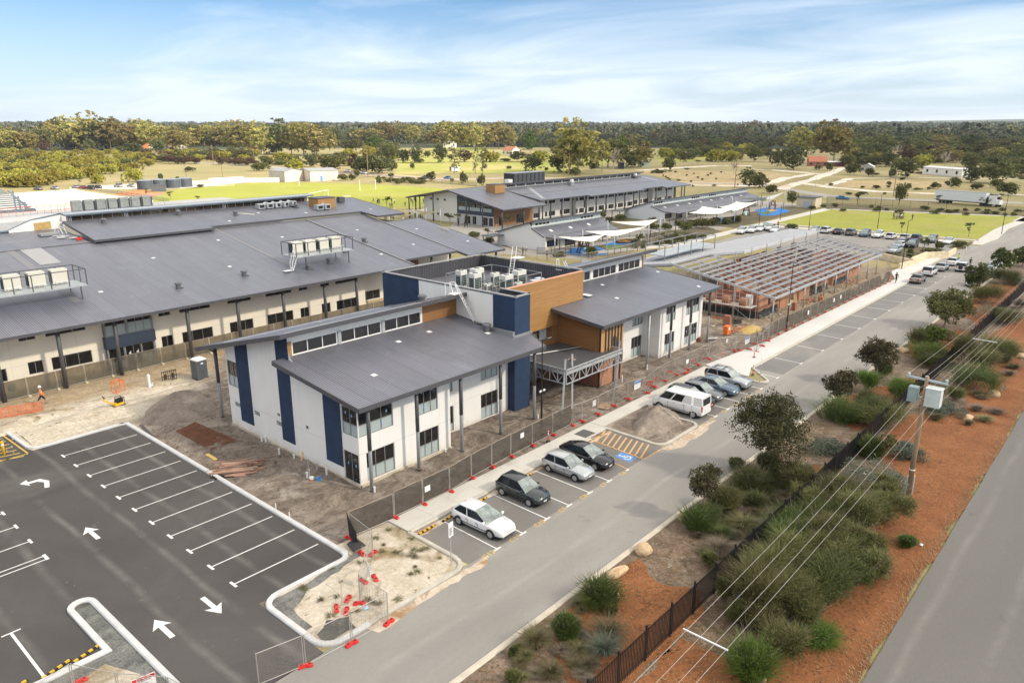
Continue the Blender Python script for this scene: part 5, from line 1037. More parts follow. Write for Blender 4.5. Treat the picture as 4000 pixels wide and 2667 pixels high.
def make_car(kind,pn,label,group=None,extra=None):
 k = KINDS[kind]; Lc, W = k['L'], k['W']; hw = W/2; body = paint(pn,None)if pn in PAINTS else PAINTS['white']
 t = thing('parked_car' if kind!='van' else 'parked_van',label,'car' if kind not in('van',)else 'van',(0,0,0),0,group)
 X = lambda q: (q-.5)*Lc
 vs = []; fs = []; ns = 11
 for q, wf, zb, zt in k['st']:
  w = hw*wf; mid = zb+(zt-zb)*.45; x = X(q)
  half = [(w*.86,zb),(w*.97,zb+.1),(w,mid),(w*.985,zt-.12),(w*.93,zt-.02)]
  sec = [(0-y,z)for y,z in half]+[(0,zt+.02)]+[(y,z)for y,z in half[::-1]]
  vs+=[(x,y,z)for y,z in sec]
 N = len(k['st'])
 for i in range(N-1):
  for j in range(ns-1): fs.append((i*ns+j,i*ns+j+1,(i+1)*ns+j+1,(i+1)*ns+j))
  fs.append((i*ns+ns-1,i*ns,(i+1)*ns,(i+1)*ns+ns-1))
 fs+=[tuple(range(ns-1,-1,-1)),tuple(range((N-1)*ns,N*ns))]
 b = MB().add(vs,fs).bd('body',body,t,smooth=True)
 me = b.data; me.polygons.foreach_set('use_smooth',[len(p.vertices)==4 for p in me.polygons])
 belt = lambda q: np.interp(q,[s[0]for s in k['st']],[s[3]for s in k['st']])
 wid = lambda q: hw*np.interp(q,[s[0]for s in k['st']],[s[1]for s in k['st']])
 r0, r1, f1, f0 = k['gh']; rz = k['rz']; rw = hw*k['rw']; bw_ = .93
 P = lambda q, y, z: (X(q),y,z)
 Bp = lambda q, s: P(q,s*wid(q)*bw_*.985,belt(q)-.03); rt = lambda q, s: P(q,s*rw,rz-.05)
 m = MB(); qs = [r1+(f1-r1)*i/4 for i in range(5)]; cr = [-.03,.035,.055,.04,-.02]
 rows = []
 for i, q in enumerate(qs): rows+=[P(q,-rw,rz-.05),P(q,-rw*.82,rz-.012+cr[i]*.5),P(q,0,rz+cr[i]),P(q,rw*.82,rz-.012+cr[i]*.5),P(q,rw,rz-.05)]
 m.add(rows,[(i*5+j,i*5+j+1,i*5+5+j+1,i*5+5+j)for i in range(4)for j in range(4)]); m.bd('roof',body if not(extra and extra.get('blackroof'))else PAINTS['black'],t,smooth=True)
 MB().qd(Bp(f0,-1),Bp(f0,1),rt(f1,1),rt(f1,-1)).bd('windscreen',WINDSC,t); rw_ = MB(); qa, qb, qc, qd = [Vector(v)for v in(Bp(r0,1),Bp(r0,-1),rt(r1,-1),rt(r1,1))]; rw_.qd(qa,qb,qc,qd).bd('tailgate' if kind=='van' else 'rear_window',body if kind=='van' else CARGL,t)
 if kind=='van': MB().qd(*[p_+Vector((-.012,0,0))for p_ in(qa.lerp(qd,.12).lerp(qb.lerp(qc,.12),.1),qa.lerp(qd,.12).lerp(qb.lerp(qc,.12),.9),qa.lerp(qd,.85).lerp(qb.lerp(qc,.85),.9),qa.lerp(qd,.85).lerp(qb.lerp(qc,.85),.1))]).bd('rear_window',CARGL,t)
 lerp = lambda a, c, s: tuple(a[i]+(c[i]-a[i])*s for i in range(3))
 pil = MB()
 for s in(-1,1):
  ba = [Bp(r0+(f0-r0)*i/6,s)for i in range(7)]; ta = [rt(r1+(f1-r1)*i/6,s)for i in range(7)]
  pan = extra.get('panel')if extra else None
  cuts = [(.05,.42),(.46,.98)]if kind!='van' else[(.05,.4),(.45,.68),(.72,.97)]
  pil.add(ba+ta,[(i,i+1,8+i,7+i)if s>0 else(i+1,i,7+i,8+i)for i in range(6)])
  for ci, (c0,c1)in enumerate(cuts):
   if kind=='van' and ci==0: continue
   g = MB(); pts = []; o = .012*s
   def onside(c,v):
    q0, q1 = r0+(f0-r0)*c, r1+(f1-r1)*c; p = lerp(Bp(q0,s),rt(q1,s),v); return(p[0],p[1]+o,p[2])
   n_ = 4; lo = [onside(c0+(c1-c0)*i/n_,.1)for i in range(n_+1)]; hi = [onside(c0+(c1-c0)*(i/n_ if kind!='liftback' else i/n_),.9)for i in range(n_+1)]
   g.add(lo+hi,[(i,i+1,n_+2+i,n_+1+i)for i in range(n_)]); g.bd('side_window',CARGL,t)
 pil.bd('pillars',body,t,smooth=True)
 for q in k['wb']:
  for s in(-1,1):
   w = wheel_bm(k['wr']).bd('wheel',TYRE,t,smooth=True); w.location = (X(q),s*(hw-.10),k['wr']); w.rotation_euler = (R(90)*s,0,0)
   rm = MB().la([(.03,-.125),(k['wr']*.64,-.118),(k['wr']*.68,-.112)],14);
   for a in range(5): rm.cb((math.cos(a*1.257)*k['wr']*.36,math.sin(a*1.257)*k['wr']*.36,-.13),k['wr']*.5,.055,.02,a*1.257)
   rm.bd('rim',RIM,w,(0,0,0))
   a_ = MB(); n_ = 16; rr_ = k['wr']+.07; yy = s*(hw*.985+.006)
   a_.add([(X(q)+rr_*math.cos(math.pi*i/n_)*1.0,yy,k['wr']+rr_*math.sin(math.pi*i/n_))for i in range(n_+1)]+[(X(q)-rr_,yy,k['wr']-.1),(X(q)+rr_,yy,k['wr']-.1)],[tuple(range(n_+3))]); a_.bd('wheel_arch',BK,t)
 zf = belt(.93)
 for s in(-1,1):
  MB().qd((X(.925),s*wid(.925)*.99,zf-.06),(X(.985),s*wid(.985)*.93,zf-.2),(X(.992),s*hw*.42,zf-.19),(X(.95),s*hw*.52,zf-.03)).bd('headlight',LAMPW,t)
  zr = belt(.03); m = MB(); m.add([(X(.0)-.012,s*wid(0)*.98,zr-.06),(X(.0)-.012,s*wid(0)*.66,zr-.08),(X(.0)-.012,s*wid(0)*.66,zr-.26),(X(.0)-.012,s*wid(0)*.98,zr-.28),(X(.05),s*wid(.05)*1.002,zr-.05),(X(.05),s*wid(.05)*1.002,zr-.22)],[(0,1,2,3),(0,3,5,4)])
  if kind=='van': m = MB().box(X(0)-.015,X(.015),s*wid(.01)*.9-.08,s*wid(.01)*.9+.08,.72,1.25)
  m.bd('tail_light',LAMPR,t)
  mr = MB(); mr.cb((X(f0)-.28,s*(hw+.06),belt(f0)-.01),.1,.2,.15); mr.bd('mirror',body,t)
 MB().box(X(1)-.02,X(1)+.012,-.18,.18,k['st'][-1][2]+.05,k['st'][-1][2]+.16).bd('number_plate',PLATE,t); MB().box(X(0)-.02,X(0)+.01,-.18,.18,.62 if kind!='van' else.6,.74).bd('number_plate',PLATE,t)
 z1 = k['st'][-1][3]; MB().add([(X(.975),-hw*.42,z1+.02),(X(.975),hw*.42,z1+.02),(X(1)+.008,hw*.4,z1-.1),(X(1)+.008,-hw*.4,z1-.1)],[(0,1,2,3)]).bd('grille',BK,t)
 MB().box(X(.02),X(.98),-hw*.84,hw*.84,k['wr']*.62,k['st'][3][2]+.03).bd('underbody',BK,t)
 MB().box(X(.985),X(1)+.006,-hw*.6,hw*.6,k['st'][-1][2]-.05,k['st'][-1][2]+.03).bd('lower_intake',BK,t)
 tm = MB(); zb_ = k['wr']+.12
 for s in(-1,1):
  for q in((.36,.56)if kind!='van' else(.34,.66)): w_ = wid(q)*1.0; tm.box(X(q)-.012,X(q)+.012,s*w_-.012,s*w_+.006,zb_,belt(q)-.16)
  tm.box(X(.25),X(.75),s*hw-.012,s*hw+.008,zb_-.02,zb_+.02)
  for q in(.38,.58): tm.cb((X(q)-.18,s*(wid(q)*.985),belt(q)-.17),.16,.05,.03)
 tm.bd('door_trim',BK,t)
 if extra:
  if extra.get('rack'):
   m = MB()
   for s in(-1,1): m.bar(P(r1+.03,s*rw*.88,rz+.07),P(f1-.03,s*rw*.88,rz+.07),.045)
   for q in(r1+.1,f1-.12): m.bar(P(q,-rw*.88,rz+.08),P(q,rw*.88,rz+.08),.04)
   m.bd('roof_rack',BK,t)
  if extra.get('spare'):
   w = wheel_bm(.36,.24).bd('spare_wheel',TYRE,t); w.location = (X(0)-.12,0,.95); w.rotation_euler = (0,R(90),0)
  if extra.get('bullbar'):
   m = MB()
   for s in(-.4,.4): m.bar((X(1)+.1,s,.45),(X(1)+.08,s,1.0),.06)
   m.bar((X(1)+.1,-.6,.9),(X(1)+.1,.6,.9),.06).bar((X(1)+.1,-.6,.6),(X(1)+.1,.6,.6),.06); m.bd('bull_bar',RIM,t)
 return t
proto = {}
def car(kind,pn,x,y,rz,label,group=None,extra=None):
 key = (kind,pn,str(extra))
 if key in proto: return dup(proto[key],(x,y,.014),rz,label,group)
 t = make_car(kind,pn,label,group,extra); t.location = (x,y,.014); t.rotation_euler = (0,0,rz); proto[key] = t; return t
dn, up = R(-90), R(90); G1 = 'cars in the bays beside the white building'
car('fastback','white',31.95,30.55,dn+.02,'white hatchback in the first numbered bay at the corner of the access road',G1)
car('hatchback','charcoal',36.85,31.3,dn,'dark charcoal hatchback next to the white hatchback',G1)
car('hatchback','silver',42.0,31.15,dn,'silver hatchback between two dark cars',G1)
car('liftback','black',44.55,31.25,dn,'black liftback beside the blue disabled bay symbol',G1)
car('van','white',59.35,31.2,up,'white van with rear door to the road, next to the sand heap','cars in the bays by the sand island')
car('suv','black',61.4,31.4,dn,'black wagon parked behind the white van','cars in the bays by the sand island')
car('hatchback','grey',63.9,31.4,dn,'dark grey hatchback third in the row from the white van','cars in the bays by the sand island')
car('sedan','steelblue',66.4,31.2,dn,'dark sedan next to the silver four-wheel drive','cars in the bays by the sand island')
car('suv','silver',69.0,31.1,dn,'tall silver four-wheel drive with roof racks and bull bar at the row end','cars in the bays by the sand island',dict(rack=1,spare=1,bullbar=1))
G2 = 'cars parked along the far kerb'
car('sedan','bronze',*A3(1372,240)[:2],0,'dusty bronze sedan nearest in the kerb row on the access road',G2)
car('suv','white',*A3(1480,175)[:2],0,'white wagon in front of the bronze sedan',G2)
car('sedan','silver',*A3(1590,130)[:2],0,'silver sedan third along the kerb row',G2)
car('sedan','white',*A3(1695,80)[:2],0,'white sedan with a person beside it at the head of the kerb row',G2)
car('suv','white',*A3(1780,135)[:2],.05,'white four-wheel drive with rear spare wheel standing in the lane','cars in the access road lane',dict(spare=1))
car('suv','grey',*A3(1990,190)[:2],up*2,'dark car half hidden by the kerb tree, facing the camera','cars in the access road lane')
car('sedan','white',*A3(2050,130)[:2],up*2,'white car behind the dark one at the far right kerb','cars in the access road lane')
car('hatchback','white',*A3(1880,270)[:2],up*2,'white car nose peeping from behind the kerb tree','cars in the access road lane')
G3 = 'row of cars facing the lawn'
for kx, (kind,pn,lab,rz_)in enumerate((('sedan','silver','leftmost silver sedan in the row by the lawn',up*2),('suv','white','white wagon second from the left in the row by the lawn',0),('sedan','black','black sedan third in the row by the lawn',0),('suv','grey','grey wagon with dark rear window fourth in the lawn row',0),('suv','steelblue','blue-grey crossover facing the camera in the lawn row',up*2),('suv','white','white wagon facing the camera in the middle of the lawn row',up*2),('hatchback','white','small white hatchback showing its tail in the lawn row',0),('hatchback','white','white hatchback left of the dark partly hidden car',0),('suv','black','black car partly hidden behind a sapling in the lawn row',0),('suv','grey','grey wagon with dark grille next to last in the lawn row',up*2),('sedan','white','rightmost white sedan facing the camera in the lawn row',up*2))):
 px_ = (445,550,660,785,895,1015,1135,1265,1375,1515,1660)[kx]; py_ = (1185,1195,1205,1212,1228,1238,1250,1260,1268,1280,1295)[kx]
 x, y, _ = B3(px_,py_); car(kind,pn,191.0,y,rz_,lab,G3)
car('suv','silver',*B3(1160,1385)[:2],up*2-.1,'silver wagon parked by the retaining wall planter','cars near the planter'); car('hatchback','white',*B3(1200,1335)[:2],up*2-.1,'white car just behind the silver wagon at the planter','cars near the planter'); car('suv','black',*B3(1320,1330)[:2],up*2,'black car among the planter trees','cars near the planter')
for kx, (px_,py_,kind,lab)in enumerate(((2105,1205,'suv','nearest'),(2200,1195,'suv','second'),(2275,1180,'sedan','third'),(2330,1165,'suv','fourth'))):
 car(kind,'white',*B2(px_,py_)[:2],up*2+.2,lab+' white car in the cluster behind the steel-framed roof','white cars behind the steel roof')
car('suv','white',*B3(20,1175)[:2],up*2+.2,'fifth white car in the cluster behind the steel-framed roof','white cars behind the steel roof'); car('sedan','white',*B3(60,1190)[:2],up*2+.2,'white car at the right end of the cluster by the shrubs','white cars behind the steel roof')
dr = math.atan2(far_road[2][1]-far_road[1][1],far_road[2][0]-far_road[1][0])
car('sedan','blue',*B3(685,893)[:2],dr+math.pi,'bright blue car on the far road behind the fence','cars on the far road')
dr2 = math.atan2(far_road[6][1]-far_road[5][1],far_road[6][0]-far_road[5][0])
car('suv','white',*B1(988,660)[:2],dr2,'white wagon on the road behind the oval','cars on the far road'); car('hatchback','blue',*B1(1756,703)[:2],dr2,'blue hatchback on the road behind the oval','cars on the far road'); car('suv','grey',*B1(1555,700)[:2],dr2,'grey wagon half behind a bush on the road past the oval','cars on the far road'); car('sedan','white',*B1(840,640)[:2],dr2,'pale car among the bushes beside the sheds','cars on the far road')
for px_, py_, kind, pn, lab in((700,790,'sedan','silver','pale car at the left of the row beyond the sand yard'),(760,795,'sedan','red','red car beyond the sand yard'),(830,798,'suv','charcoal','dark wagon beyond the sand yard, beside the red car'),(895,790,'sedan','black','black sedan beyond the sand yard'),(1087,780,'suv','silver','silver four-wheel drive near the black tanks'),(1205,777,'sedan','silver','silver car next to the black tanks'),(350,805,'sedan','grey','grey car behind the left scrub edge'),(505,800,'sedan','silver','pale grey car behind the left sand yard edge')):
 car(kind,pn,*B0(px_,py_)[:2],dr2+.2,lab,'cars beyond the sand yard')
tx, ty, _ = B3(1770,935); t = thing('semi_trailer','long white semi-trailer truck on the far road behind the fence','truck',(tx,ty,0),math.atan2(B3(1960,935)[1]-B3(1590,905)[1],B3(1960,935)[0]-B3(1590,905)[0]))
MB().box(-8.5,8.2,-1.25,1.25,1.25,4.2).bd('trailer_box',M('white_trailer_skin',(.68,.71,.73),.5,var=.03),t); m = MB(); m.box(-8.5,8.2,-1.27,1.27,4.2,4.3).box(-8.5,8.2,-1.28,1.28,1.05,1.25); m.bd('trailer_rails',FG,t)
m = MB(); m.box(9.2,11.6,-1.2,1.2,.9,3.6).box(11.6,12.6,-1.1,1.1,.9,2.2); m.bd('cab',PAINTS['white'],t); MB().box(11.55,11.62,-1.0,1.0,2.4,3.4).bd('windscreen',CARGL,t)
for x in(-6.5,-5.2,-3.9,7,9.0,11.8):
 for s in(-1,1):
  w = wheel_bm(.5,.3).bd('wheel',TYRE,t); w.location = (x,s*1.05,.5); w.rotation_euler = (R(90)*s,0,0)
m = MB(); m.box(-8,9,-.5,.5,.8,1.05); m.bd('chassis',BK,t)
# - temporary fencing
def fence_panel(a,b,label,cloth=None,h=1.95,group='wire temporary fence panels',brace=False,sagtop=0,name='temporary_fence_panel'):
 a = Vector((a[0],a[1],a[2]if len(a)>2 else 0)); b = Vector((b[0],b[1],b[2]if len(b)>2 else 0)); L_ = (b-a).length; rz = math.atan2(b.y-a.y,b.x-a.x)
 t = thing(name,label,'fence panel',tuple(a),rz,group); m = MB()
 for x in(.05,L_-.05): m.tu([(x,0,.03),(x,0,h)],.024,6)
 for z_ in(.12,h-.03): m.tu([(.05,0,z_),(L_-.05,0,z_)],.02,6)
 if brace: m.tu([(L_-.3,0,h*.8),(L_-.3,.9,.05)],.02,6)
 m.bd('frame',FENCEST,t)
 m = MB()
 if cloth:
  rr = random.Random(int(L_*1000)); n = 8; vs = []
  for i in range(n+1):
   x = .05+(L_-.1)*i/n; s = sagtop*math.sin(math.pi*i/n)
   vs+=[(x,.0,.1+rr.uniform(0,.06)),(x,rr.uniform(-.06,.06),h*.5),(x,.0,h-.02-s+rr.uniform(-.03,.02))]
  m.add(vs,[(3*i+q,3*i+3+q,3*i+4+q,3*i+1+q)for i in range(n)for q in(0,1)]); m.bd('shade_cloth',cloth,t)
  m2 = MB(); m2 .tu([v for v in vs[2::3]],.035,5); m2 .bd('rolled_top',M('rolled_cloth',(.26,.21,.165),.9)if not bpy.data.materials.get('rolled_cloth')else bpy.data.materials['rolled_cloth'],t)
 else:
  for i in range(1,int(L_/.24)): m.bar((i*.24,0,.12),(i*.24,0,h-.03),.007)
  for i in range(1,9): m.bar((.05,0,.12+i*(h-.15)/9),(L_-.05,0,.12+i*(h-.15)/9),.006)
  m.qd((.05,0,.12),(L_-.05,0,.12),(L_-.05,0,h-.03),(.05,0,h-.03)); m.k = 0
  m.bd('wire_mesh',MESHW,t)
 return t
FENCEST = M('galvanised_fence_tube',(.40,.38,.35),.5,.3,var=.1)
def foot_proto(mat,key):
 t = thing('ballast_block',None,'ballast block',(0,0,0),0,'red plastic feet of the temporary fence' if key=='red' else 'pale concrete feet of the left fence'); m = MB()
 vs = []
 for x, w, h in((-.36,.09,.05),(-.33,.13,.12),(-.12,.13,.15),(-.08,.07,.17),(.08,.07,.17),(.12,.13,.15),(.33,.13,.12),(.36,.09,.05)): vs+=[(x,-w,0),(x,w,0),(x,w*.85,h),(x,-w*.85,h)]
 fs = [(4*i+j,4*i+4+j,4*i+4+(j+1)%4,4*i+(j+1)%4)for i in range(7)for j in range(4)]+[(0,1,2,3),(31,30,29,28)]
 m.add(vs,fs).bd('moulded_body',mat,t); m = MB()
 for x in(-.2,.2): m.cb((x,0,.135),.1,.1,.02)
 m.bd('filler_cap',BK if key=='red' else FENCEST,t); return t
FR = foot_proto(RED,'red'); FY = foot_proto(M('pale_yellow_concrete',(.55,.50,.33),.8),'pale'); used_ = {'red':0,'pale':0}
def foot(x,y,rz,label,key='red'):
 p_ = FR if key=='red' else FY
 if not used_[key]: used_[key] = 1; p_.location = (x,y,.126 if(33.8<y<36.6 and x>28 and key=='red')else.02); p_.rotation_euler = (0,0,rz); p_['label'] = label; return p_
 return dup(p_,(x,y,.126 if(33.8<y<36.6 and x>28 and key=='red')else.02),rz,label)
LBL = 'red plastic fence foot under the brown shade-cloth fence'
def run(pts,lab,cloth=None,feet='red',footlab=LBL,step=2.42,h=1.95,group=None,jit=0.0,sag=None):
 n = 0
 for(x0,y0), (x1,y1)in zip(pts,pts[1:]):
  L_ = math.hypot(x1-x0,y1-y0); k = max(1,round(L_/step)); a = math.atan2(y1-y0,x1-x0)
  for i in range(k):
   p = (x0+(x1-x0)*i/k,y0+(y1-y0)*i/k); q = (x0+(x1-x0)*(i+1)/k,y0+(y1-y0)*(i+1)/k)
   z0 = .12 if cloth is SHADE and p[0]>28 else 0.0
   fence_panel((*p,z0),(*q,z0),lab,cloth,h,group or lab,sagtop=sag(n)if sag else 0); foot(p[0],p[1],a+R(90)+rnd.uniform(-.25,.25),footlab,feet); n+=1
rr = random.Random(2)
run([(25.2,36.0),(28.7,35.75),(33.8,35.65),(36.4,36.0),(41.2,36.3),(49.6,36.6)],'temporary fence panel wrapped in brown shade cloth in front of the white building',SHADE,group='shade-cloth fence before the white building')
PB = [A2(640,1530)[:2],A2(785,1465)[:2],A2(930,1388)[:2],A2(1060,1325)[:2],A2(1225,1280)[:2]]
run([(49.8,36.6)]+PB,'bare wire fence panel between the canopy and the sand heap',None,footlab='red plastic fence foot near the sand heap',group='bare wire fence panels by the canopy')
PC = [A2(1240,1270)[:2],A2(1300,1212)[:2],A2(1395,1150)[:2],A2(1505,1095)[:2],A2(1700,1000)[:2]]
run(PC,'bare wire fence panel behind the row with the white van',None,footlab='red plastic fence foot behind the parked van row',group='bare wire fence panels behind the van row')
PD = [A2(1700,1000)[:2],A2(1905,900)[:2],A2(2045,880)[:2],A2(2245,885)[:2],A3(40,745)[:2]]
run(PD,'bare wire fence panel before the orange site box',None,footlab='red plastic fence foot before the orange site box',group='bare wire fence panels by the orange box')
for p_ in((1450,1072),(1600,1085),(1320,1130),(1670,970),(1270,1160),(1250,1190),(1780,945),(2090,875),(2175,868)): x, y, _ = A2(*p_); foot(x,y,rr.uniform(0,3),'spare red fence foot dropped in the mud behind the parked cars')
PE = [(84.8,35.2),(88.5,35.1),(96,34.95),(104,34.75),(112,34.6),(120,34.5),(128,34.3),(136,34.2)]
run(PE,'shade-cloth fence panel along the new footpath before the brick shell',SHADE,footlab='red plastic fence foot on the new footpath by the brick shell',group='shade-cloth fence before the brick shell',sag=lambda n:1.3 if n in(0,1,13,18)else 0.0)
run([(136,34.2),(141,35.2),(146,37.4)],'bare wire fence panel at the far end of the brick shell',None,footlab='red plastic fence foot at the far end of the brick shell',group='bare wire fence panels at the far end of the shell')
PF = [D1(1080,420)[:2],D1(955,835)[:2],D1(1222,1012)[:2],D1(880,1198)[:2],D1(452,1420)[:2],D1(20,1600)[:2]]
for i, (a,b,lab)in enumerate(zip(PF,PF[1:],('wire fence panel running back over the sandy verge to the cloth corner','wire fence panel turning across the sandy verge','wire fence panel across the verge kerb beside the access road','wire fence panel across the car park entry by the verge tip','wire fence panel at the bottom edge crossing the car park entry'))):
 fence_panel(a,b,lab,None,1.85,'wire fence panels on the sandy verge')
fence_panel((25.2,36.0),PF[0],'slack wire fence panel at the end of the brown cloth fence',None,1.9,'wire fence panels on the sandy verge')
m = MB(); m.add([(25.2,36.02,.1),(25.05,35.4,.05),(25.0,34.9,.0),(25.1,36.05,2.0),(24.95,35.4,1.5),(24.95,34.9,1.0)],[(0,1,4,3),(1,2,5,4)]); tag(m.bd('loose_shade_cloth',M('black_shade_cloth',(.02,.02,.022),.9)),'loose end of black shade cloth hanging at the fence corner','cloth')
for x, y, a, l in((*D1(970,385)[:2],1.4,'upright red fence foot by the fence corner post'),(*D1(1075,385)[:2],.3,'red fence foot lying under the fence corner post'),(*D1(985,640)[:2],1.5,'red fence foot beside the panel on the verge'),(*D1(1092,610)[:2],1.2,'red fence foot standing right of the panel on the verge'),(*D1(845,805)[:2],.6,'largest red fence foot in the cluster on the sandy verge'),(*D1(950,845)[:2],-.7,'red fence foot tilted at the base of the verge fence'),(*D1(740,890)[:2],1.0,'leftmost red fence foot in the cluster on the sandy verge'),(*D1(830,915)[:2],.8,'front red fence foot in the cluster on the sandy verge'),(*D1(1222,1020)[:2],.15,'red fence foot on the road kerb right of the verge panel'),(*D1(880,1215)[:2],-.05,'red fence foot on the asphalt by the verge kerb'),(*D1(455,1420)[:2],-.5,'red fence foot alone at the car park entry'),(*D0(735,1562)[:2],-.1,'red fence foot cut by the bottom edge near the traffic island')): foot(x,y,a,l)
m = MB(); c = D1(790,860); m.tu([(c[0],c[1],.1),(c[0]-.1,c[1]+.5,.9),(c[0]-.35,c[1]+.9,1.2)],.02,5).tu([(c[0],c[1],.1),(c[0]+.3,c[1]+.4,1.3)],.02,5); m.bar((c[0]-.4,c[1],.1),(c[0]+.5,c[1]-.1,.1),.03); tag(m.bd('fence_brace',FENCEST),'bent steel fence brace among the red feet on the verge','brace')
PG = [D0(300,1590,1.85),D0(640,1385,1.85),D0(1060,1470,1.85),D0(1530,1505,1.85),D0(1900,1690,1.85)]
for a, b, l in zip(PG,PG[1:],('leftmost','second','third','fourth')): fence_panel(a[:2],b[:2],l+' wire fence panel along the bottom left edge',None,1.85,'wire fence panels at the bottom left')
run([(4,80.95),(20.6,81.15),(33.9,81.6),(48,81.5),(66,81.3)],'temporary fence panel of grey-green cloth before the long cream building',SHADEG,'pale','pale fence foot before the long cream building',2.65,1.95,'cloth fence before the long cream building')
def sign(lab,c,w,h,rz=0.0,head=None,lines=0,post=0.0,words=None,name='sign',bg=None):
 t = thing(name,lab,'sign',c,rz); MB().box(-w/2,w/2,-.015,.0,-h/2,h/2).bd('board',bg or WP,t)
 if head: MB().box(-w/2+.02,w/2-.02,-.02,-.016,h*.18,h/2-.03).bd('header',head,t)
 if lines:
  m = MB()
  for i in range(lines): z_ = h*.1-i*h*.52/lines; m.box(-w*.36,w*(.3-.08*(i%3)),-.019,-.016,z_-h*.03,z_+h*.01)
  m.bd('lettering',BK,t)
 if words: text('lettering',words[0],words[1],words[2],(0,-.024,words[3]),(R(90),0,0),t)
 if post: MB().tu([(0,.03,-c[2]),(0,.03,h/2)],.03,6).bd('post',POSTG,t)
 return t
BLUEH = M('sign_blue',(.03,.16,.45),.5); REDH = M('sign_red',(.5,.03,.04),.5)
sign('small white notice on the fence opposite the white hatchback',(31.6,35.58,1.25),.5,.42); sign('small white notice on the fence behind the silver hatchback',(42.6,36.3,1.5),.42,.42); sign('white notice on the fence beside the entry canopy',(*A2(755,1350,1.3)[:2],1.3),.5,.55)
sign('white board with blue header on the fence left of the sand heap',(*A2(1152,1180,1.4)[:2],1.4),1.1,.8,0,BLUEH,3); sign('white board with blue header on the fence behind the orange box',(*A2(2162,772,1.4)[:2],1.4),1.1,.8,0,BLUEH,3); sign('small white notice on the wire fence behind the van row',(*A2(1610,967,1.3)[:2],1.3),.5,.45); sign('small white notice on the fence by the orange box',(*A2(1975,778,1.3)[:2],1.3),.5,.45)
for px_, l in(((372,518),'first small notice on the long cloth fence by the brick shell'),((612,405),'second small notice on the long cloth fence by the brick shell'),((673,375),'third, larger notice on the long cloth fence by the brick shell'),((818,282),'farthest small notice on the long cloth fence by the brick shell')): x, y, _ = A3(*px_,1.4); sign(l,(x,34.5,1.4),.45,.55)
sign('white notice hanging on the wire panel over the sandy verge',(*D1(1032,530,1.2)[:2],1.2),.55,.8,1.2)
sign('yellow-green notice on the cloth fence before the cream building, left',(*A0(115,1220,1.1)[:2],1.1),.75,1.0,0,None,4,bg=M('pale_green_notice',(.50,.60,.36),.7)); sign('pale notice on the cloth fence beside the building doors',(*A0(1360,908,1.2)[:2],1.2),.95,.55,0,None,3,bg=M('pale_mint_notice',(.58,.66,.56),.7))
sign('white danger notice on the fence at the bottom left edge',(*D0(1320,1552,1.3)[:2],1.3),1.0,.6,-.2,REDH,2,words=('DANGER',.15,WP,.2))
sign('white parking sign with arrow on a steel post at the verge corner',(27.4,28.9,2.45),.42,.95,.1,None,6,post=1); sign('white parking sign on a post in the sand island',(*C2(1640,10)[:2],2.5),.42,1.0,.1,None,5,post=1)
sign('white parking sign on a slim post at the end of the parked row',(*A2(2275,1165)[:2],2.5),.42,.9,0,None,4,post=1); sign('small white sign on a post at the lawn junction',(*B3(1803,1452)[:2],2.5),.4,.8,0,None,3,post=1); sign('white road sign among the cars at the planter',(*B3(970,1290)[:2],2.2),.4,.5,0,None,2,post=1)
# - lamp posts, pole, palisade
def lamp(lab,x,y,h,mat=None,arm=.95,cams=False):
 t = thing('street_lamp',lab,'street lamp',(x,y,0),0,'dark slim street lamps'); m = MB(); m.tu([(0,0,0),(0,0,h*.3)],.085,8).tu([(0,0,h*.3),(0,0,h)],.06,8,.045); m.bd('pole',mat or BK,t)
 m = MB(); m.bar((0,0,h-.03),(arm,0,h+.02),.06); m.bd('arm',mat or BK,t); MB().cb((arm+.15,0,h-.02),.55,.2,.07).bd('lamp_head',SD,t)
 MB().la([(.16,0),(.16,.03),(.1,.05)],10).bd('base_plate',SD,t)
 if cams:
  m = MB()
  for s in(-1,1): m.cb((s*.25,-.05,h*.40),.35,.12,.12,.3).bar((0,0,h*.4+.05),(s*.2,0,h*.4+.05),.04)
  m.bd('cameras',WP,t)
 return t
lamp('dark street lamp before the entry canopy, carrying white cameras',48.3,38.9,7.75,None,.8,True); lamp('dark street lamp in front of the steel roof frame, carrying white cameras',93.6,34.9,8.8,None,1.0,True)
lamp('dark street lamp behind the first cars of the lawn row',188.9,67.5,8.3); lamp('dark street lamp on the lawn edge behind the middle of the car row',207.9,56.8,8.6); lamp('dark street lamp by the retaining wall planter',150.1,35.9,8.9,None,1.4); lamp('dark street lamp at the right end of the lawn path',217.2,30.8,9.6)
lamp('dark street lamp between the two classroom blocks',164.4,91,5.4); lamp('dark street lamp beside the far shade sails',190.8,81.2,8.8); lamp('short dark lamp with white top beside the sapling',143.7,85.7,3.6); lamp('short dark lamp by the nearest playground',*B2(540,1395)[:2],3.6); lamp('short dark lamp at the lawn corner beside the play area',*B3(112,1085)[:2],4.4)
x, y, _ = B3(430,835); lamp('tall pale lamp pole beside the cream utility hut',x,y,11,ST,1.5); x, y, _ = B3(1665,810); lamp('tall pale curved lamp pole behind the semi-trailer',x,y,10.5,ST,1.8)
pw = thing('power_pole','old timber power pole with pale crossarm and white transformer box among the shrubs','power pole',(55.3,10.65,0)); MB().tu([(0,0,0),(0.05,0,4.5),(.1,0,9.0)],.19,10,.12).bd('pole',WOOD,pw,smooth=True)
m = MB(); m.bar((.1,-1.3,8.7),(.1,1.25,8.75),.1,.13).bar((.1,-.7,7.35),(.1,.9,7.35),.08,.1); m.bd('crossarm',M('pale_blue_grey_crossarm',(.42,.52,.54),.6),pw); m = MB()
for yy in(-1.2,.05,1.15): m.la([(.05,0),(.09,.05),(.07,.1),(.1,.15),(.05,.2)],8,(.1,yy,8.82))
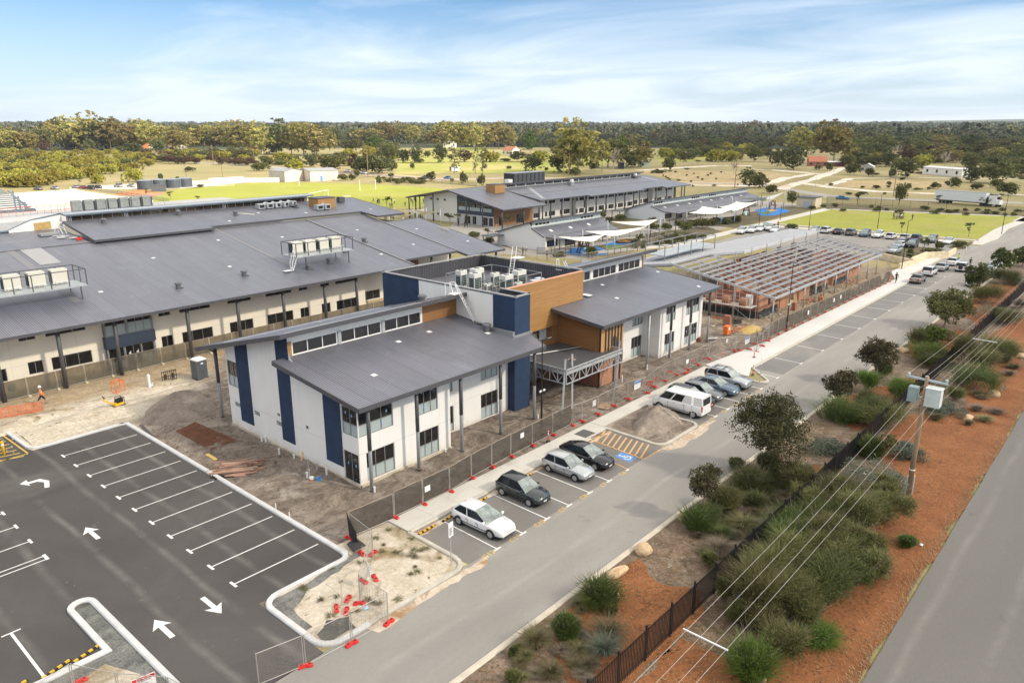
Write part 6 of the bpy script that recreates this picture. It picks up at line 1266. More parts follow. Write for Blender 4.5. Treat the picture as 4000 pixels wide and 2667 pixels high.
m.bd('insulator',M('pale_green_insulator',(.45,.62,.58),.3),pw); MB().cb((-.15,-.62,7.05),.75,.95,1.25).cb((-.15,-.62,8.3),.8,1.0,.06).bd('transformer',M('transformer_white',(.60,.66,.64),.5),pw)
MB().cb((-.05,.68,7.1),.6,.6,1.05).bd('radiator_box',M('radiator_grey_green',(.30,.38,.37),.5),pw); m = MB(); m.tu([(.12,.1,7.9),(-.2,-.2,7.6),(.0,-.5,7.9)],.03,6).tu([(.12,-.1,7.8),(.3,.3,7.5),(.2,.6,7.9)],.03,6); m.bd('cables',BK,pw)
m = MB(); m.bar((-.22,.15,0),(-.2,.15,1.6),.06,.28).bar((.2,-.18,0),(.2,-.18,1.5),.06,.28); m.bd('stay_plate',ST,pw); m = MB(); m.la([(.192,2.0),(.19,2.08)],10,(.02,0,0)); m.bd('white_band',WP,pw); MB().cb((.02,-.19,1.55),.18,.03,.2).bd('yellow_tag',YELLOW,pw)
WIREM = M('pale_conductor',(.46,.43,.40),.5,.2)
def cat_(a,b,sag,n=18): return[(a[0]+(b[0]-a[0])*i/n,a[1]+(b[1]-a[1])*i/n,a[2]+(b[2]-a[2])*i/n-4*sag*(i/n)*(1-i/n))for i in range(n+1)]
for y0, ya, l in((9.85,9.85,'outermost low wire toward the highway'),(10.35,10.3,'second low wire from the highway'),(11.15,10.75,'third low wire from the highway'),(11.75,11.35,'low wire nearest the palisade fence')):
 m = MB(); m.tu(cat_((-6,ya,7.1),(55.4,y0-.2,7.3),.8),.0075,4).tu(cat_((55.4,y0-.2,7.3),(120,y0-.4,7.4),.75),.0075,4); tag(m.bd('power_line',WIREM),l+' on the timber power pole','power line','power lines on the timber pole')
for y0, l in((9.45,'right'),(10.7,'middle'),(11.8,'left')): m = MB(); m.tu(cat_((55.4,y0,9.0),(122,y0-.3,9.3),.8),.008,4); tag(m.bd('power_line',WIREM),l+' upper wire leaving the crossarm of the timber pole','power line','power lines on the timber pole')
for x, z_, l in((23.5,6.36,'white wire spreader near the bottom of the picture'),(76.5,7.0,'white wire spreader beyond the timber pole')):
 m = MB(); m.bar((x,9.7,z_),(x,11.6,z_+.02),.05); tag(m.bd('wire_spreader',WP),l,'wire spreader')
PX0, PN, PS = 13.15, 59, 2.445
pf = wth('palisade_fence','long black steel palisade fence through the garden beside the highway','fence',(PX0,15.65,0)); post0 = None
pm = MB(); pm.box(-.045,.045,-.045,.045,0,2.02).box(-.055,.055,-.055,.055,2.02,2.05)
pl_ = MB()
for z_ in(.25,1.72): pl_.box(.05,PS-.05,-.02,.02,z_,z_+.045)
for i in range(17):
 x = .05+(i+.5)*(PS-.1)/17; pl_.box(x-.024,x+.024,-.05,-.021,.1,1.84); pl_.add([(x-.024,-.05,1.84),(x+.024,-.05,1.84),(x+.024,-.021,1.84),(x-.024,-.021,1.84),(x,-.033,1.93)],[(0,1,4),(1,2,4),(2,3,4),(3,0,4)])
o1 = pm.bd('post',BK,pf,(0,0,0)); o2 = pl_.bd('picket_panel',BK,pf,(0,0,0)); o1 .location.z = o2 .location.z = .06
for i in range(1,PN):
 for o in(o1,o2): c_ = o.copy(); COL.objects.link(c_); c_.parent = pf; c_.location = (i*PS,0,.06)
def wirefence(lab,pts,h=1.8,step=3.0,mat=None,mesh=True,name='mesh_fence',rails=2):
 t = wth(name,lab,'fence',(pts[0][0],pts[0][1],0)); m = MB(); r_ = MB(); s_ = MB(); P0 = MB().bar((0,0,0),(0,0,h+.05),.07).bd('post',mat or BK,t,(0,0,0)); first = 1
 for a, b in zip(pts,pts[1:]):
  L_ = math.hypot(b[0]-a[0],b[1]-a[1]); k = max(1,round(L_/step))
  for i in range(k):
   x, y = a[0]+(b[0]-a[0])*i/k-pts[0][0], a[1]+(b[1]-a[1])*i/k-pts[0][1]
   if not first: c_ = P0 .copy(); COL.objects.link(c_); c_.parent = t; c_.location = (x,y,0)
   first = 0
  for q in range(rails): z_ = h*(1-q*.85); r_.bar((a[0],a[1],z_),(b[0],b[1],z_),.05)
  if mesh: s_.qd((a[0],a[1],.05),(b[0],b[1],.05),(b[0],b[1],h),(a[0],a[1],h))
 r_.bd('rail',mat or BK,t)
 if mesh: s_.bd('mesh',mesh if mesh is not True else BMESH,t)
 return t
BMESH = mesh_mat('black_fence_mesh',(.02,.02,.022),.72)
wirefence('tall black mesh fence behind the lawn and the utility hut',[(266,90),(268.2,33),(268.5,-10)],2.4,5)
wirefence('black pool-type fence around the nearest playground',[B2(230,1395)[:2],B2(490,1405)[:2],B2(880,1420)[:2],B2(1110,1370)[:2]],1.4,2.5)
wirefence('black fence in front of the longer classroom block',[B2(1330,1130)[:2],B2(1500,1115)[:2],B2(1800,1140)[:2],B2(2100,1100)[:2]],1.4,2.5); wirefence('black fence behind the sails of the nearer playground',[B2(985,1240)[:2],B2(1270,1230)[:2],B2(1440,1290)[:2]],1.4,2.5)
wirefence('light wire fence along the path behind the steel roof',[B2(-180,1420)[:2],B2(30,1405)[:2],B2(330,1470)[:2],B2(640,1480)[:2],B2(1000,1400)[:2],B2(1480,1265)[:2]],1.8,3,FENCEST,MESHW)
wirefence('black fence along the road behind the oval',[B1(760,660)[:2],B1(1200,700)[:2],B1(1560,735)[:2],B1(2030,775)[:2]],1.8,6); wirefence('sand yard wire fence running to the oval',[B0(720,790)[:2],B0(1080,840)[:2],B0(1400,890)[:2],B0(1560,920)[:2]],1.2,5,SD)
wirefence('timber post fence along the sandy track by the farmhouse',[B3(100,760)[:2],B3(300,715)[:2],B3(460,665)[:2],B3(620,640)[:2]],1.2,4,WOOD,False,'post_fence'); wirefence('post fence in front of the dry field trees',[B2(1320,600)[:2],B2(1700,580)[:2],B2(2150,560)[:2]],1.2,5,WOOD,False,'post_fence')
rw_ = wth('retaining_wall','cream limestone block retaining wall stepping around the planter','wall',(150,36,0)); LIME = brick('limestone_blocks',(.62,.53,.37),(.55,.46,.31),(.42,.35,.25),w=1.0,h=.35); m = MB()
pp_ = [B3(640,1405)[:2],B3(1050,1440)[:2],B3(1310,1500)[:2],B3(1450,1440)[:2],B3(1640,1430)[:2],B3(1715,1385)[:2]]
for a, b, hh in zip(pp_,pp_[1:],(1.0,1.2,1.5,1.4,1.1)): m.bar((a[0],a[1],hh/2),(b[0],b[1],hh/2),.4,hh)
a, b = B3(1200,1532)[:2], B3(1310,1500)[:2]; m.bar((a[0],a[1],.5),(b[0],b[1],.5),.4,1.0); m.bd('blockwork',LIME,rw_); m = MB()
for a, b in zip(pp_[:2],pp_[1:3]): m.bar((a[0],a[1],2.0),(b[0],b[1],2.2),.06); m.bar((a[0],a[1],1),(a[0],a[1],2.0),.06)
m.bd('handrail',FENCEST,rw_)
sheet('garden_bed',rough([B3(1000,1430)[:2],B3(1090,1370)[:2],B3(1280,1330)[:2],B3(1430,1330)[:2],B3(1660,1380)[:2],B3(1450,1440)[:2],B3(1300,1490)[:2]],1,.2,60),6*L,GARD); sheet('garden_bed',rough([B3(1660,1340)[:2],B3(1720,1290)[:2],B3(1890,1285)[:2],B3(1800,1350)[:2]],1,.1,61),.058,GARD)
# - boulders
def boulder(lab,x,y,sx,sy,sz,rz,sd):
 rr = np.random.RandomState(sd); bm = bmesh.new(); bmesh.ops.create_icosphere(bm,subdivisions=3,radius=1)
 pl = [(Vector(rr.normal(size=3)).normalized(),rr.uniform(.55,.9))for _ in range(9)]
 for v in bm.verts:
  for n, d in pl:
   q = v.co.dot(n)
   if q>d: v.co-=n*(q-d)*.9
  v.co*=1+rr.uniform(-.025,.025); v.co = Vector((v.co.x*sx,v.co.y*sy,max(v.co.z,-.45)*sz))
 me = bpy.data.meshes.new('boulder'); bm.to_mesh(me); bm.free(); me.materials.append(ROCK); o = link('boulder',me); o.location = (x,y,.06+.42*sz); o.rotation_euler = (0,0,rz); return tag(o,lab,'boulder','sandstone boulders in the verge')
for px_, s, rz_, l in(((D2,960,580),(.95,.42,.36),.35-.75,'long flat sandstone boulder beside the bushy shrub by the kerb'),((D2,1208,375),(.62,.55,.42),.3,'rounded sandstone boulder on the mulch by the kerb'),((C2,1580,875),(.5,.42,.4),1.2,'blocky sandstone boulder under the leaning tree by the kerb'),((A3,1240,885),(.85,.6,.4),-.4,'tan boulder at the kerb below the reddish tree'),((A3,2062,1285),(.75,.55,.5),.8,'sandstone boulder on the mulch beyond the power pole'),((A3,1835,1515),(.7,.5,.4),.1,'sandstone boulder on the mulch right of the power pole'),((A3,2325,935),(.9,.6,.4),.2,'sandstone boulder at the right edge beyond the shrubs'),((A3,1960,330),(1.3,.7,.4),.1,'flat boulder at the kerb near the far tree'),((D2,2280,1560),(.6,.4,.35),.4,'boulder at the bottom edge beside the big shrub'),((A3,2300,20),(1.2,.8,.5),.5,'boulder at the far end of the verge'),((D2,960,775),(.32,.2,.2),.4,'small pale stone behind the bushy shrub')):
 x, y, _ = px_[0](*px_[1:]); boulder(l,x,y,*s,rz_,abs(hash(l[:5]+str(px_[1])))%1000 if False else px_[1]%997)
for i, (x,y,l)in enumerate(((*A0(480,1520)[:2],'pale sand mound at the left by the orange barrier'),)): pass
def mound(lab,c,rx,ry,h,rz,mat,sd,name='soil_heap'):
 rr = random.Random(sd); n, mr = 40, 12; vs = [(0,0,h)]; fs = []; ph = [rr.uniform(0,6)for _ in range(4)]
 for i in range(1,mr+1):
  t_ = i/mr
  for k in range(n):
   a = 2*math.pi*k/n; w = 1+.16*math.sin(2*a+ph[0])+.1*math.sin(3*a+ph[1])+.05*math.sin(7*a+ph[2])
   z_ = h*(max(0,1-t_)**.9)*(1+.12*math.sin(5*a+ph[3])*t_)+rr.uniform(-.05,.05)*h*(t_<1); vs.append((rx*w*t_*math.cos(a),ry*w*t_*math.sin(a),max(0,z_)if i<mr else-.01))
 fs = [(0,1+k,1+(k+1)%n)for k in range(n)]+[(1+i*n+k,1+(i+1)*n+k,1+(i+1)*n+(k+1)%n,1+i*n+(k+1)%n)for i in range(mr-1)for k in range(n)]
 o = MB().add(vs,fs).bd(name,mat,smooth=True); o.location = (c[0],c[1],.02); o.rotation_euler = (0,0,rz); return tag(o,lab,'soil heap')
HEAPM = ground('heaped_grey_sand',(.19,.155,.13),(.30,.25,.21),.7,c=(.40,.34,.275),s2=.4,th=(.55,.7),fine=.2,fs=4,bump=.8,bd=.15)
mound('heap of grey-brown sand behind the kerb beside the white van',C2(1330,-35),3.1,2.2,1.5,.1,HEAPM,1); mound('big brown soil heap between the cream building and the white gable wall',A0(1650,1400),4.4,3.0,1.7,.5,HEAPM,2); mound('low pale sand mound by the orange barrier',A0(230,1530),4.0,2.0,.5,.2,STRIP,3); mound('low pale sand mound behind the car park kerb',A0(650,1535),3.4,2.2,.45,.4,STRIP,4)
mound('low spoil mound in front of the tall facade',(44,38.2),4.5,.9,.3,0,HEAPM,6); mound('yellow building sand heap by the brick shell',A2(2190,680),2.3,1.6,.5,.2,ground('yellow_building_sand',(.42,.29,.10),(.52,.38,.15),.5,fine=.2,fs=4),7); mound('small soil heap behind the fence of the van row',A2(1900,870),2.2,1.2,.55,.2,HEAPM,8)
# - site clutter
heap('timber_pile','messy pile of reddish reused timber beside the car park kerb','timber pile',islands('reddish_timber',((.30,.15,.10),(.50,.30,.22),(.55,.42,.32))),(*C0(2190,410)[:2],0),34,(.5,.75),(2.4,.17,.10),.75,12,-.5)
heap('plastic_pipe_bundle','bundle of black pipes beside the reddish timber pile','pipes',BK,(*C0(2075,480)[:2],0),8,(.12,.12),(1.7,.08,.08),.2,13,-.6); tag(MB().bar((*C0(1900,275)[:2],.1),(*C0(1985,330)[:2],.12),.3,.06).bd('plank',M('yellow_plank',(.60,.42,.13),.8)),'short yellow plank at the end of the timber pile','plank')
m = MB(); q0 = [C0(1620,70),C0(1800,-10),C0(2170,155),C0(1930,245)]; rm_ = M('rusty_rebar',(.20,.075,.035),.8,var=.3)
for i in range(25):
 f = i/24; l = lambda p, q: tuple(p[j]+(q[j]-p[j])*f for j in range(2)); a, b = l(q0[0],q0[1]), l(q0[3],q0[2]); m.bar((*a,.17),(*b,.17),.03); a, b = l(q0[0],q0[3]), l(q0[1],q0[2]); m.bar((*a,.19),(*b,.19),.03)
tag(m.bd('reinforcement_mesh',rm_),'rusty steel reinforcement mesh lying on the soil by the car park','steel mesh'); sheet('rust_stained_soil',rough([p[:2]for p in q0],.6,.15,63),5*L,ground('rust_stain',(.12,.05,.028),(.17,.085,.05),.8,fine=.25,fs=4))
t = thing('portable_toilet','dark grey portable toilet with white roof','portable toilet',(*A0(1840,1125)[:2],0),.12); m = MB(); m.box(-.58,.58,-.58,.58,.12,2.1); m.bd('cabin',M('toilet_grey_plastic',(.10,.115,.13),.5),t); MB().la([(.83,2.1),(.80,2.2),(.55,2.32),(.1,2.36)],4).bd('roof',WP,t).rotation_euler = (0,0,R(45)); MB().box(-.62,.62,-.62,.62,0,.12).bd('skid',BK,t)
d_ = MB().box(-.45,.45,-.6,-.58,.2,2.0).bd('door',M('toilet_door_grey',(.085,.10,.115),.5),t); m = MB()
for i in range(4): m.box(-.28,.28,-.615,-.6,.75+.1*i,.79+.1*i)
m.box(-.3,.3,-.615,-.6,.45,.5); m.bd('louvres',SD,d_); MB().box(-.14,.14,-.61,-.6,1.72,1.86).bd('label_plate',WP,t)
t = thing('plate_compactor','yellow plate compactor with its handle up on the pale sand','compactor',(*A0(1090,1375)[:2],0),.2); m = MB(); m.add([(-.55,-.3,.0),(.45,-.3,0),(.6,-.3,.12),(-.7,-.3,.12),(-.55,.3,0),(.45,.3,0),(.6,.3,.12),(-.7,.3,.12)],[(0,1,2,3),(7,6,5,4),(0,4,5,1),(1,5,6,2),(2,6,7,3),(3,7,4,0)]); m.bd('base_plate',SD,t)
MB().box(-.45,.4,-.25,.25,.12,.36).bd('frame',YELLOW,t); MB().box(-.15,.4,-.22,.22,.36,.72).bd('engine',BK,t); m = MB()
for s in(-.25,.25): m.bar((-.2,s,.36),(-.1,s,.85),.05).bar((-.1,s,.85),(.45,s,.85),.05).bar((.45,s,.85),(.5,s,.3),.05)
m.bd('roll_bar',BK,t); m = MB(); m.bar((-.4,0,.3),(-1.35,0,.95),.13).bar((-1.35,0,.95),(-1.28,0,1.25),.09); m.bd('handle',YELLOW,t); MB().bar((-1.35,-.22,1.2),(-1.28,.22,1.28),.07).bd('grip',BK,t)
t = thing('pallet_fork','black pallet fork attachment standing on the soil','pallet fork',(*A0(1560,1145)[:2],0),-.15); m = MB()
for z_ in(.1,.55,1.05): m.bar((-.75,0,z_),(.75,0.05,z_),.07)
for i in range(8): m.bar((-.7+.2*i,.0,.1),(-.7+.2*i,.03,1.15+.0*i),.05)
for s in(-.35,.35): m.cb((s,.05,.25),.25,.2,.5)
m.bd('carriage',M('dirty_black_steel',(.035,.032,.022),.7),t); MB().bar((-.3,0,.06),(-.9,-1.3,.04),.12,.05).bar((.25,0,.06),(-.3,-1.3,.04),.12,.05).bd('tines',rm_,t)
t = thing('cable_stand','orange steel cage stand on the pale sand','stand',(*A0(1090,1250)[:2],0),.15); m = MB()
for a in(-.45,.45):
 for b in(-.4,.4): m.bar((a,b,0),(a*.95,b,1.2),.06)
for z_ in(.08,1.18): m.bar((-.45,-.4,z_),(.45,-.4,z_),.06).bar((-.45,.4,z_),(.45,.4,z_),.06).bar((-.45,-.4,z_),(-.45,.4,z_),.06).bar((.45,-.4,z_),(.45,.4,z_),.06)
m.bar((-.45,-.4,.1),(.4,-.4,1.1),.04); m.bd('frame',ORANGE,t)
t = thing('standpipe','white plastic standpipe with side branch on the pale sand','pipe',(*A0(1378,1215)[:2],0)); MB().la([(.13,0),(.13,1.2),(.16,1.2),(.16,1.42),(.07,1.42),(.07,1.55)],10).bd('pipe',WP,t); MB().tu([(0,0,.3),(.3,0,.3),(.3,0,.5)],.09,8).bd('branch',WP,t)
m = MB(); vs = []; e0, e1 = A0(-60,1500), A0(400,1425)
for i in range(13): f = i/12; x, y = e0[0]+(e1[0]-e0[0])*f, e0[1]+(e1[1]-e0[1])*f; vs+=[(x,y,.05+.04*(i%2)),(x,y,1.0-.12*math.sin(f*9)**2)]
ob = thing('barrier_mesh','orange plastic barrier mesh beside the worker','barrier',(0,0,0)); ob['worldbuilt'] = 1; m.add(vs,[(2*i,2*i+2,2*i+3,2*i+1)for i in range(12)]); m.bd('mesh',ORMESH,ob); m = MB()
for i in range(0,13,2): m.bar((vs[2*i][0],vs[2*i][1],0),(vs[2*i][0],vs[2*i][1],1.12),.04)
for i in range(12): m.bar(vs[2*i+1],vs[2*i+3],.05).bar(vs[2*i],vs[2*i+2],.05)
m.bd('stakes',M('orange_stake',(.6,.16,.06),.7),ob)
t = thing('bollard','yellow bollard in the hatched zone at the left edge','bollard',(*C0(40,275)[:2],0)); MB().la([(.11,0),(.11,1.15),(.08,1.22)],12).bd('tube',YELLOW,t,smooth=True); MB().la([(.16,0),(.16,.02)],12).bd('base',SD,t); MB().la([(.112,.85),(.112,1.0)],12).bd('band',WP,t)
for px_, l in(((C2,332,163),'red and white flexible bollard on the footpath behind the dark liftback'),((A2,2222,940),'red and white flexible bollard on the new footpath'),((A2,2210,1100),'red and white flexible bollard by the silver four-wheel drive'),((A3,175,680),'red bollard at the foot of the street lamp by the brick shell')):
 x, y, _ = px_[0](*px_[1:]); z_ = .13; t = thing('bollard',l,'bollard',(x,y,z_)); MB().la([(.045,.05),(.045,1.05),(.03,1.08)],10).bd('tube',RED,t); MB().la([(.2,0),(.17,.05),(.06,.09)],8).bd('base',BK,t); MB().la([(.048,.62),(.048,.8)],10).la([(.048,.9),(.048,.98)],10).bd('band',WP,t)
for x, y, l in((29.15,33.05,'in the empty corner bay'),(31.4,33.1,'behind the white hatchback'),(34.2,33.1,'between the white hatchback and the dark one'),(39.3,33.1,'between the dark hatchback and the silver one'),(9.75,37.0,'nearest the traffic island'),(8.3,36.9,'second from the traffic island'),(6.4,36.9,'cut by the bottom left edge')):
 t = thing('wheel_stop','black and yellow rubber wheel stop '+l,'wheel stop',(x,y,.02),.06 if y<34 and y>33 else.3,'black and yellow wheel stops'); MB().add([(-.82,-.08,0),(.82,-.08,0),(.82,.08,0),(-.82,.08,0),(-.8,-.05,.1),(.8,-.05,.1),(.8,.05,.1),(-.8,.05,.1)],[(4,5,6,7),(0,1,5,4),(1,2,6,5),(2,3,7,6),(3,0,4,7)]).bd('rubber',BK,t); m = MB()
 for i in range(4): m.box(-.68+.4*i,-.46+.4*i,-.052,.052,.1,.104).box(-.68+.4*i,-.46+.4*i,-.075,-.06,.03,.09)
 m.bd('reflector',YELLOW,t)
t = thing('site_box','orange electrical site box on legs behind the wire fence','site box',(*A2(1970,735)[:2],0)); MB().box(-.5,.5,-.3,.3,.35,1.35).bd('cabinet',ORANGE,t); MB().box(-.2,.2,-.31,-.3,.85,1.2).bd('label_plate',WP,t); m = MB()
for a in(-.45,.45):
 for b in(-.25,.25): m.bar((a,b,0),(a,b,.4),.06)
m.bd('legs',SD,t)
tag(MB().cb((*A2(1975,640)[:2],0),1.0,.9,1.1,.2).cb((*A2(1975,640)[:2],1.1),.8,.7,.3,.3).bd('brick_stack',BRICK),'stack of dark bricks beyond the orange site box','bricks'); heap('brick_stack','low spread of orange bricks beside the yellow sand','bricks',BRICKO,A2(2070,685),30,(1.1,.4),(.5,.25,.15),.4,21)
m = MB(); c = A2(2040,610); vs = [(c[0]+rr.uniform(-.2,.2)+1.6*math.cos(i*.52)*rr.uniform(.7,1.2),c[1]+1.0*math.sin(i*.52)*rr.uniform(.7,1.2),.05)for i in range(12)]; m.add(vs+[(c[0],c[1],.35),(c[0]+.6,c[1]-.2,.3)],[(i,(i+1)%12,12 if i<6 else 13)for i in range(12)]); tag(m.bd('plastic_sheet',PLASTIC),'crumpled black plastic sheet on the soil near the brick shell','plastic sheet')
m = MB(); m.tu([A2(1830,555,.1),A2(1960,580,.1)],.1,6); tag(m.bd('plastic_pipe',M('orange_pvc_pipe',(.55,.17,.07),.5)),'orange plastic pipe lying near the scaffold','pipe')
heap('planks','loose planks lying on the soil by the east wing corner','planks',PLANK,A2(1890,590),7,(1.6,.7),(2.6,.2,.06),.05,22)
t = thing('pipe_section','wide rusty pipe section at the base of the east wing','pipe',(*A2(1716,785)[:2],.28),.3); m = MB(); m.tu([(-.5,0,0),(.3,0,0)],.27,12); m.bd('wall',rm_,t); m = MB(); m.tu([(.29,0,0),(.31,0,0)],.22,12); m.bd('bore',BK,t)
for i, (px_,h_)in enumerate((((C1,485,400),.75),((C1,490,480),.6),((C1,560,430),.65),((C1,650,470),.65),((C1,472,495),.5),((C1,215,275),.5),((C1,90,160),.5),((C1,55,150),.35),((C1,350,310),.35),((C1,1740,255),.3),((C1,1090,625),.45),((A2,1240,1045),.5),((A2,1415,925),.5),((A2,1452,940),.4),((A2,1010,1160),.7),((A2,132,1365),.6),((A2,238,1500),.4))):
 x, y, _ = px_[0](*px_[1:]); o = MB().la([(.07,0),(.07,h_),(.085,h_),(.085,h_+.08),(.02,h_+.1)],8).bd('pipe_stub',WP if i not in(0,1,2)else POSTG); o.location = (x,y,0); tag(o,'short capped service pipe stub rising from the soil near the white building walls','pipe stub','service pipe stubs around the white building')
t = thing('bucket','white paint bucket on the soil by the building corner','bucket',C1(513,520)); MB().la([(.14,0),(.17,.36),(.18,.36),(.18,.4)],12).bd('pail',WP,t); MB().la([(.151,.1),(.165,.25)],12).bd('label_band',M('orange_label',(.6,.25,.1),.6),t)
m = MB(); c = C1(575,512); m.tu([(c[0]+.2*math.cos(i*.5),c[1]+.2*math.sin(i*.5),.05+.006*i)for i in range(40)],.028,5); m.tu([(c[0]+.2,c[1],.04)]+[(c[0]+.2+.12*i,c[1]+.16*math.sin(i*1.9)-.03*i,.03)for i in range(1,14)],.018,5); tag(m.bd('hose_coil',M('bright_blue_hose',(.02,.26,.65),.5)),'coil of bright blue hose beside the bucket','hose')
tag(MB().bar((*C1(415,345)[:2],0.0),(*C1(443,250,.35)[:2],1.05),.12,.05).bd('plank',M('yellow_pine',(.55,.37,.16),.8)),'short plank leaning on the white gable wall','plank')
t = thing('step_ladder','aluminium step ladder standing behind the wire fence by the canopy','ladder',(*A2(940,1335)[:2],0),.2); m = MB()
for s in(-.28,.28): m.bar((s,-.45,0),(s*.7,0,2.3),.05).bar((s,.5,0),(s*.7,0,2.3),.045)
for i in range(7): m.bar((-.26+.012*i,-.42+.06*i,.3*i+.25),(.26-.012*i,-.42+.06*i,.3*i+.25),.05)
m.bd('frame',FG,t)
tag(MB().cb((*A2(850,1395)[:2],.13),1.3,1.0,.08,.3).cb((*A2(870,1390)[:2],.22),1.0,.3,.06,.6).bd('pallet',PLANK),'broken wooden pallet on the footpath below the step ladder','pallet'); tag(MB().bar((*A2(1790,780)[:2],.3),(*A2(1890,775)[:2],.35),.5,.06).bd('panel',M('grey_board',(.42,.43,.44),.6)),'grey board lying beside the last verandah post','board')
m = MB(); c = D1(915,330); m.add([(c[0]-.5,c[1]-.4,.12),(c[0]+.6,c[1]-.3,.05),(c[0]+.5,c[1]+.6,.3),(c[0]-.3,c[1]+.5,.25),(c[0],c[1],.4)],[(0,1,4),(1,2,4),(2,3,4),(3,0,4)]); tag(m.bd('tarpaulin',BK),'crumpled black tarpaulin beside the red feet at the verge corner','tarpaulin')
for c, l in((C1(187,810),'white survey peg behind the car park kerb'),(C1(312,890),'second survey peg behind the car park kerb')): m = MB(); m.bar((c[0],c[1],0),(c[0],c[1],.75),.05); o = m.bd('survey_peg',WP); tag(o,l,'peg')
m = MB(); q = [C0(1285,5),C0(1435,160)]; m.bar((*q[0][:2],.1),(*q[1][:2],.1),.06).bar((q[0][0]+.15,q[0][1],.1),(q[1][0]+.15,q[1][1]+.1,.1),.06); tag(m.bd('steel_rods',SD),'two steel rods lying beside the car park kerb','rods')
# - shade sails and playgrounds
def sail(lab,corners,edges_dip=.10,group='cream shade sails'):
 """tensioned membrane: edges curve inward, corners held by posts; corners (x, y, z)"""
 P = [Vector(c)for c in corners]; n = len(P); cen = sum(P,Vector())/n; t = wth('shade_sail',lab,'shade sail',(cen.x,cen.y,0),group)
 N = 10; rim = []
 for i in range(n):
  a, b = P[i], P[(i+1)%n]
  for k in range(N):
   f = k/N; p = a.lerp(b,f); w = 4*f*(1-f)*edges_dip; rim.append(p.lerp(cen,w)-Vector((0,0,.25*4*f*(1-f))))
 vs = [cen-Vector((0,0,.1))]; R_ = 5
 for r in range(1,R_+1): vs+=[cen.lerp(p,r/R_)-Vector((0,0,.1*(1-r/R_)))for p in rim]
 m_ = len(rim); fs = [(0,1+k,1+(k+1)%m_)for k in range(m_)]+[(1+(r-1)*m_+k,1+r*m_+k,1+r*m_+(k+1)%m_,1+(r-1)*m_+(k+1)%m_)for r in range(1,R_)for k in range(m_)]
 MB().add(vs,fs).bd('membrane',SAIL,t,smooth=True)
 for p in P:
  o = (p-cen).normalized()*.4; m = MB(); m.tu([(p.x+o.x,p.y+o.y,0),(p.x+o.x*1.3,p.y+o.y*1.3,p.z+.3)],.13,8); m.bd('post',POSTG,t,smooth=True)
 return t
def sp(F,x,y,z): return F(x,y,z)
sail('nearest cream shade sail in front of the nearer classroom block',[sp(B2,415,1232,3.6),sp(B2,860,1212,3.4),sp(B2,735,1280,3.0)])
sail('middle long cream shade sail of the nearer playground',[sp(B2,670,1183,3.8),sp(B2,1240,1140,4.2),sp(B2,945,1228,2.8)]); sail('upper cream shade sail beyond the nearer playground',[sp(B2,900,1095,4.6),sp(B2,1345,1070,5.0),sp(B2,1235,1135,3.6)])
sail('front cream shade sail of the longer classroom block',[sp(B2,1620,1015,3.2),sp(B2,1750,955,4.2),sp(B2,2050,970,3.8),sp(B2,1915,1022,2.9),]); sail('second cream shade sail of the longer classroom block',[sp(B2,1900,958,3.8),sp(B2,2060,912,4.6),sp(B2,2260,910,4.4),sp(B2,2050,998,3.4)]); sail('back cream shade sail by the lawn corner',[sp(B2,2040,875,4.6),sp(B2,2351,868,5.2),sp(B2,2330,905,3.8)]); sail('small cream shade sail at the top right of the playgrounds',[sp(B3,-70,870,4.6),sp(B3,150,822,5.4),sp(B3,30,892,3.4)])
sail('low pale shade sail between the charcoal roofs and the oval, left',[sp(B1,1285,975,3.8),sp(B1,1550,978,4.2),sp(B1,1540,1030,2.6)]); sail('low pale shade sail between the charcoal roofs and the oval, right',[sp(B1,1240,1045,2.8),sp(B1,1460,1018,3.6),sp(B1,1350,1055,2.4)]); sail('small pale shade sail by the white gable at the oval',[sp(B1,1460,990,3.8),sp(B1,1680,992,4.4),sp(B1,1545,1035,2.5)])
def patch(name,F,pts,z,mat,lab): o = sheet(name,rough([F(*p)[:2]for p in pts],.8,.15,len(pts)),z,mat,lab); return o
patch('play_surface',B2,((490,1380),(560,1340),(760,1320),(880,1360),(870,1400),(700,1412),(560,1405)),.030,BLUEP,'blue soft-fall surface of the nearest playground'); patch('play_surface',B2,((830,1310),(950,1275),(1180,1265),(1260,1285),(1110,1300),(940,1310)),.031,BLUEP,'blue soft-fall surface beside the log sandpit'); patch('play_turf',B2,((820,1320),(960,1310),(1090,1330),(960,1365),(880,1350)),.032,GREENP,'green artificial turf by the nearest playground')
patch('play_surface',B2,((1810,1075),(1900,1060),(2040,1070),(2090,1060),(2030,1090),(1900,1098)),.033,BLUEP,'bright blue soft-fall crescent before the longer classrooms'); patch('play_turf',B2,((1800,1095),(1900,1100),(1950,1108),(1860,1120),(1790,1110)),.034,GREENP,'green turf beside the blue crescent'); patch('play_surface',B2,((2230,990),(2351,965),(2480,975),(2560,1000),(2400,1040),(2280,1040)),.035,BLUEP,'blue soft-fall surface under the far sails'); patch('play_turf',B2,((2260,1015),(2340,1000),(2420,1010),(2330,1030)),.041,GREENP,'green turf under the far sails'); patch('play_surface',B3,((-30,990),(40,980),(90,990),(30,1002)),.042,M('yellow_softfall',(.62,.36,.03),.9),'yellow soft-fall patch under the far sails')
def log_pit(lab,F,px_,rx,ry):
 x, y, _ = F(*px_); t = thing('log_sandpit',lab,'sandpit',(x,y,0)); m = MB(); pts = [(rx*math.cos(k*.785),ry*math.sin(k*.785),.25)for k in range(9)]; m.tu(pts,.32,8); m.bd('log_border',M('brown_log',(.13,.07,.035),.8),t); MB().add([(rx*.9*math.cos(k*.785),ry*.9*math.sin(k*.785),.12)for k in range(8)],[tuple(range(8))]).bd('fill',M('orange_sand',(.6,.30,.04),.9),t)
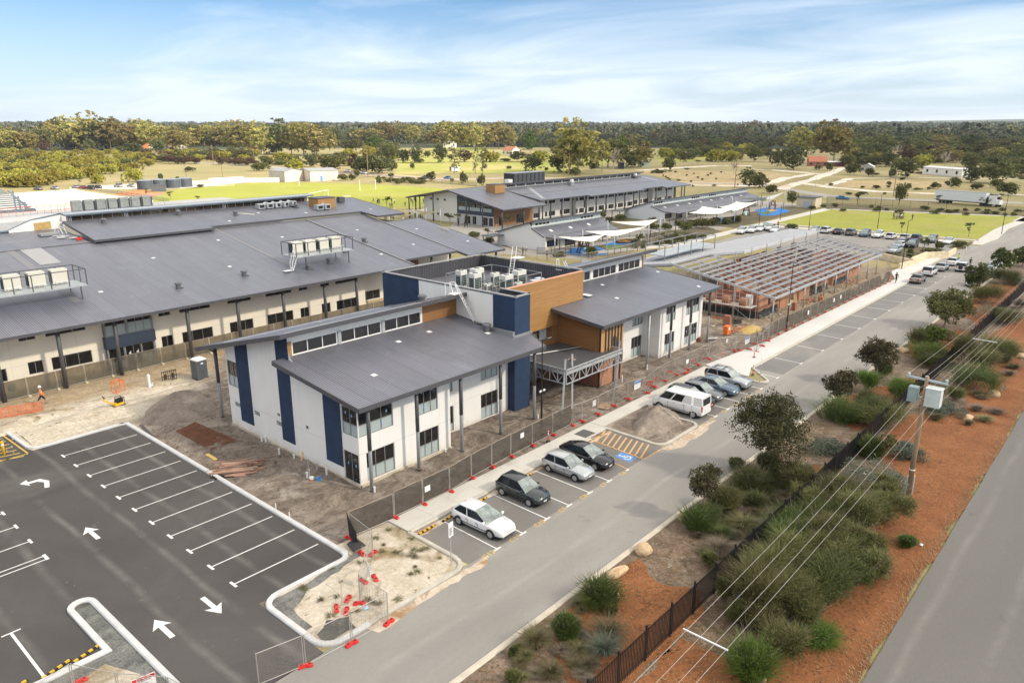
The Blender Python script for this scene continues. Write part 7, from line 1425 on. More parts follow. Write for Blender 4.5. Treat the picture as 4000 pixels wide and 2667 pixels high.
log_pit('log-edged sandpit with orange sand under the sails',B2,(1040,1285),2.6,1.5)
def climber(lab,x,y,rz,slide=True):
 t = thing('play_tower',lab,'play equipment',(x,y,0),rz); BR = M('brown_play_timber',(.115,.045,.025),.7)if not bpy.data.materials.get('brown_play_timber')else bpy.data.materials['brown_play_timber']; m = MB()
 for s in(-.9,.9):
  for d in(-1.2,1.2): m.bar((s+d*.6,d*.9,0),(s,d*.35,2.8),.2)
 m.bar((-.9,0,2.75),(.9,0,2.75),.2); m.bd('frame',BR,t); MB().box(-1.0,1.0,-1.0,1.0,1.35,1.5).bd('platform',BR,t); m = MB()
 for i in range(7): m.box(-1.0+.3*i,-.8+.3*i,.98,1.04,1.5,2.4)
 m.bd('slat_wall',BR,t)
 if slide: MB().slab([(-1.0,-.3,1.4),(-2.8,-.3,.25),(-2.8,.3,.25),(-1.0,.3,1.4)],.08).bd('slide',M('pale_teal_slide',(.35,.6,.62),.4),t)
climber('brown timber play tower with slide under the far shade sails',*B2(2150,1035)[:2],.4); climber('brown timber play equipment in the nearest playground',*B2(660,1385)[:2],.9); climber('small timber climbing frame with slide right of the blue crescent',*B3(40,985)[:2],.2,False)
for px_, c, l, s in(((565,1365),ORANGE,'orange play figure in the nearest playground',.8),((815,1315),RED,'red play cone beside the green turf',.6),((1580,1085),YELLOW,'yellow toy box outside the longer classrooms',.7),((520,1300),RED,'red toy crate outside the nearer classrooms',.6),((545,1310),BLUEP,'blue toy crate outside the nearer classrooms',.5)):
 x, y, _ = B2(*px_); tag(MB().la([(s*.5,0),(s*.45,s*.8),(s*.2,s*1.1),(s*.1,s*1.3)],8).bd('play_item',c),l,'toy')
# - sheds, tanks, goals, hut, farm houses
SHEDW = ribbed('cream_shed_steel',(.62,.56,.47),'x',.4,3.0,dark=.9); SHEDR = ribbed('pale_shed_roof',(.30,.31,.32),'x',.8,6.0,dark=.7)
def gable_shed(lab,x0,x1,y0,y1,h,rh,ridge='x',door=True,wallm=None,roofm=None,rz=0.0,name='shed',cat='shed',loc=None,win=0):
 cx, cy = (x0+x1)/2, (y0+y1)/2; t = thing(name,lab,cat,(cx,cy,0)if loc is None else loc,rz); a, b = (x1-x0)/2, (y1-y0)/2; W_ = wallm or SHEDW; m = MB()
 m.add([(-a,-b,0),(a,-b,0),(a,b,0),(-a,b,0),(-a,-b,h),(a,-b,h),(a,b,h),(-a,b,h)],[(0,1,5,4),(1,2,6,5),(2,3,7,6),(3,0,4,7)])
 if ridge=='x': m.add([(-a,-b,h),(-a,b,h),(-a,0,h+rh),(a,-b,h),(a,b,h),(a,0,h+rh)],[(0,1,2),(3,4,5)])
 else: m.add([(-a,-b,h),(a,-b,h),(0,-b,h+rh),(-a,b,h),(a,b,h),(0,b,h+rh)],[(0,1,2),(3,4,5)])
 m.bd('wall',W_,t); r_ = MB(); o = .3
 if ridge=='x': r_.slab([(-a-o,-b-o,h-.05),(a+o,-b-o,h-.05),(a+o,0,h+rh+.08),(-a-o,0,h+rh+.08)],.1).slab([(-a-o,0,h+rh+.08),(a+o,0,h+rh+.08),(a+o,b+o,h-.05),(-a-o,b+o,h-.05)],.1)
 else: r_.slab([(-a-o,-b-o,h-.05),(0,-b-o,h+rh+.08),(0,b+o,h+rh+.08),(-a-o,b+o,h-.05)],.1).slab([(0,-b-o,h+rh+.08),(a+o,-b-o,h-.05),(a+o,b+o,h-.05),(0,b+o,h+rh+.08)],.1)
 r_.bd('roof',roofm or SHEDR,t)
 if door: MB().box(a*.05,a*.75,-b-.06,-b-.02,0,h*.85).bd('roller_door',M('roller_door_cream',(.50,.46,.39),.6)if not bpy.data.materials.get('roller_door_cream')else bpy.data.materials['roller_door_cream'],t); MB().box(-a*.3,-a*.12,-b-.06,-b-.02,0,h*.5).bd('door',M('blue_door',(.12,.25,.45),.5)if not bpy.data.materials.get('blue_door')else bpy.data.materials['blue_door'],t)
 for i in range(win): u = -a*.75+i*(1.5*a/max(1,win-1)); MB().box(u-.7,u+.7,-b-.05,-b-.01,h*.35,h*.75).bd('window',GLASS,t)
 return t
def placed_shed(lab,F,fl,fr,depth,h,rh,ridge,**kw):
 a, b = F(*fl), F(*fr); L_ = math.hypot(b[0]-a[0],b[1]-a[1]); rz = math.atan2(b[1]-a[1],b[0]-a[0]); mx, my = (a[0]+b[0])/2, (a[1]+b[1])/2
 return gable_shed(lab,-L_/2,L_/2,-depth/2,depth/2,h,rh,ridge,rz=rz,loc=(mx-math.sin(rz)*depth/2,my+math.cos(rz)*depth/2,0),**kw)
placed_shed('cream steel shed at the left beyond the oval',B1,(268,733),(437,722),13,5.0,.9,'y',door=False); placed_shed('larger cream steel shed with roller door beyond the oval',B1,(500,728),(757,715),12,4.9,.9,'x')
t = wth('white_wall','long low white wall left of the cream sheds','wall',B1(0,740)); m = MB(); q = [B0(2240,738),B1(215,735)]; m.bar((*q[0][:2],1.1),(*q[1][:2],1.1),.4,2.2); m.bd('wall',WHITE,t); MB().bar((*q[0][:2],2.25),(*q[1][:2],2.25),.5,.1).bd('coping',CONC,t)
t = wth('white_wall','thin white wall running left from the sheds to the tanks','wall',B0(1920,715)); m = MB(); q = [B0(1915,722),B0(2235,705)]; m.bar((*q[0][:2],.6),(*q[1][:2],.6),.4,1.2); m.bd('wall',WHITE,t); MB().bar((*q[0][:2],1.22),(*q[1][:2],1.22),.5,.08).bd('coping',CONC,t)
TANKM = ribbed('corrugated_dark_tank',(.075,.09,.11),'z',.25,1.2,dark=.6)
for px_, l, r_ in(((1355,800),'leftmost corrugated dark water tank by the oval',3.1),((1482,792),'second corrugated dark water tank, behind the grey box',3.2),((1613,787),'third corrugated dark water tank from the left',3.1),((1720,777),'rightmost corrugated dark water tank by the oval',3.1)):
 x, y, _ = B0(*px_); t = thing('water_tank',l,'water tank',(x,y+2,0),0,'dark water tanks by the oval'); MB().la([(r_,0),(r_,3.5),(r_+.06,3.5),(r_+.06,3.6)],24).bd('shell',TANKM,t,smooth=False); MB().la([(r_,3.6),(.4,4.1),(.4,4.25),(.1,4.3)],24).bd('roof',M('tank_roof_grey',(.20,.23,.26),.5)if not bpy.data.materials.get('tank_roof_grey')else bpy.data.materials['tank_roof_grey'],t); MB().bar((r_*.8,-r_*.62,0),(r_*.8,-r_*.62,4.2),.25,.08).bd('ladder',ST,t)
t = wth('equipment_box','dark grey equipment box in front of the water tanks','equipment box',B0(1460,818)); x, y, _ = B0(1460,818); MB().cb((x,y,0),5.2,3,2.6,-.5).bd('cabinet',M('box_grey',(.10,.115,.125),.5),t); MB().cb((x,y,2.6),5.4,3.2,.12,-.5).bd('lid',SD,t)
x, y, _ = B3(400,965); t = thing('utility_hut','flat-roofed cream utility hut beside the lawn','hut',(x,y+1,0),.05); W_ = M('hut_cream',(.60,.51,.37),.8,var=.05); MB().box(-3.2,3.2,-3,3,0,3.3).bd('wall',W_,t); MB().box(-3.4,3.4,-3.2,3.2,3.3,3.5).bd('roof',SD,t); MB().box(-3.3,-3.25,-1.2,.6,0,2.3).bd('door',M('pale_blue_door',(.38,.46,.55),.5),t); MB().box(-3.28,-3.21,-2.9,2.9,2.9,3.0).bd('vent_strip',FG,t)
GOALW = M('goal_white',(.85,.85,.82),.5)
def goal(lab,a,b,h=2.6,tall=False,d=1.6):
 t = wth('goal',lab,'goal',a); m = MB(); m.tu([(a[0],a[1],0),(a[0],a[1],h),(b[0],b[1],h),(b[0],b[1],0)],.09,6)
 m.bd('posts',GOALW,t); dx, dy = b[0]-a[0], b[1]-a[1]; L_ = math.hypot(dx,dy); nx, ny = -dy/L_*d, dx/L_*d; m = MB()
 for p in(a,b): m.tu([(p[0],p[1],h),(p[0]+nx*.5,p[1]+ny*.5,h),(p[0]+nx,p[1]+ny,0)],.07,6)
 m.tu([(a[0]+nx,a[1]+ny,.05),(b[0]+nx,b[1]+ny,.05)],.06,6); m.bd('net_frame',GOALW,t)
goal('white soccer goal in the middle of the oval behind the charcoal roof',B1(497,905),B1(665,868)); goal('small white goal on the oval right of the timber-clad box',B1(800,895),B1(868,890),1.2,d=.8); goal('white goal at the left end of the oval near the tanks',B0(2000,770),B0(2150,765),2.4)
for px_, l in(((955,810),'left white post of the oval goal posts'),((1098,800),'right white post of the oval goal posts'),((398,760),'white post at the oval edge before the sheds')): x, y, _ = B1(*px_); t = thing('goal_post',l,'goal post',(x,y,0)); MB().tu([(0,0,0),(0,0,4.2)],.1,8).bd('post',GOALW,t); MB().la([(.16,0),(.16,.9)],8).bd('padding',GOALW,t)
def utilpole(lab,F,px_,h=9,mat=None,group='timber power poles in the fields'):
 x, y, _ = F(*px_); t = thing('power_pole',lab,'power pole',(x,y,terr(x,y)),.6,group); MB().tu([(0,0,0),(0,0,h)],.2,6,.13).bd('pole',mat or WOOD,t); MB().bar((-1,0,h-.5),(1,0,h-.5),.14).bd('crossarm',mat or WOOD,t)
for F, px_, h, l in((B0,(368,410),10,'timber pole left of the white house in the scrub'),(B0,(785,445),11,'timber pole in the middle of the left scrub'),(B0,(1025,472),11,'timber pole before the tree belt'),(B0,(1300,475),9,'timber pole beside the orange-roofed house'),(B0,(1960,570),13,'leaning timber pole by the reddish bushes'),(B0,(2335,535),9,'timber pole at the end of the hedge row'),(B1,(1030,690),14,'green-grey pole behind the oval near the white wagon'),(B2,(475,680),12,'timber pole behind the clerestory roof'),(B2,(522,675),12,'second timber pole behind the clerestory roof'),(B2,(825,640),8,'thin pole before the bare tree'),(B2,(2045,785),13,'leaning dark pole stump at the sandy track'),(B3,(1150,870),10,'timber pole behind the lawn fence')): utilpole(l,F,px_,h)
for px_, l in(((1015,690),'slim dark lamp beyond the sand yard'),((1712,700),'slim dark lamp behind the water tanks'),((2050,740),'slim dark lamp left of the long white wall')): x, y, _ = B0(*px_); lamp(l,x,y,11)
TILE = M('terracotta_roof',(.36,.13,.07),.8,var=.2,scale=.8); TIN = M('zinc_roof',(.42,.44,.45),.5,.2,var=.15,scale=.5); WHR = M('white_tin_roof',(.62,.63,.62),.5,var=.08,scale=.4)
def house(lab,F,fl,fr,depth,h,rh,roofm,wallm,ridge='x',win=3,name='farm_house'): return placed_shed(lab,F,fl,fr,depth,h,rh,ridge,wallm=wallm,roofm=roofm,door=False,win=win,name=name,cat='house')
house('brick farmhouse with terracotta roof among the trees at right',B3,(375,588),(540,590),12,3.0,3.2,TILE,BRICK); house('flat white carport beside the terracotta farmhouse',B3,(560,592),(705,590),9,2.9,.4,WHR,M('dark_red_wall',(.12,.04,.035),.8),win=0,name='carport'); house('small grey gabled shed behind the round bush',B3,(850,632),(965,635),9,2.6,1.7,WHR,M('grey_shed_wall',(.35,.36,.37),.7),'y',1); house('long white flat-roofed house at right',B3,(1415,660),(1775,690),8,4.0,.5,WHR,WHITE,'x',4)
house('pale green shed at the tree line',B2,(1190,598),(1262,598),8,3.4,.6,WHR,M('pale_green_wall',(.45,.52,.42),.7),'x',1); house('dark open shed under the trees',B2,(985,612),(1030,612),8,3.6,.5,SD,BK,'x',0); house('white house behind poles in the left scrub',B0,(440,428),(595,425),14,5.5,2.5,WHR,WHITE,'x',4); house('orange-roofed house in the left tree belt',B0,(1295,455),(1358,458),12,4,4,M('orange_tin_roof',(.62,.2,.07),.7),CREAM,'x',1); house('brown-roofed house in the left tree belt',B0,(1480,440),(1590,445),16,4,3,M('brown_tile_roof',(.27,.17,.12),.8),WHITE,'x',3)
house('red-roofed villa at the paddock edge',B1,(2265,488),(2351,490),14,4.5,3.4,TILE,CREAM,'x',3); house('white house far behind the paddock',B1,(2120,408),(2210,410),20,6,2,WHR,WHITE,'x',3); house('white house behind the gum trees',B1,(1720,418),(1830,418),20,6,2,WHR,WHITE,'x',2)
for F, a, b, l, mt in((B2,(1890,285),(1960,285),'white warehouse far off among the dark trees',WHR),(B3,(10,305),(180,310),'long white and blue warehouse in the far forest',M('pale_blue_roof',(.28,.36,.45),.5)),(B3,(1210,292),(1290,300),'pale greenhouse roof in the right forest, left',WHR),(B3,(1460,275),(1560,280),'pale greenhouse roof in the right forest, middle',WHR),(B3,(1590,270),(1690,275),'pale greenhouse roof in the right forest, right',WHR),(B3,(2130,268),(2180,270),'tiny white roof at the far right forest',WHR)): house(l,F,a,b,40,14,5,mt,WHITE,'x',0,'warehouse')
x, y, _ = B1(1830,640); t = thing('horse_float','white horse float parked in the paddock by the poplar','trailer',(x,y,0),-.3); MB().box(-3,2.5,-1.3,1.3,.6,3.2).bd('box',PAINTS['white'],t); MB().box(-3.02,-2.98,-1.2,1.2,.7,3).bd('ramp',M('rust_ramp',(.3,.15,.09),.8),t); w = wheel_bm(.4,.3).bd('wheel',TYRE,t); w.location = (0,-1.3,.4); w.rotation_euler = (R(-90),0,0)
# - people
def person_mesh(name,pose,cols):
 """one continuous skinned body; cols = materials (skin, top, bottom, shoes)"""
 J = {'pelvis':(0,0,.93,.125),'waist':(0,0,1.08,.12),'chest':(0,.01,1.30,.145),'neck':(0,0,1.48,.055),'head':(0,-.02,1.62,.092),'crown':(0,-.01,1.72,.075)}
 for s, n in((1,'r'),(-1,'l')):
  sw = pose['swing']*s; ar = pose['arm'][0 if s>0 else 1]
  J['hip'+n] = (.09*s,0,.88,.095); J['knee'+n] = (.10*s,-.28*sw,.48,.065); J['ank'+n] = (.10*s,-.28*sw+(.22 if sw<0 else.02)*abs(sw)*2,.09,.045); J['toe'+n] = (.11*s,J['ank'+n][1]-.17,.04,.04)
  J['sho'+n] = (.19*s,0,1.42,.062); J['elb'+n] = (.25*s,ar*.12,1.15,.045); J['wri'+n] = (.24*s,ar*.12-.12-.16*abs(ar),.95+.12*max(0,ar),.03); J['pal'+n] = (.24*s,ar*.12-.16-.18*abs(ar),.88+.12*max(0,ar),.028)
  p_ = J['pal'+n]
  for f in range(5): J['f%d%s'%(f,n)] = (p_[0]+(-.03+.015*f)*1.0-(.03*s if f==4 else 0),p_[1]-.03-.006*f,p_[2]-(.07 if f<4 else.025)+.006*abs(f-1.5),.009)
 E_ = [('pelvis','waist'),('waist','chest'),('chest','neck'),('neck','head'),('head','crown')]
 for n in 'rl':
  E_+=[('pelvis','hip'+n),('hip'+n,'knee'+n),('knee'+n,'ank'+n),('ank'+n,'toe'+n),('chest','sho'+n),('sho'+n,'elb'+n),('elb'+n,'wri'+n),('wri'+n,'pal'+n)]+[('pal'+n,'f%d%s'%(f,n))for f in range(5)]
 ks = list(J); bm = bmesh.new(); lay = bm.verts.layers.skin.verify(); V = {}
 for k in ks:
  v = bm.verts.new(J[k][:3]); r = J[k][3]; v[lay].radius = (r,r*(.72 if k in('chest','waist','pelvis')else 1)); v[lay].use_root = k=='pelvis'; V[k] = v
 for a, b in E_: bm.edges.new((V[a],V[b]))
 me = bpy.data.meshes.new(name); bm.to_mesh(me); bm.free(); o = bpy.data.objects.new(name,me); COL.objects.link(o); o.modifiers.new('s','SKIN'); sb = o.modifiers.new('d','SUBSURF'); sb.levels = 1
 dg = bpy.context.evaluated_depsgraph_get(); me2 = bpy.data.meshes.new_from_object(o.evaluated_get(dg)); bpy.data.objects.remove(o); me2 .name = name; me2 .materials.clear()
 for m in cols: me2 .materials.append(m)
 sh, sl = pose.get('short',.14), pose.get('sleeve',.95)
 for p in me2 .polygons:
  x, y, z = p.center; p.use_smooth = True; i = 1
  if z>1.50: i = 0
  elif abs(x)>.17 and z<sl+.05 and z>.7: i = 0
  elif z<.13: i = 3
  elif z<sh: i = 0
  elif z<.98: i = 2
  p.material_index = i
 return me2
def face_parts(par,hair,hat=None,longhair=False):
 h = MB(); h.la([(.105,1.62),(.108,1.68),(.09,1.75),(.05,1.79),(.01,1.80)],10); h.bd('hair',hair,par)
 if longhair: MB().la([(.09,1.42),(.11,1.5),(.112,1.66),(.09,1.70)],10,(0,.03,0)).bd('hair',hair,par)
 if hat: MB().la([(.155,1.70),(.15,1.71),(.125,1.72),(.12,1.78),(.09,1.85),(.02,1.87)],12).bd('hard_hat',hat,par)
 f = MB(); f.cb((0,-.118,1.60),.03,.03,.045); f.cb((-.035,-.103,1.635),.022,.01,.012).cb((.035,-.103,1.635),.022,.01,.012).cb((0,-.108,1.565),.045,.01,.012); f.bd('face',M('face_shadow',(.2,.1,.08),.7)if not bpy.data.materials.get('face_shadow')else bpy.data.materials['face_shadow'],par)
 e = MB(); e.cb((-.1,0,1.60),.02,.04,.06).cb((.1,0,1.60),.02,.04,.06); e.bd('ears',SKIN,par)
HAIRD = M('dark_hair',(.025,.018,.014),.7); CL = {n:M(n+'_cloth',c,.85,var=.1)for n,c in(('black',(.014,.014,.016)),('navy',(.012,.016,.035)),('hivis_orange',(.85,.20,.03)),('white',(.7,.7,.7)),('tan',(.40,.30,.20)),('red',(.45,.03,.03)),('grey',(.22,.22,.23)),('hivis_lime',(.50,.75,.10)),('khaki',(.36,.31,.22)))}
WALK = dict(swing=1.0,arm=(.8,-.8)); STAND = dict(swing=.15,arm=(0,.1))
def person(label,x,y,rz,top,bottom,pose=STAND,shoes='black',hat=None,longhair=False,group=None,s=1.0,z=.02,short=.14,sleeve=.95):
 key = ('p',top,bottom,pose['swing'],short,sleeve,str(hat),longhair)
 if key in proto: return dup(proto[key],(x,y,z),rz,label,group,s)
 t = thing('person',label,'person',(x,y,z),rz,group); link('body',person_mesh('body',dict(pose,short=short,sleeve=sleeve),[SKIN,CL[top],CL[bottom],CL[shoes]]),t); face_parts(t,HAIRD,hat,longhair); t.scale = (s,)*3; proto[key] = t; return t
w_ = person('worker in orange shirt, dark shorts and white hard hat walking by the orange barrier',*A0(392,1370)[:2],R(62),'hivis_orange','navy',WALK,hat=WP,short=.52,s=1.06)
MB().la([(.158,1.16),(.158,1.2)],12).la([(.165,1.28),(.165,1.31)],12).bd('reflective_band',PAINTW,w_).scale = (1,.75,1)
person('person in long black clothes walking on the new footpath',*A3(1172,252)[:2],R(90),'black','black',WALK,longhair=True,z=.13); person('person in white helmet and dark vest walking behind the core roof',*B2(128,1408)[:2],R(100),'navy','khaki',WALK,hat=WP); person('person in black beside the helmeted walker',*B2(100,1410)[:2],R(100),'black','black',WALK); person('person in dark clothes walking past the wire fence behind the core roof',*B2(322,1448)[:2],R(-60),'black','khaki',WALK)
kids = [(1078,922,'navy'),(1112,928,'white'),(1122,930,'navy'),(1133,930,'black'),(1118,936,'navy'),(1245,925,'navy'),(1272,932,'white'),(1250,972,'navy'),(1232,975,'black'),(1370,962,'black'),(1424,922,'navy'),(1434,918,'white'),(1455,918,'navy'),(1472,922,'black'),(1538,930,'black'),(1442,960,'navy')]
for i, (px_,py_,c)in enumerate(kids): person('student in %s top among those scattered on the oval'%c,*B1(px_,py_)[:2],rr.uniform(0,6),c,'navy',STAND if i%2 else WALK,group='students on the oval')
for px_, py_, c, l in((1918,1150,'black','person in black standing before the glass entry of the white building'),(1940,1153,'navy','child in navy beside the person before the glass entry'),(1860,1140,'navy','person in navy by the sapling at the white building'),(2210,1175,'tan','person in tan clothes near the timber wall')): person(l,*B1(px_,py_)[:2],rr.uniform(0,6),c,'black' if c!='tan' else 'khaki',STAND)
for px_, py_, c in((1180,1085,'navy'),(1195,1085,'black'),(1240,1078,'navy'),(1260,1082,'black'),(1265,1070,'grey'),(1455,1050,'navy'),(1420,1055,'black')): person('student in %s under the pale sails by the oval'%c,*B1(px_,py_)[:2],rr.uniform(0,6),c,'navy',STAND,group='students under the pale sails')
for i, (px_,py_,c)in enumerate(((1148,1075,'black'),(1155,1072,'grey'),(1170,1076,'white'),(1180,1076,'grey'),(1192,1074,'white'),(1203,1070,'black'),(1212,1066,'navy'),(1220,1078,'white'),(1228,1072,'hivis_lime'),(1236,1070,'navy'),(1244,1074,'hivis_lime'),(1216,1060,'black'))): person('person in %s top in the huddle on the lawn'%c.replace('_',' '),*B3(px_,py_)[:2],rr.uniform(0,6),c,'black' if i%2 else 'khaki',STAND,group='huddle of people on the lawn')
person('person in black walking alone on the lawn right of the huddle',*B3(1324,1082)[:2],1.2,'black','black',WALK); person('person in red shirt at the corner of the lawn',*B3(90,1152)[:2],2,'red','black',STAND); person('person in lime vest beside the white sedan at the kerb',*A3(1742,62)[:2],2,'hivis_lime','navy',STAND); person('person in black at the door of the white four-wheel drive',*A3(1852,100)[:2],2,'black','black',STAND)
# - vegetation
def mesh_np(name,co,nper,tone,mats):
 """faces of nper vertices each from a flat vertex array, with a per-face tone attribute"""
 n = len(co)//nper; me = bpy.data.meshes.new(name); me.vertices.add(len(co)); me.vertices.foreach_set('co',co.astype(np.float32).ravel())
 me.loops.add(len(co)); me.loops.foreach_set('vertex_index',np.arange(len(co),dtype=np.int32)); me.polygons.add(n)
 me.polygons.foreach_set('loop_start',np.arange(0,len(co),nper,dtype=np.int32)); me.update(calc_edges=True)
 a = me.attributes.new('tone','FLOAT','FACE'); a.data.foreach_set('value',np.clip(tone,0,1).astype(np.float32))
 for m in mats: me.materials.append(m)
 return me
def unit(v): return v/np.maximum(np.linalg.norm(v,axis=-1,keepdims=True),1e-9)
def leaf_np(lobes,n,size,asp,seed,clump=16,inner=.5,spread=.2,up=.25,flop=.9):
 rs = np.random.RandomState(seed); Lb = np.array(lobes,float); pr = (Lb[:,3]*Lb[:,4]+Lb[:,4]*Lb[:,5]+Lb[:,3]*Lb[:,5]); pr/=pr.sum()
 nc = max(1,n//clump); idx = rs.choice(len(Lb),nc,p=pr); u = rs.normal(size=(nc,3)); u[:,2]+=up; u = unit(u); rad = inner+(1-inner)*rs.rand(nc,1)**.6
 c = Lb[idx,:3]+u*rad*Lb[idx,3:6]*(1+.1*rs.normal(size=(nc,1))); mr = Lb[idx,3:6].mean(1)[:,None,None]
 p = (c[:,None,:]+rs.normal(size=(nc,clump,3))*spread*mr*np.array([1,1,.7])).reshape(-1,3); uu = np.repeat(u,clump,0)
 d = unit(uu*.6+rs.normal(size=p.shape)*flop); s = unit(np.cross(d,rs.normal(size=p.shape))); Ls = size*(.6+.8*rs.rand(len(p),1))
 q = np.stack([p,p+d*Ls*.5+s*Ls*asp,p+d*Ls,p+d*Ls*.5-s*Ls*asp],1).reshape(-1,3)
 tone = np.repeat(.5+.24*rs.normal(size=nc),clump)+.13*rs.normal(size=len(p)); q[:,2] = np.maximum(q[:,2],.02); return q, tone
def blades_np(n,h,r,lean,w,seed,arch=.5):
 """upright strappy leaves or needle sprays fanning out of one base, 2 quads each"""
 rs = np.random.RandomState(seed); a = rs.rand(n)*2*np.pi; b = rs.rand(n)**.6; base = np.stack([r*b*np.cos(a)*.5,r*b*np.sin(a)*.5,np.zeros(n)],1); o = np.stack([np.cos(a),np.sin(a),np.zeros(n)],1)
 ln = (lean*(.2+b))[:,None]*o+rs.normal(size=(n,3))*.08; H = (h*(.55+.5*rs.rand(n)))[:,None]; up = np.array([0,0,1.0]); m = base+ln*r*.5+up*H*.62; t = base+ln*r*(1+arch)+up*H*(1-.3*arch*b[:,None]); s = unit(np.cross(o+rs.normal(size=o.shape)*.5,up))*w
 q = np.stack([base-s,base+s,m+s*.9,m-s*.9,m-s*.9,m+s*.9,t+s*.15,t-s*.15],1).reshape(-1,3); q[:,2] = np.maximum(q[:,2],.01); tone = np.repeat(.5+.25*rs.normal(size=n),2); return q, tone
LEAF = {k:leafmat('leaf_'+k,a,b,tr,iv)for k,(a,b,tr,iv)in dict(olive=((.075,.085,.028),(.215,.21,.075),.25,.22),dark=((.05,.065,.022),(.145,.16,.055),.18,.25),wattle=((.21,.205,.032),(.46,.40,.085),.25,.2),gum=((.17,.17,.05),(.45,.38,.13),.25,.28),street=((.042,.048,.018),(.135,.128,.05),.2,.15),bright=((.07,.12,.02),(.16,.23,.045),.3,.25),bottle=((.055,.09,.02),(.14,.185,.05),.3,.2),greygreen=((.09,.115,.085),(.19,.22,.17),.2,.2),tussock=((.075,.085,.03),(.25,.21,.11),.2,.3),dead=((.11,.085,.06),(.28,.23,.17),.1,.2),bronze=((.055,.052,.025),(.165,.145,.066),.2,.2),brown=((.07,.045,.025),(.16,.10,.055),.1,.3),forest=((.022,.034,.022),(.062,.075,.042),.1,.2),pale=((.13,.14,.06),(.27,.25,.13),.2,.3),midgreen=((.05,.07,.02),(.15,.17,.052),.25,.25)).items()}
def lobes_round(r,h0,h1,n,seed,sub=.45,jit=.25):
 rs = np.random.RandomState(seed); out = []; zc = (h0+h1)/2; rz = (h1-h0)/2
 for i in range(n):
  v = unit(rs.normal(size=3)); v[2]*=.9; k = .72*(1-jit*rs.rand()); s = sub*(.75+.5*rs.rand()); out.append((v[0]*r*k,v[1]*r*k,zc+v[2]*rz*k,r*s,r*s,rz*s*1.0))
 return out
def trunk_mb(h,r,limbs,seed,lean=(0,0),split=.5,tw=.08):
 rr = random.Random(seed); m = MB(); top = (lean[0]*h,lean[1]*h,h*.75); P = [(lean[0]*h*t_+rr.uniform(-tw,tw)*t_*h*.3,lean[1]*h*t_+rr.uniform(-tw,tw)*t_*h*.3,h*.75*t_)for t_ in(0,.3,.6,1)]; m.tu(P,r,7,r*.35)
 for(x,y,z)in limbs:
  t_ = rr.uniform(split*.7,split*1.3); b = P[1]if t_<.45 else P[2]; mid = ((b[0]+x)/2+rr.uniform(-.05,.05)*h,(b[1]+y)/2+rr.uniform(-.05,.05)*h,(b[2]+z)/2+.03*h); m.tu([b,mid,(x,y,z)],r*.45,5,r*.1)
 return m
ARCH = {}
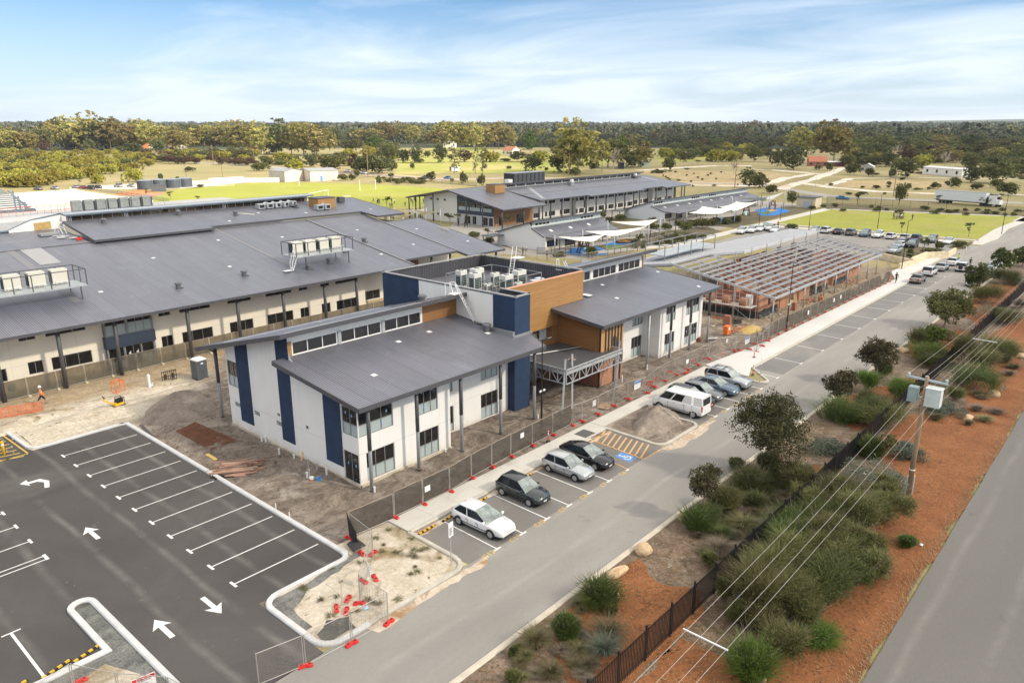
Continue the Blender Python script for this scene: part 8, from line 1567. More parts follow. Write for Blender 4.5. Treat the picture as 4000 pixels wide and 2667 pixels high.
def arch(kind,var=0):
 """mesh data of one plant kind, unit height about 1 (wide kinds too), crown and trunk"""
 k = (kind,var)
 if k in ARCH: return ARCH[k]
 sd = 100+sum(map(ord,kind))+17*var; rs = np.random.RandomState(sd); leaf = 'olive'; bark = BARK; n = 1500; size = .045; asp = .35; clump = 16; inner = .5; spread = .18
 if kind=='gum': lob = [(x*.34,y*.34,.53+z*.36,.2,.2,.15)for x,y,z in unit(rs.normal(size=(18,3)))*(.45+.55*rs.rand(18,1))]+[(0,0,.55,.24,.24,.26)]; leaf = 'gum'; bark = BARKP; n = 5200; size = .042; inner = .8; spread = .09; asp = .5
 elif kind=='wattle': lob = [(x*.62,y*.62,.28+abs(z)*.42,.36,.36,.26)for x,y,z in unit(rs.normal(size=(12,3)))*(.4+.6*rs.rand(12,1))]; leaf = 'wattle'; n = 4200; size = .075; inner = .82; spread = .09; asp = .5
 elif kind=='dense': lob = [(x*.36,y*.36,.45+z*.36,.22,.22,.22)for x,y,z in unit(rs.normal(size=(14,3)))*(.4+.6*rs.rand(14,1))]; leaf = 'dark'; n = 4600; size = .042; inner = .8; spread = .09; asp = .5
 elif kind=='broad': lob = [(x*.42,y*.42,.55+z*.30,.22,.22,.16)for x,y,z in unit(rs.normal(size=(16,3)))*(.4+.6*rs.rand(16,1))]; leaf = 'olive'; n = 4600; size = .042; inner = .78; spread = .1; asp = .5
 elif kind=='bright': lob = [(x*.36,y*.36,.52+z*.32,.2,.2,.18)for x,y,z in unit(rs.normal(size=(12,3)))*(.4+.6*rs.rand(12,1))]; leaf = 'bright'; n = 3600; size = .045; inner = .8; spread = .09; asp = .5
 elif kind=='poplar': lob = [(.04*x,.04*y,.18+.075*i,.10,.10,.09)for i,(x,y)in enumerate(rs.normal(size=(11,2)))]; leaf = 'pale'; n = 1000; size = .035
 elif kind=='brownish': lob = [(x*.34,y*.34,.5+z*.34,.2,.2,.18)for x,y,z in unit(rs.normal(size=(12,3)))*(.4+.6*rs.rand(12,1))]; leaf = 'brown'; n = 3400; size = .042; inner = .78; spread = .1; asp = .5
 elif kind=='bush': lob = [(x*.55,y*.55,.35+abs(z)*.4,.34,.34,.28)for x,y,z in unit(rs.normal(size=(9,3)))*(.4+.6*rs.rand(9,1))]; leaf = 'olive'; n = 3000; size = .08; inner = .75; spread = .11; asp = .5
 elif kind=='sapling': lob = [(x*.16,y*.16,.68+z*.22,.09,.09,.09)for x,y,z in unit(rs.normal(size=(7,3)))*(.4+.6*rs.rand(7,1))]; leaf = 'midgreen'; n = 420; size = .05; inner = .2
 elif kind=='bare': lob = [(x*.32,y*.32,.62+z*.28,.14,.14,.14)for x,y,z in unit(rs.normal(size=(10,3)))*(.5+.5*rs.rand(10,1))]; leaf = 'brown'; n = 260; size = .05
 elif kind=='palm': lob = [(0,0,.75,.1,.1,.1)]; leaf = 'midgreen'
 if kind=='palm': q, t = blades_np(60,.55,.5,1.0,.035,sd,1.2); q[:,2]+=.55
 else: q, t = leaf_np(lob,n,size,asp,sd,clump,inner,spread)
 cm = mesh_np('crown',q,4,t,[LEAF[leaf]]); tips = [tuple(l[:3])for l in lob]; tr = trunk_mb(.9 if kind in('gum','sapling')else.7,.022 if kind in('gum','broad','bare')else.016,tips if kind in('gum','bare','broad','sapling')else tips[:5],sd,split=.5)
 if kind=='bare':
  rr = random.Random(sd)
  for x, y, z in tips:
   for j in range(9): tr.tu([(x*.6,y*.6,z*.8),(x+rr.uniform(-.1,.1),y+rr.uniform(-.1,.1),z+rr.uniform(-.02,.14)),(x*1.2+rr.uniform(-.2,.2),y*1.2+rr.uniform(-.2,.2),z+rr.uniform(0,.2))],.006,4,.0015)
 o = tr.bd('trunk',BARKP if kind in('bare','gum')else bark); tm = o.data; bpy.data.objects.remove(o); ARCH[k] = (cm,tm); return ARCH[k]
def dep(x,y): return x*FWD[0]+y*FWD[1]-CAMH*FWD[2]
NAMES = dict(gum='gum_tree',wattle='wattle_bush',dense='dark_tree',broad='spreading_tree',bright='bright_green_tree',poplar='poplar_tree',brownish='brown_tree',bush='bush',sapling='sapling',bare='bare_tree',palm='palm_tree')
def tree(kind,F,xb,yb,yt,w,label,group=None,var=None,minh=1.0):
 """tree standing at zoom pixel xb, yb whose top is at yt and whose crown is w pixels wide"""
 x, y, _ = F(xb,yb); d = dep(x,y); h = max(minh,(yb-yt)/2.351*d/FPX*1.02); wd = w/2.351*d/FPX; v = rnd.randrange(3)if var is None else var; cm, tm = arch(kind,v)
 cw = dict(gum=.72,wattle=1.6,dense=.9,broad=.95,bright=.95,poplar=.25,brownish=1.0,bush=1.6,sapling=.48,bare=.95,palm=.9)[kind]; sx = max(.25,wd/cw)
 t = thing(NAMES[kind],label,'bush' if kind in('wattle','bush')else 'tree',(x,y,terr(x,y)),U(0,6.28),group); c = link('crown',cm,t); tr = link('trunk',tm,t); c.scale = (sx,sx,h); tr.scale = (min(sx,h),min(sx,h),h)if kind in('gum','bare','broad')and sx>.6*h else(sx,sx,h); return t
BELT = 'tree belt behind the oval and scrub'
for k, xb, yb, yt, w in(('gum',60,460,235,230),('gum',190,455,245,230),('broad',360,450,240,220),('dense',90,460,330,160),('gum',480,440,190,190),('gum',570,430,160,240),('gum',690,430,145,250),('gum',800,440,102,280),('dense',940,440,170,280),('gum',1080,440,155,300),('gum',1190,450,190,250),('gum',1310,440,170,240),('gum',1420,450,180,250),('broad',1540,435,280,200),('gum',1650,450,235,220),('gum',1760,440,250,190),('gum',1870,440,225,210),('broad',1970,440,250,200),('gum',2090,440,185,280),('gum',2230,450,178,300),('gum',2340,460,190,260),('bush',850,445,330,150),('dense',1225,475,365,170),('brownish',420,455,330,130),('bush',1110,470,400,120),('bush',640,440,330,160),('dense',1480,460,330,160),('broad',1010,440,260,180),('broad',740,440,260,200),('gum',280,455,270,180)):
 tree(k,B0,xb,yb,yt,w,{'gum':'tall sunlit gum tree in the belt behind the left scrub','broad':'spreading olive tree in the belt behind the left scrub','dense':'dense dark tree at the foot of the left tree belt','bush':'low bush at the foot of the left tree belt','brownish':'brownish tree beside the white house in the left belt'}[k],BELT+' left, '+k)
for k, xb, yb, yt, w in(('gum',60,480,185,220),('dense',180,475,165,340),('gum',330,480,200,170),('gum',440,485,172,230),('gum',560,490,212,290),('gum',680,470,250,140),('broad',750,390,330,110),('broad',880,380,240,190),('broad',960,380,250,130),('broad',1050,405,262,170),('gum',1190,390,195,180),('gum',1310,385,190,180),('gum',1440,400,205,120),('bare',1640,375,250,140),('gum',1740,415,185,230),('gum',1880,445,200,290),('gum',2000,440,195,180),('gum',2100,430,192,210),('gum',2230,425,200,230),('gum',2330,425,250,120),('broad',1540,395,325,130),('wattle',1060,470,330,170),('broad',880,470,330,200),('broad',760,430,340,130)):
 tree(k,B1,xb,yb,yt,w,{'gum':'tall sunlit gum tree in the belt behind the cream sheds','broad':'spreading olive tree between the gums behind the oval','dense':'massive dense green tree behind the left cream shed','bare':'pale half-bare tree among the gums behind the paddock','wattle':'yellowish wattle below the gums behind the oval'}[k],BELT+' middle, '+k)
for k, xb, yb, yt, w, l in(('bright',1110,475,312,190,'bright green rounded tree among darker ones behind the oval road'),('broad',1240,535,360,230,'broad dark green tree left of the dark round tree at the paddock'),('dense',1345,555,430,140,'bushy tree directly left of the dark round tree at the paddock'),('dense',1465,558,395,135,'dark round tree standing alone at the paddock edge'),('bush',1580,508,445,105,'clipped-looking dark bush in the middle of the paddock'),('dense',1690,556,370,155,'dark tree in the paddock with a red-brown tinge'),('brownish',1915,548,430,180,'rusty brown round tree in the paddock'),('wattle',2160,548,432,180,'smooth yellow-green bush in front of the red-roofed villa'),('poplar',1820,652,420,85,'leafy poplar beside the white horse float'),('poplar',2015,658,395,50,'thin bare poplar in the middle of the paddock'),('poplar',2080,652,420,75,'leafy poplar right of the thin bare one'),('bush',60,632,545,190,'dark bush at the left behind the cream sheds'),('wattle',250,565,440,270,'large grey-green wattle behind the cream sheds'),('bush',370,592,490,150,'grey-green bush right behind the left cream shed'),('dense',525,592,490,130,'dark bush behind the middle of the cream sheds'),('broad',690,612,468,290,'wide dark tree behind the right end of the cream sheds'),('brownish',900,640,455,200,'brown-tinged tree behind the road past the sheds'),('dense',990,652,490,200,'dark bushy tree behind the green-grey pole'),('dense',1160,652,498,280,'large dark bushy tree behind the white wagon'),('bush',1240,632,520,150,'bush at the right end of the dark clump by the road'),('dense',1610,722,633,95,'dark roadside tree in front of the grey wagon'),('bush',1905,750,640,85,'small roadside tree right of the blue hatchback'),('bush',2072,765,660,95,'small tree behind the white dome at the road'),('sapling',1245,742,628,95,'pale sapling at the oval edge'),('bush',1120,732,675,80,'bush at the oval edge in front of the road'),('bush',935,690,615,70,'bush left of the green-grey pole at the oval edge'),('bush',790,720,655,110,'yellowish bush at the right corner of the sheds'),('bush',880,715,660,90,'second bush right of the sheds'),('bush',1420,740,685,90,'dark shrub at the oval edge below the parked grey wagon'),('bush',1520,748,710,90,'low shrub at the right end of the oval edge'),('bush',1340,738,690,110,'olive shrub along the oval fence'),('sapling',1800,772,680,60,'thin sapling below the blue hatchback'),('sapling',1200,962,842,90,'small tree on the oval in front of the students'),('sapling',1785,1140,985,95,'light green sapling left of the pair by the glass entry'),('sapling',1850,1138,1000,90,'light green sapling right of the pair by the glass entry'),('sapling',2135,1238,1140,110,'small leafy tree beside the curved planter'),('sapling',2310,1165,1000,70,'pale sapling at the timber wall'),('bush',1990,1245,1180,150,'dry reddish bush in the curved planter'),('bush',2150,1300,1235,150,'dark shrub below the curved planter'),('bush',2310,1290,1220,130,'dark shrub left of the nearer classroom gable')):
 tree(k,B1,xb,yb,yt,w,l)
for k, xb, yb, yt, w, l in(('bright',170,465,265,140,'bright pale green tree left of the giant gum'),('broad',55,545,440,190,'olive tree at the left of the paddock houses'),('wattle',270,545,425,210,'yellow willow-like tree in the sunlit paddock'),('dense',185,632,485,190,'dark round tree in front of the yellow one'),('gum',600,652,175,430,'giant gum tree with white trunk towering behind the white building'),('dense',430,640,440,200,'dark foliage left of the white gum trunk'),('broad',880,605,320,330,'large olive tree right of the giant gum'),('bright',1000,590,330,150,'light green tree peeping behind the bare pinkish tree'),('gum',1160,595,368,240,'bluish grey-green tree near the green shed'),('bare',930,635,415,190,'bare pinkish twiggy tree right of the giant gum'),('bush',1110,605,470,140,'reddish green bush beside the dark shed'),('wattle',1390,515,400,180,'yellow-green rounded tree behind the igloo shelter'),('bush',1565,548,460,95,'dark bush left in the green field'),('bush',1612,530,460,95,'dark tree right in the green field'),('bush',1480,532,470,85,'small tree at the left of the green field'),('bush',1445,625,508,180,'wide grey-green bush by the sandy track'),('broad',1720,500,400,190,'dark tree behind the green field'),('broad',1830,485,380,180,'second dark tree behind the green field'),('wattle',1895,545,412,230,'big yellow-green bush group at the field edge, left'),('wattle',2010,543,420,180,'big yellow-green bush at the field edge, right'),('bush',2075,535,440,110,'dark green bush right of the yellow ones'),('broad',2220,545,405,170,'grey-green tree before the ruined chimney'),('palm',1705,570,528,55,'small palm in the dry field beyond the track'),('palm',1605,640,600,60,'low palm-like plant at the sandy track'),('bare',2030,645,550,130,'bare brown shrub at the bend of the track'),('dense',2140,708,598,150,'dark round bush beside the leaning pole stump'),('bush',2230,785,650,250,'large bare brown thicket right of the classroom roof'),('bush',1345,650,618,170,'low olive bush on the dry field'),('bush',320,630,595,50,'small round bush in the paddock before the giant gum'),('bush',560,670,600,150,'bushes at the foot of the giant gum'),('bush',760,630,510,120,'light bush between giant gum and bare tree'),('sapling',1150,1368,1165,110,'pale birch-like tree between the playground and the steel roof'),('bush',740,1425,1310,150,'weeping olive bush at the corner of the nearest playground'),('bush',830,1060,985,85,'bush between the white building and the classrooms'),('sapling',1275,1135,1035,110,'thin grey sapling before the longer classrooms'),('broad',1590,1200,1090,130,'small tree in the garden strip between the classrooms, left'),('broad',1750,1160,1058,140,'small tree in the garden strip between the classrooms, right'),('sapling',1385,1285,1175,60,'thin sapling by the path behind the steel roof'),('bush',430,1415,1375,150,'low shrub before the nearest playground'),('bush',1330,640,610,60,'small shrub behind the igloo shelter'),('bush',1000,1080,1020,130,'dark hedge left of the longer classroom gable'),('bush',900,1100,1050,120,'grey shrub left of the longer classroom gable'),('bush',1760,1250,1215,120,'small bush beside the walkway platform')):
 tree(k,B2,xb,yb,yt,w,l)
for k, xb, yb, yt, w, l in(('dense',235,618,400,280,'dense round dark tree left of the terracotta farmhouse'),('bright',395,475,298,220,'vivid green tree behind the terracotta farmhouse'),('gum',300,480,238,240,'tall olive tree left behind the vivid green one'),('gum',600,560,185,360,'large golden gum behind the terracotta farmhouse'),('broad',740,525,338,250,'grey-green spreading tree behind the carport'),('dense',860,560,440,150,'dark bush behind the grey shed'),('broad',1040,520,280,270,'tall grey-green tree in the right woodland'),('bare',1180,530,390,200,'grey half-dead tree left of the yellow one'),('broad',1260,692,498,300,'broad olive tree left of the long white house'),('wattle',1420,585,458,190,'bright yellow-green tree beside the long white house'),('bush',1130,692,605,90,'small bush before the broad olive tree'),('bare',1000,565,470,140,'tangle of dead branches behind the grey shed'),('bare',1620,595,445,270,'pale dead tree behind the long white house'),('bush',1700,785,680,120,'grey-green bush under the curved lamp pole'),('dense',1860,735,578,180,'dark tree right of the long white house'),('broad',2055,745,530,290,'round olive tree at the right of the white house'),('broad',2290,670,500,320,'dark tree at the right edge behind the track'),('brownish',1830,410,268,270,'rusty-tinted tree in the right woodland'),('brownish',2020,430,335,180,'second rusty tree in the right woodland'),('bush',60,590,430,130,'pale green tree at the left of the round dark tree'),('bush',790,665,550,160,'round shrub in front of the grey shed'),('bush',920,680,600,140,'scrubby shrub right before the grey shed'),('bush',465,620,575,100,'low round bush on the farmhouse drive'),('bush',570,630,550,90,'yellow-tipped bush on the farmhouse drive'),('bush',40,840,750,120,'grey-green bush behind the cream utility hut'),('broad',220,955,803,95,'small tree left of the cream utility hut'),('sapling',818,945,805,85,'sapling behind the lawn fence near the blue car'),('broad',1200,950,728,120,'tall young gum behind the lawn fence'),('sapling',1565,935,838,100,'young tree at the rear of the semi-trailer'),('broad',2040,955,838,150,'young spreading tree hiding the truck cab'),('bush',1290,805,740,70,'small bush in the dry strip'),('bush',1105,765,722,50,'tiny dark bush in the dry strip'),('bush',1540,795,735,110,'grey scrub by the track'),('bush',1930,800,745,160,'dark scrub at the far road, left'),('bush',2200,850,730,260,'dark scrub at the far road, right'),('bush',2100,790,700,160,'scrub behind the truck cab'),('sapling',1425,1410,1195,110,'slim pale tree in the planter by the retaining wall'),('bush',1560,1345,1270,110,'sapling-like shrub in the planter behind the hedge'),('bush',1300,1445,1330,90,'yellowish shrub by the street lamp in the planter'),('bush',1520,1400,1330,210,'dense green hedge bush on the planter'),('bush',1160,1430,1385,150,'clipped hedge by the retaining wall handrail'),('sapling',1225,1195,1080,60,'staked sapling on the near edge of the lawn'),('sapling',1840,1235,1080,95,'staked sapling beside the lawn path'),('bush',1770,1330,1265,150,'dark shrub in the small wedge planter'),('bush',210,1170,1110,130,'shrub with yellow bollard at the lawn corner'),('bush',400,985,945,80,'shrub at the foot of the utility hut'),('bush',500,970,935,60,'small shrub right of the utility hut')):
 tree(k,B3,xb,yb,yt,w,l)
for k, xb, yb, yt, w, l in(('sapling',1340,862,778,70,'sapling on the red earth before the water tanks'),('sapling',1570,888,808,90,'sapling at the left end of the oval'),('sapling',730,762,680,90,'pale sapling at the edge of the left scrub'),('wattle',920,745,640,140,'rounded wattle standing alone left of the tanks'),('wattle',1215,735,600,180,'larger rounded wattle standing alone near the tanks'),('bush',1480,715,648,60,'small dark tree behind the water tanks'),('bush',1635,712,680,60,'low bush behind the third water tank'),('bush',1750,635,592,110,'dark bush alone in the dry field'),('bush',1850,778,752,110,'low bush right of the water tanks'),('sapling',1815,915,850,70,'thin sapling behind the glass band roof')): tree(k,B0,xb,yb,yt,w,l)
wr = random.Random(41); WK = dict(broad='spreading olive tree',dense='dense dark tree',gum='tall loose gum tree',brownish='rusty brown-leaved tree',bush='low scrubby bush',bare='bare grey tree',wattle='yellowish rounded tree')
def wood(F,n,x0,x1,y0,y1,h0,h1,w0,w1,kinds,where):
 for i in range(n): x, y = wr.uniform(x0,x1), wr.uniform(y0,y1); k = wr.choice(kinds); q = .7 if k=='bush' and h0>50 else 1; tree(k,F,x,y,y-wr.uniform(h0,h1)*q,wr.uniform(w0,w1),WK[k]+' '+where,where+', '+k)
KR = ['broad','broad','dense','gum','broad','broad','brownish','bush']
wood(B3,44,760,2350,440,560,120,190,150,290,KR,'in the woodland behind the white house at right'); wood(B3,46,700,2350,330,440,70,130,130,240,KR+['bush'],'in the middle of the right woodland'); wood(B3,22,-20,860,320,430,75,130,120,220,KR,'behind the farmhouse trees'); wood(B3,9,1850,2350,600,690,120,190,160,280,['broad','dense','broad'],'at the right edge beyond the track')
wood(B2,44,1000,2350,320,450,75,140,120,210,KR,'in the dark woodland beyond the green field'); wood(B2,12,0,1000,380,470,100,150,120,200,['gum','broad','bright' if 0 else 'dense'],'behind the giant gum')
wood(B3,30,650,2350,520,595,80,140,110,210,['bush','bush','broad','dense','wattle'],'along the near edge of the right woodland'); wood(B2,22,1450,2350,465,535,70,110,100,170,['bush','broad','dense','wattle'],'around the green field'); wood(B0,26,1350,2351,470,545,60,100,120,200,['bush','wattle','bush','brownish'],'below the left tree belt'); wood(B1,24,20,1250,500,630,70,120,130,220,['bush','wattle','broad','bush'],'around the road behind the sheds')
wood(B3,24,560,2350,640,890,18,40,40,110,['bush'],'in the dry field at right'); wood(B1,6,1280,2340,500,640,30,70,60,120,['bush'],'about the paddock')
wood(B0,26,-20,2351,380,425,150,215,200,300,['gum','gum','broad','gum','dense'],'in the rear row of the left belt'); wood(B1,16,0,2351,375,420,140,190,170,250,['gum','gum','broad'],'in the rear row behind the oval')
rs_ = random.Random(21); pts = []
for i in range(900):
 x, y = rs_.uniform(-60,1400), rs_.uniform(470,790)
 if y>790-.0*x or(x>300 and y>780-.16*(x-300))or(x>1000 and y>640)or x>1380 and y>560: continue
 if all(math.hypot(x-a,(y-b)*2.2)>62 for a,b in pts): pts.append((x,y))
for x, y in pts[:150]: s = .6+.9*(y-450)/300; tree('wattle' if rs_.random()<.85 else 'bush',B0,x,y,y-rs_.uniform(75,115)*s*.85,rs_.uniform(130,200)*s*.85,'yellow-green wattle bush in the dense scrub at the left','wattles of the left scrub')
for i in range(34):
 x = 1380+i*29; y = 545+rs_.uniform(-14,22)+(x-1380)*.03
 if 1830<x<2010 and y>560: continue
 k = 'brownish' if i%3==0 or y>555 else 'bush'; tree(k,B0,x,y,y-rs_.uniform(45,85),rs_.uniform(80,140),'low %s shrub in the hedge along the road behind the dry field'%('reddish brown' if k=='brownish' else 'olive'),'hedge along the road behind the dry field, '+k)
for i in range(14): x = 1650+i*50; y = 500+rs_.uniform(-10,20); tree('bush',B0,x,y+10,y-rs_.uniform(60,90),rs_.uniform(120,190),'olive bush before the left tree belt above the road','olive bushes before the left tree belt')
for i in range(30): x, y = rs_.uniform(1650,2100), rs_.uniform(1095,1160); y = 1190-.12*(x-1250)+rs_.uniform(-45,5); x2 = rs_.uniform(1260,2080); tree('bush',B2,x2,1195-.1*(x2-1250)+rs_.uniform(-50,0),1195-.1*(x2-1250)-rs_.uniform(55,85),rs_.uniform(70,130),'green garden shrub in the bed before the longer classrooms','shrubs in the bed before the longer classrooms')
for i in range(22): x2 = rs_.uniform(1120,1700); y = 1300-.14*(x2-1250)+rs_.uniform(-30,40); tree('bush',B2,x2,y,y-rs_.uniform(25,45),rs_.uniform(60,110),'grey-green shrub in the bed beside the walkway','shrubs in the bed beside the walkway')
for i in range(26): x = rs_.uniform(500,2340); y = 955+(x-500)*.03+rs_.uniform(-12,45); tree('bush',B3,x,y,y-rs_.uniform(18,38),rs_.uniform(50,110),'low grey-green shrub in the strip between lawn and fence','shrubs between lawn and fence')
for i in range(16): x = rs_.uniform(1060,1560); y = 735+rs_.uniform(-25,18); tree('bush',B1,x,y,y-rs_.uniform(25,45),rs_.uniform(60,110),'olive shrub in the strip behind the oval','shrubs in the strip behind the oval')
for i in range(26): x = rs_.uniform(1300,2250); y = rs_.uniform(630,790); tree('bush',B2,x,y,y-rs_.uniform(8,18),rs_.uniform(20,45),'dry brown tussock on the sandy field','tussocks on the sandy field')
def forest_mat():
 m, nt, b = _mat('forest_leaves'); b.inputs['Roughness'].default_value = .8; b.inputs['Specular IOR Level'].default_value = .1; t = nd(nt,'Attribute',attribute_name='tone').outputs['Fac']
 c = mix(nt,ramp(nt,t,0,.6),(.045,.06,.042),(.095,.105,.062)); c = mix(nt,ramp(nt,t,.7,1.0),c,(.15,.135,.08)); nt.links.new(c,b.inputs['Base Color']); return m
FORESTM = forest_mat()
def far_forest():
 rs = np.random.RandomState(77); Q = []; T = []; D = []
 def blob(x,y,z,r,h,n,tb):
  u = unit(rs.normal(size=(n,3))); p = u*(.78+.22*rs.rand(n,1))*np.array([r,r,h/2])+np.array([x,y,z+h*.55]); d = unit(u+rs.normal(size=(n,3))*.6); s = unit(np.cross(d,rs.normal(size=(n,3)))); L_ = r*(.22 if n>50 else.36)*(.6+.8*rs.rand(n,1)); Q.append(np.stack([p-d*L_*.5,p+s*L_*.45,p+d*L_*.5,p-s*L_*.45],1).reshape(-1,3)); T.append(np.clip(tb+.12*rs.normal(size=n),0,1))
 for i in range(5200):
  a = YAW+R(rs.uniform(-41,41)); f = (YAW-a)/R(38)
  near = 1100 if f<-.1 else 960
  d = near*(1+3.6*rs.rand()**1.7); x, y = d*math.cos(a), d*math.sin(a); px = CX+FPX*(x*RGT[0]+y*RGT[1])/dep(x,y)
  h = rs.uniform(10,19)+(d>1200)*rs.uniform(0,9); r = h*rs.uniform(.4,.7); blob(x,y,max(terr(x,y),0)-.5,r,h,130 if d<1100 else 36,rs.uniform(.1,.95))
 for i in range(900):
  a = YAW+R(rs.uniform(-39,39)); d = rs.uniform(2600,5200); h = rs.uniform(14,26); blob(d*math.cos(a),d*math.sin(a),max(0,-1.5+(d-700)*.0062)-2,h*1.6,h,30,rs.uniform(.1,.6))
 o = link('far_forest',mesh_np('far_forest',np.concatenate(Q),4,np.concatenate(T),[FORESTM])); tag(o,'dark mass of forest along the horizon','forest',None,'stuff')
far_forest()
# - garden verge: street trees and shrubs seen close
def street_tree(label,base,crown,h0,h1,r,leaf,sd,lean=(0,0),n=5200,size=.16,sub=.4,tr=.09,name='street_tree',asp=.3,lob=None,inner=.5,spread=.13):
 x, y = base; t = thing(name,label,'tree',(x,y,.06),0); cx, cy = crown[0]-x, crown[1]-y; L_ = lob or[(a+cx,b+cy,c,d,e,f)for a,b,c,d,e,f in lobes_round(r,h0,h1,15,sd,sub)]
 q, tn = leaf_np(L_,n,size,asp,sd,18,inner,spread); link('crown',mesh_np('crown',q,4,tn,[LEAF[leaf]]),t)
 rr = random.Random(sd); m = MB(); fk = (cx*.45,cy*.45,h0+.1*(h1-h0)); m.tu([(0,0,-.1),(cx*.12,cy*.12,h0*.4),(cx*.3+rr.uniform(-.05,.05),cy*.3,h0*.75),fk],tr,8,tr*.6)
 for l in L_[:10]: m.tu([fk,((fk[0]+l[0])/2,(fk[1]+l[1])/2,(fk[2]+l[2])/2+.1),(l[0],l[1],l[2])],tr*.45,5,.012)
 m.bd('trunk',BARK,t,smooth=True); return t
def crown_at(px_,py_,base):
 b = np.array([base[0],base[1],0.0]); d = FWD*FPX+RGT*(px_-CX)+DWN*(py_-CY); n = np.array([FWD[0],FWD[1],0]); t_ = (b@n)/(d@n); p = d*t_+np.array([0,0,CAMH]); return p
def stree(label,basepx,ctop,cbot,cl,cr,leaf,sd,**kw):
 """crown box given in photo pixels"""
 b = at(*basepx,.06); c = crown_at((cl+cr)/2,(ctop+cbot)/2,b); d = dep(b[0],b[1]); r = (cr-cl)/2*d/FPX; hh = (cbot-ctop)/2*d/FPX; c2 = c
 return street_tree(label,b[:2],(c2[0],c2[1]),max(.5,c[2]-hh),c[2]+hh,r,leaf,sd,**kw)
k4 = lambda o, x, y: (o[0]+x/2.351,o[1]+y/2.351)
O2, O3, P2, P3 = (2000,1000), (3000,1000), (2000,1660), (3000,1660)
stree('full dark green street tree nearest the camera, standing at the kerb',(2984,1862),1540,1790,2890,3158,'street',5,n=17000,size=.15,sub=.46,tr=.13)
stree('leaning bronze-leaved street tree above the blocky boulder',(2744,2030),1808,1945,2688,2822,'bronze',6,n=7000,size=.12,sub=.40,tr=.06)
stree('bronze street tree behind the full dark green one at the kerb',(3272,1590),1440,1560,3222,3352,'bronze',7,n=8000,size=.15,sub=.42,tr=.08)
stree('reddish round street tree at the kerb beside the tan boulder',(3418,1500),1318,1440,3364,3512,'bronze',8,n=9000,size=.17,sub=.42,tr=.09)
stree('largest feathery street tree midway along the kerb',(3686,1278),1115,1262,3624,3795,'olive',9,n=12000,size=.22,sub=.42,tr=.14)
stree('loose street tree hiding a white car at the far kerb',(3822,1165),1022,1130,3776,3862,'midgreen',10,n=6000,size=.24,sub=.4,tr=.1)
stree('dark street tree before the far lawn path',(3922,1068),968,1065,3880,3962,'midgreen',11,n=3600,size=.3,sub=.4,tr=.12)
stree('street tree cut by the right edge of the picture',(3996,1040),955,1050,3952,4040,'midgreen',12,n=3600,size=.3,sub=.4,tr=.12)
stree('small tree with pale flowers between fence and power pole',(3450,1795),1690,1768,3434,3508,'olive',13,n=1500,size=.12,sub=.34,tr=.05)
stree('pale-stemmed young tree in the green shrubs beyond the reddish tree',(3645,1382),1262,1340,3606,3692,'bright',14,n=2600,size=.2,sub=.4,tr=.06)
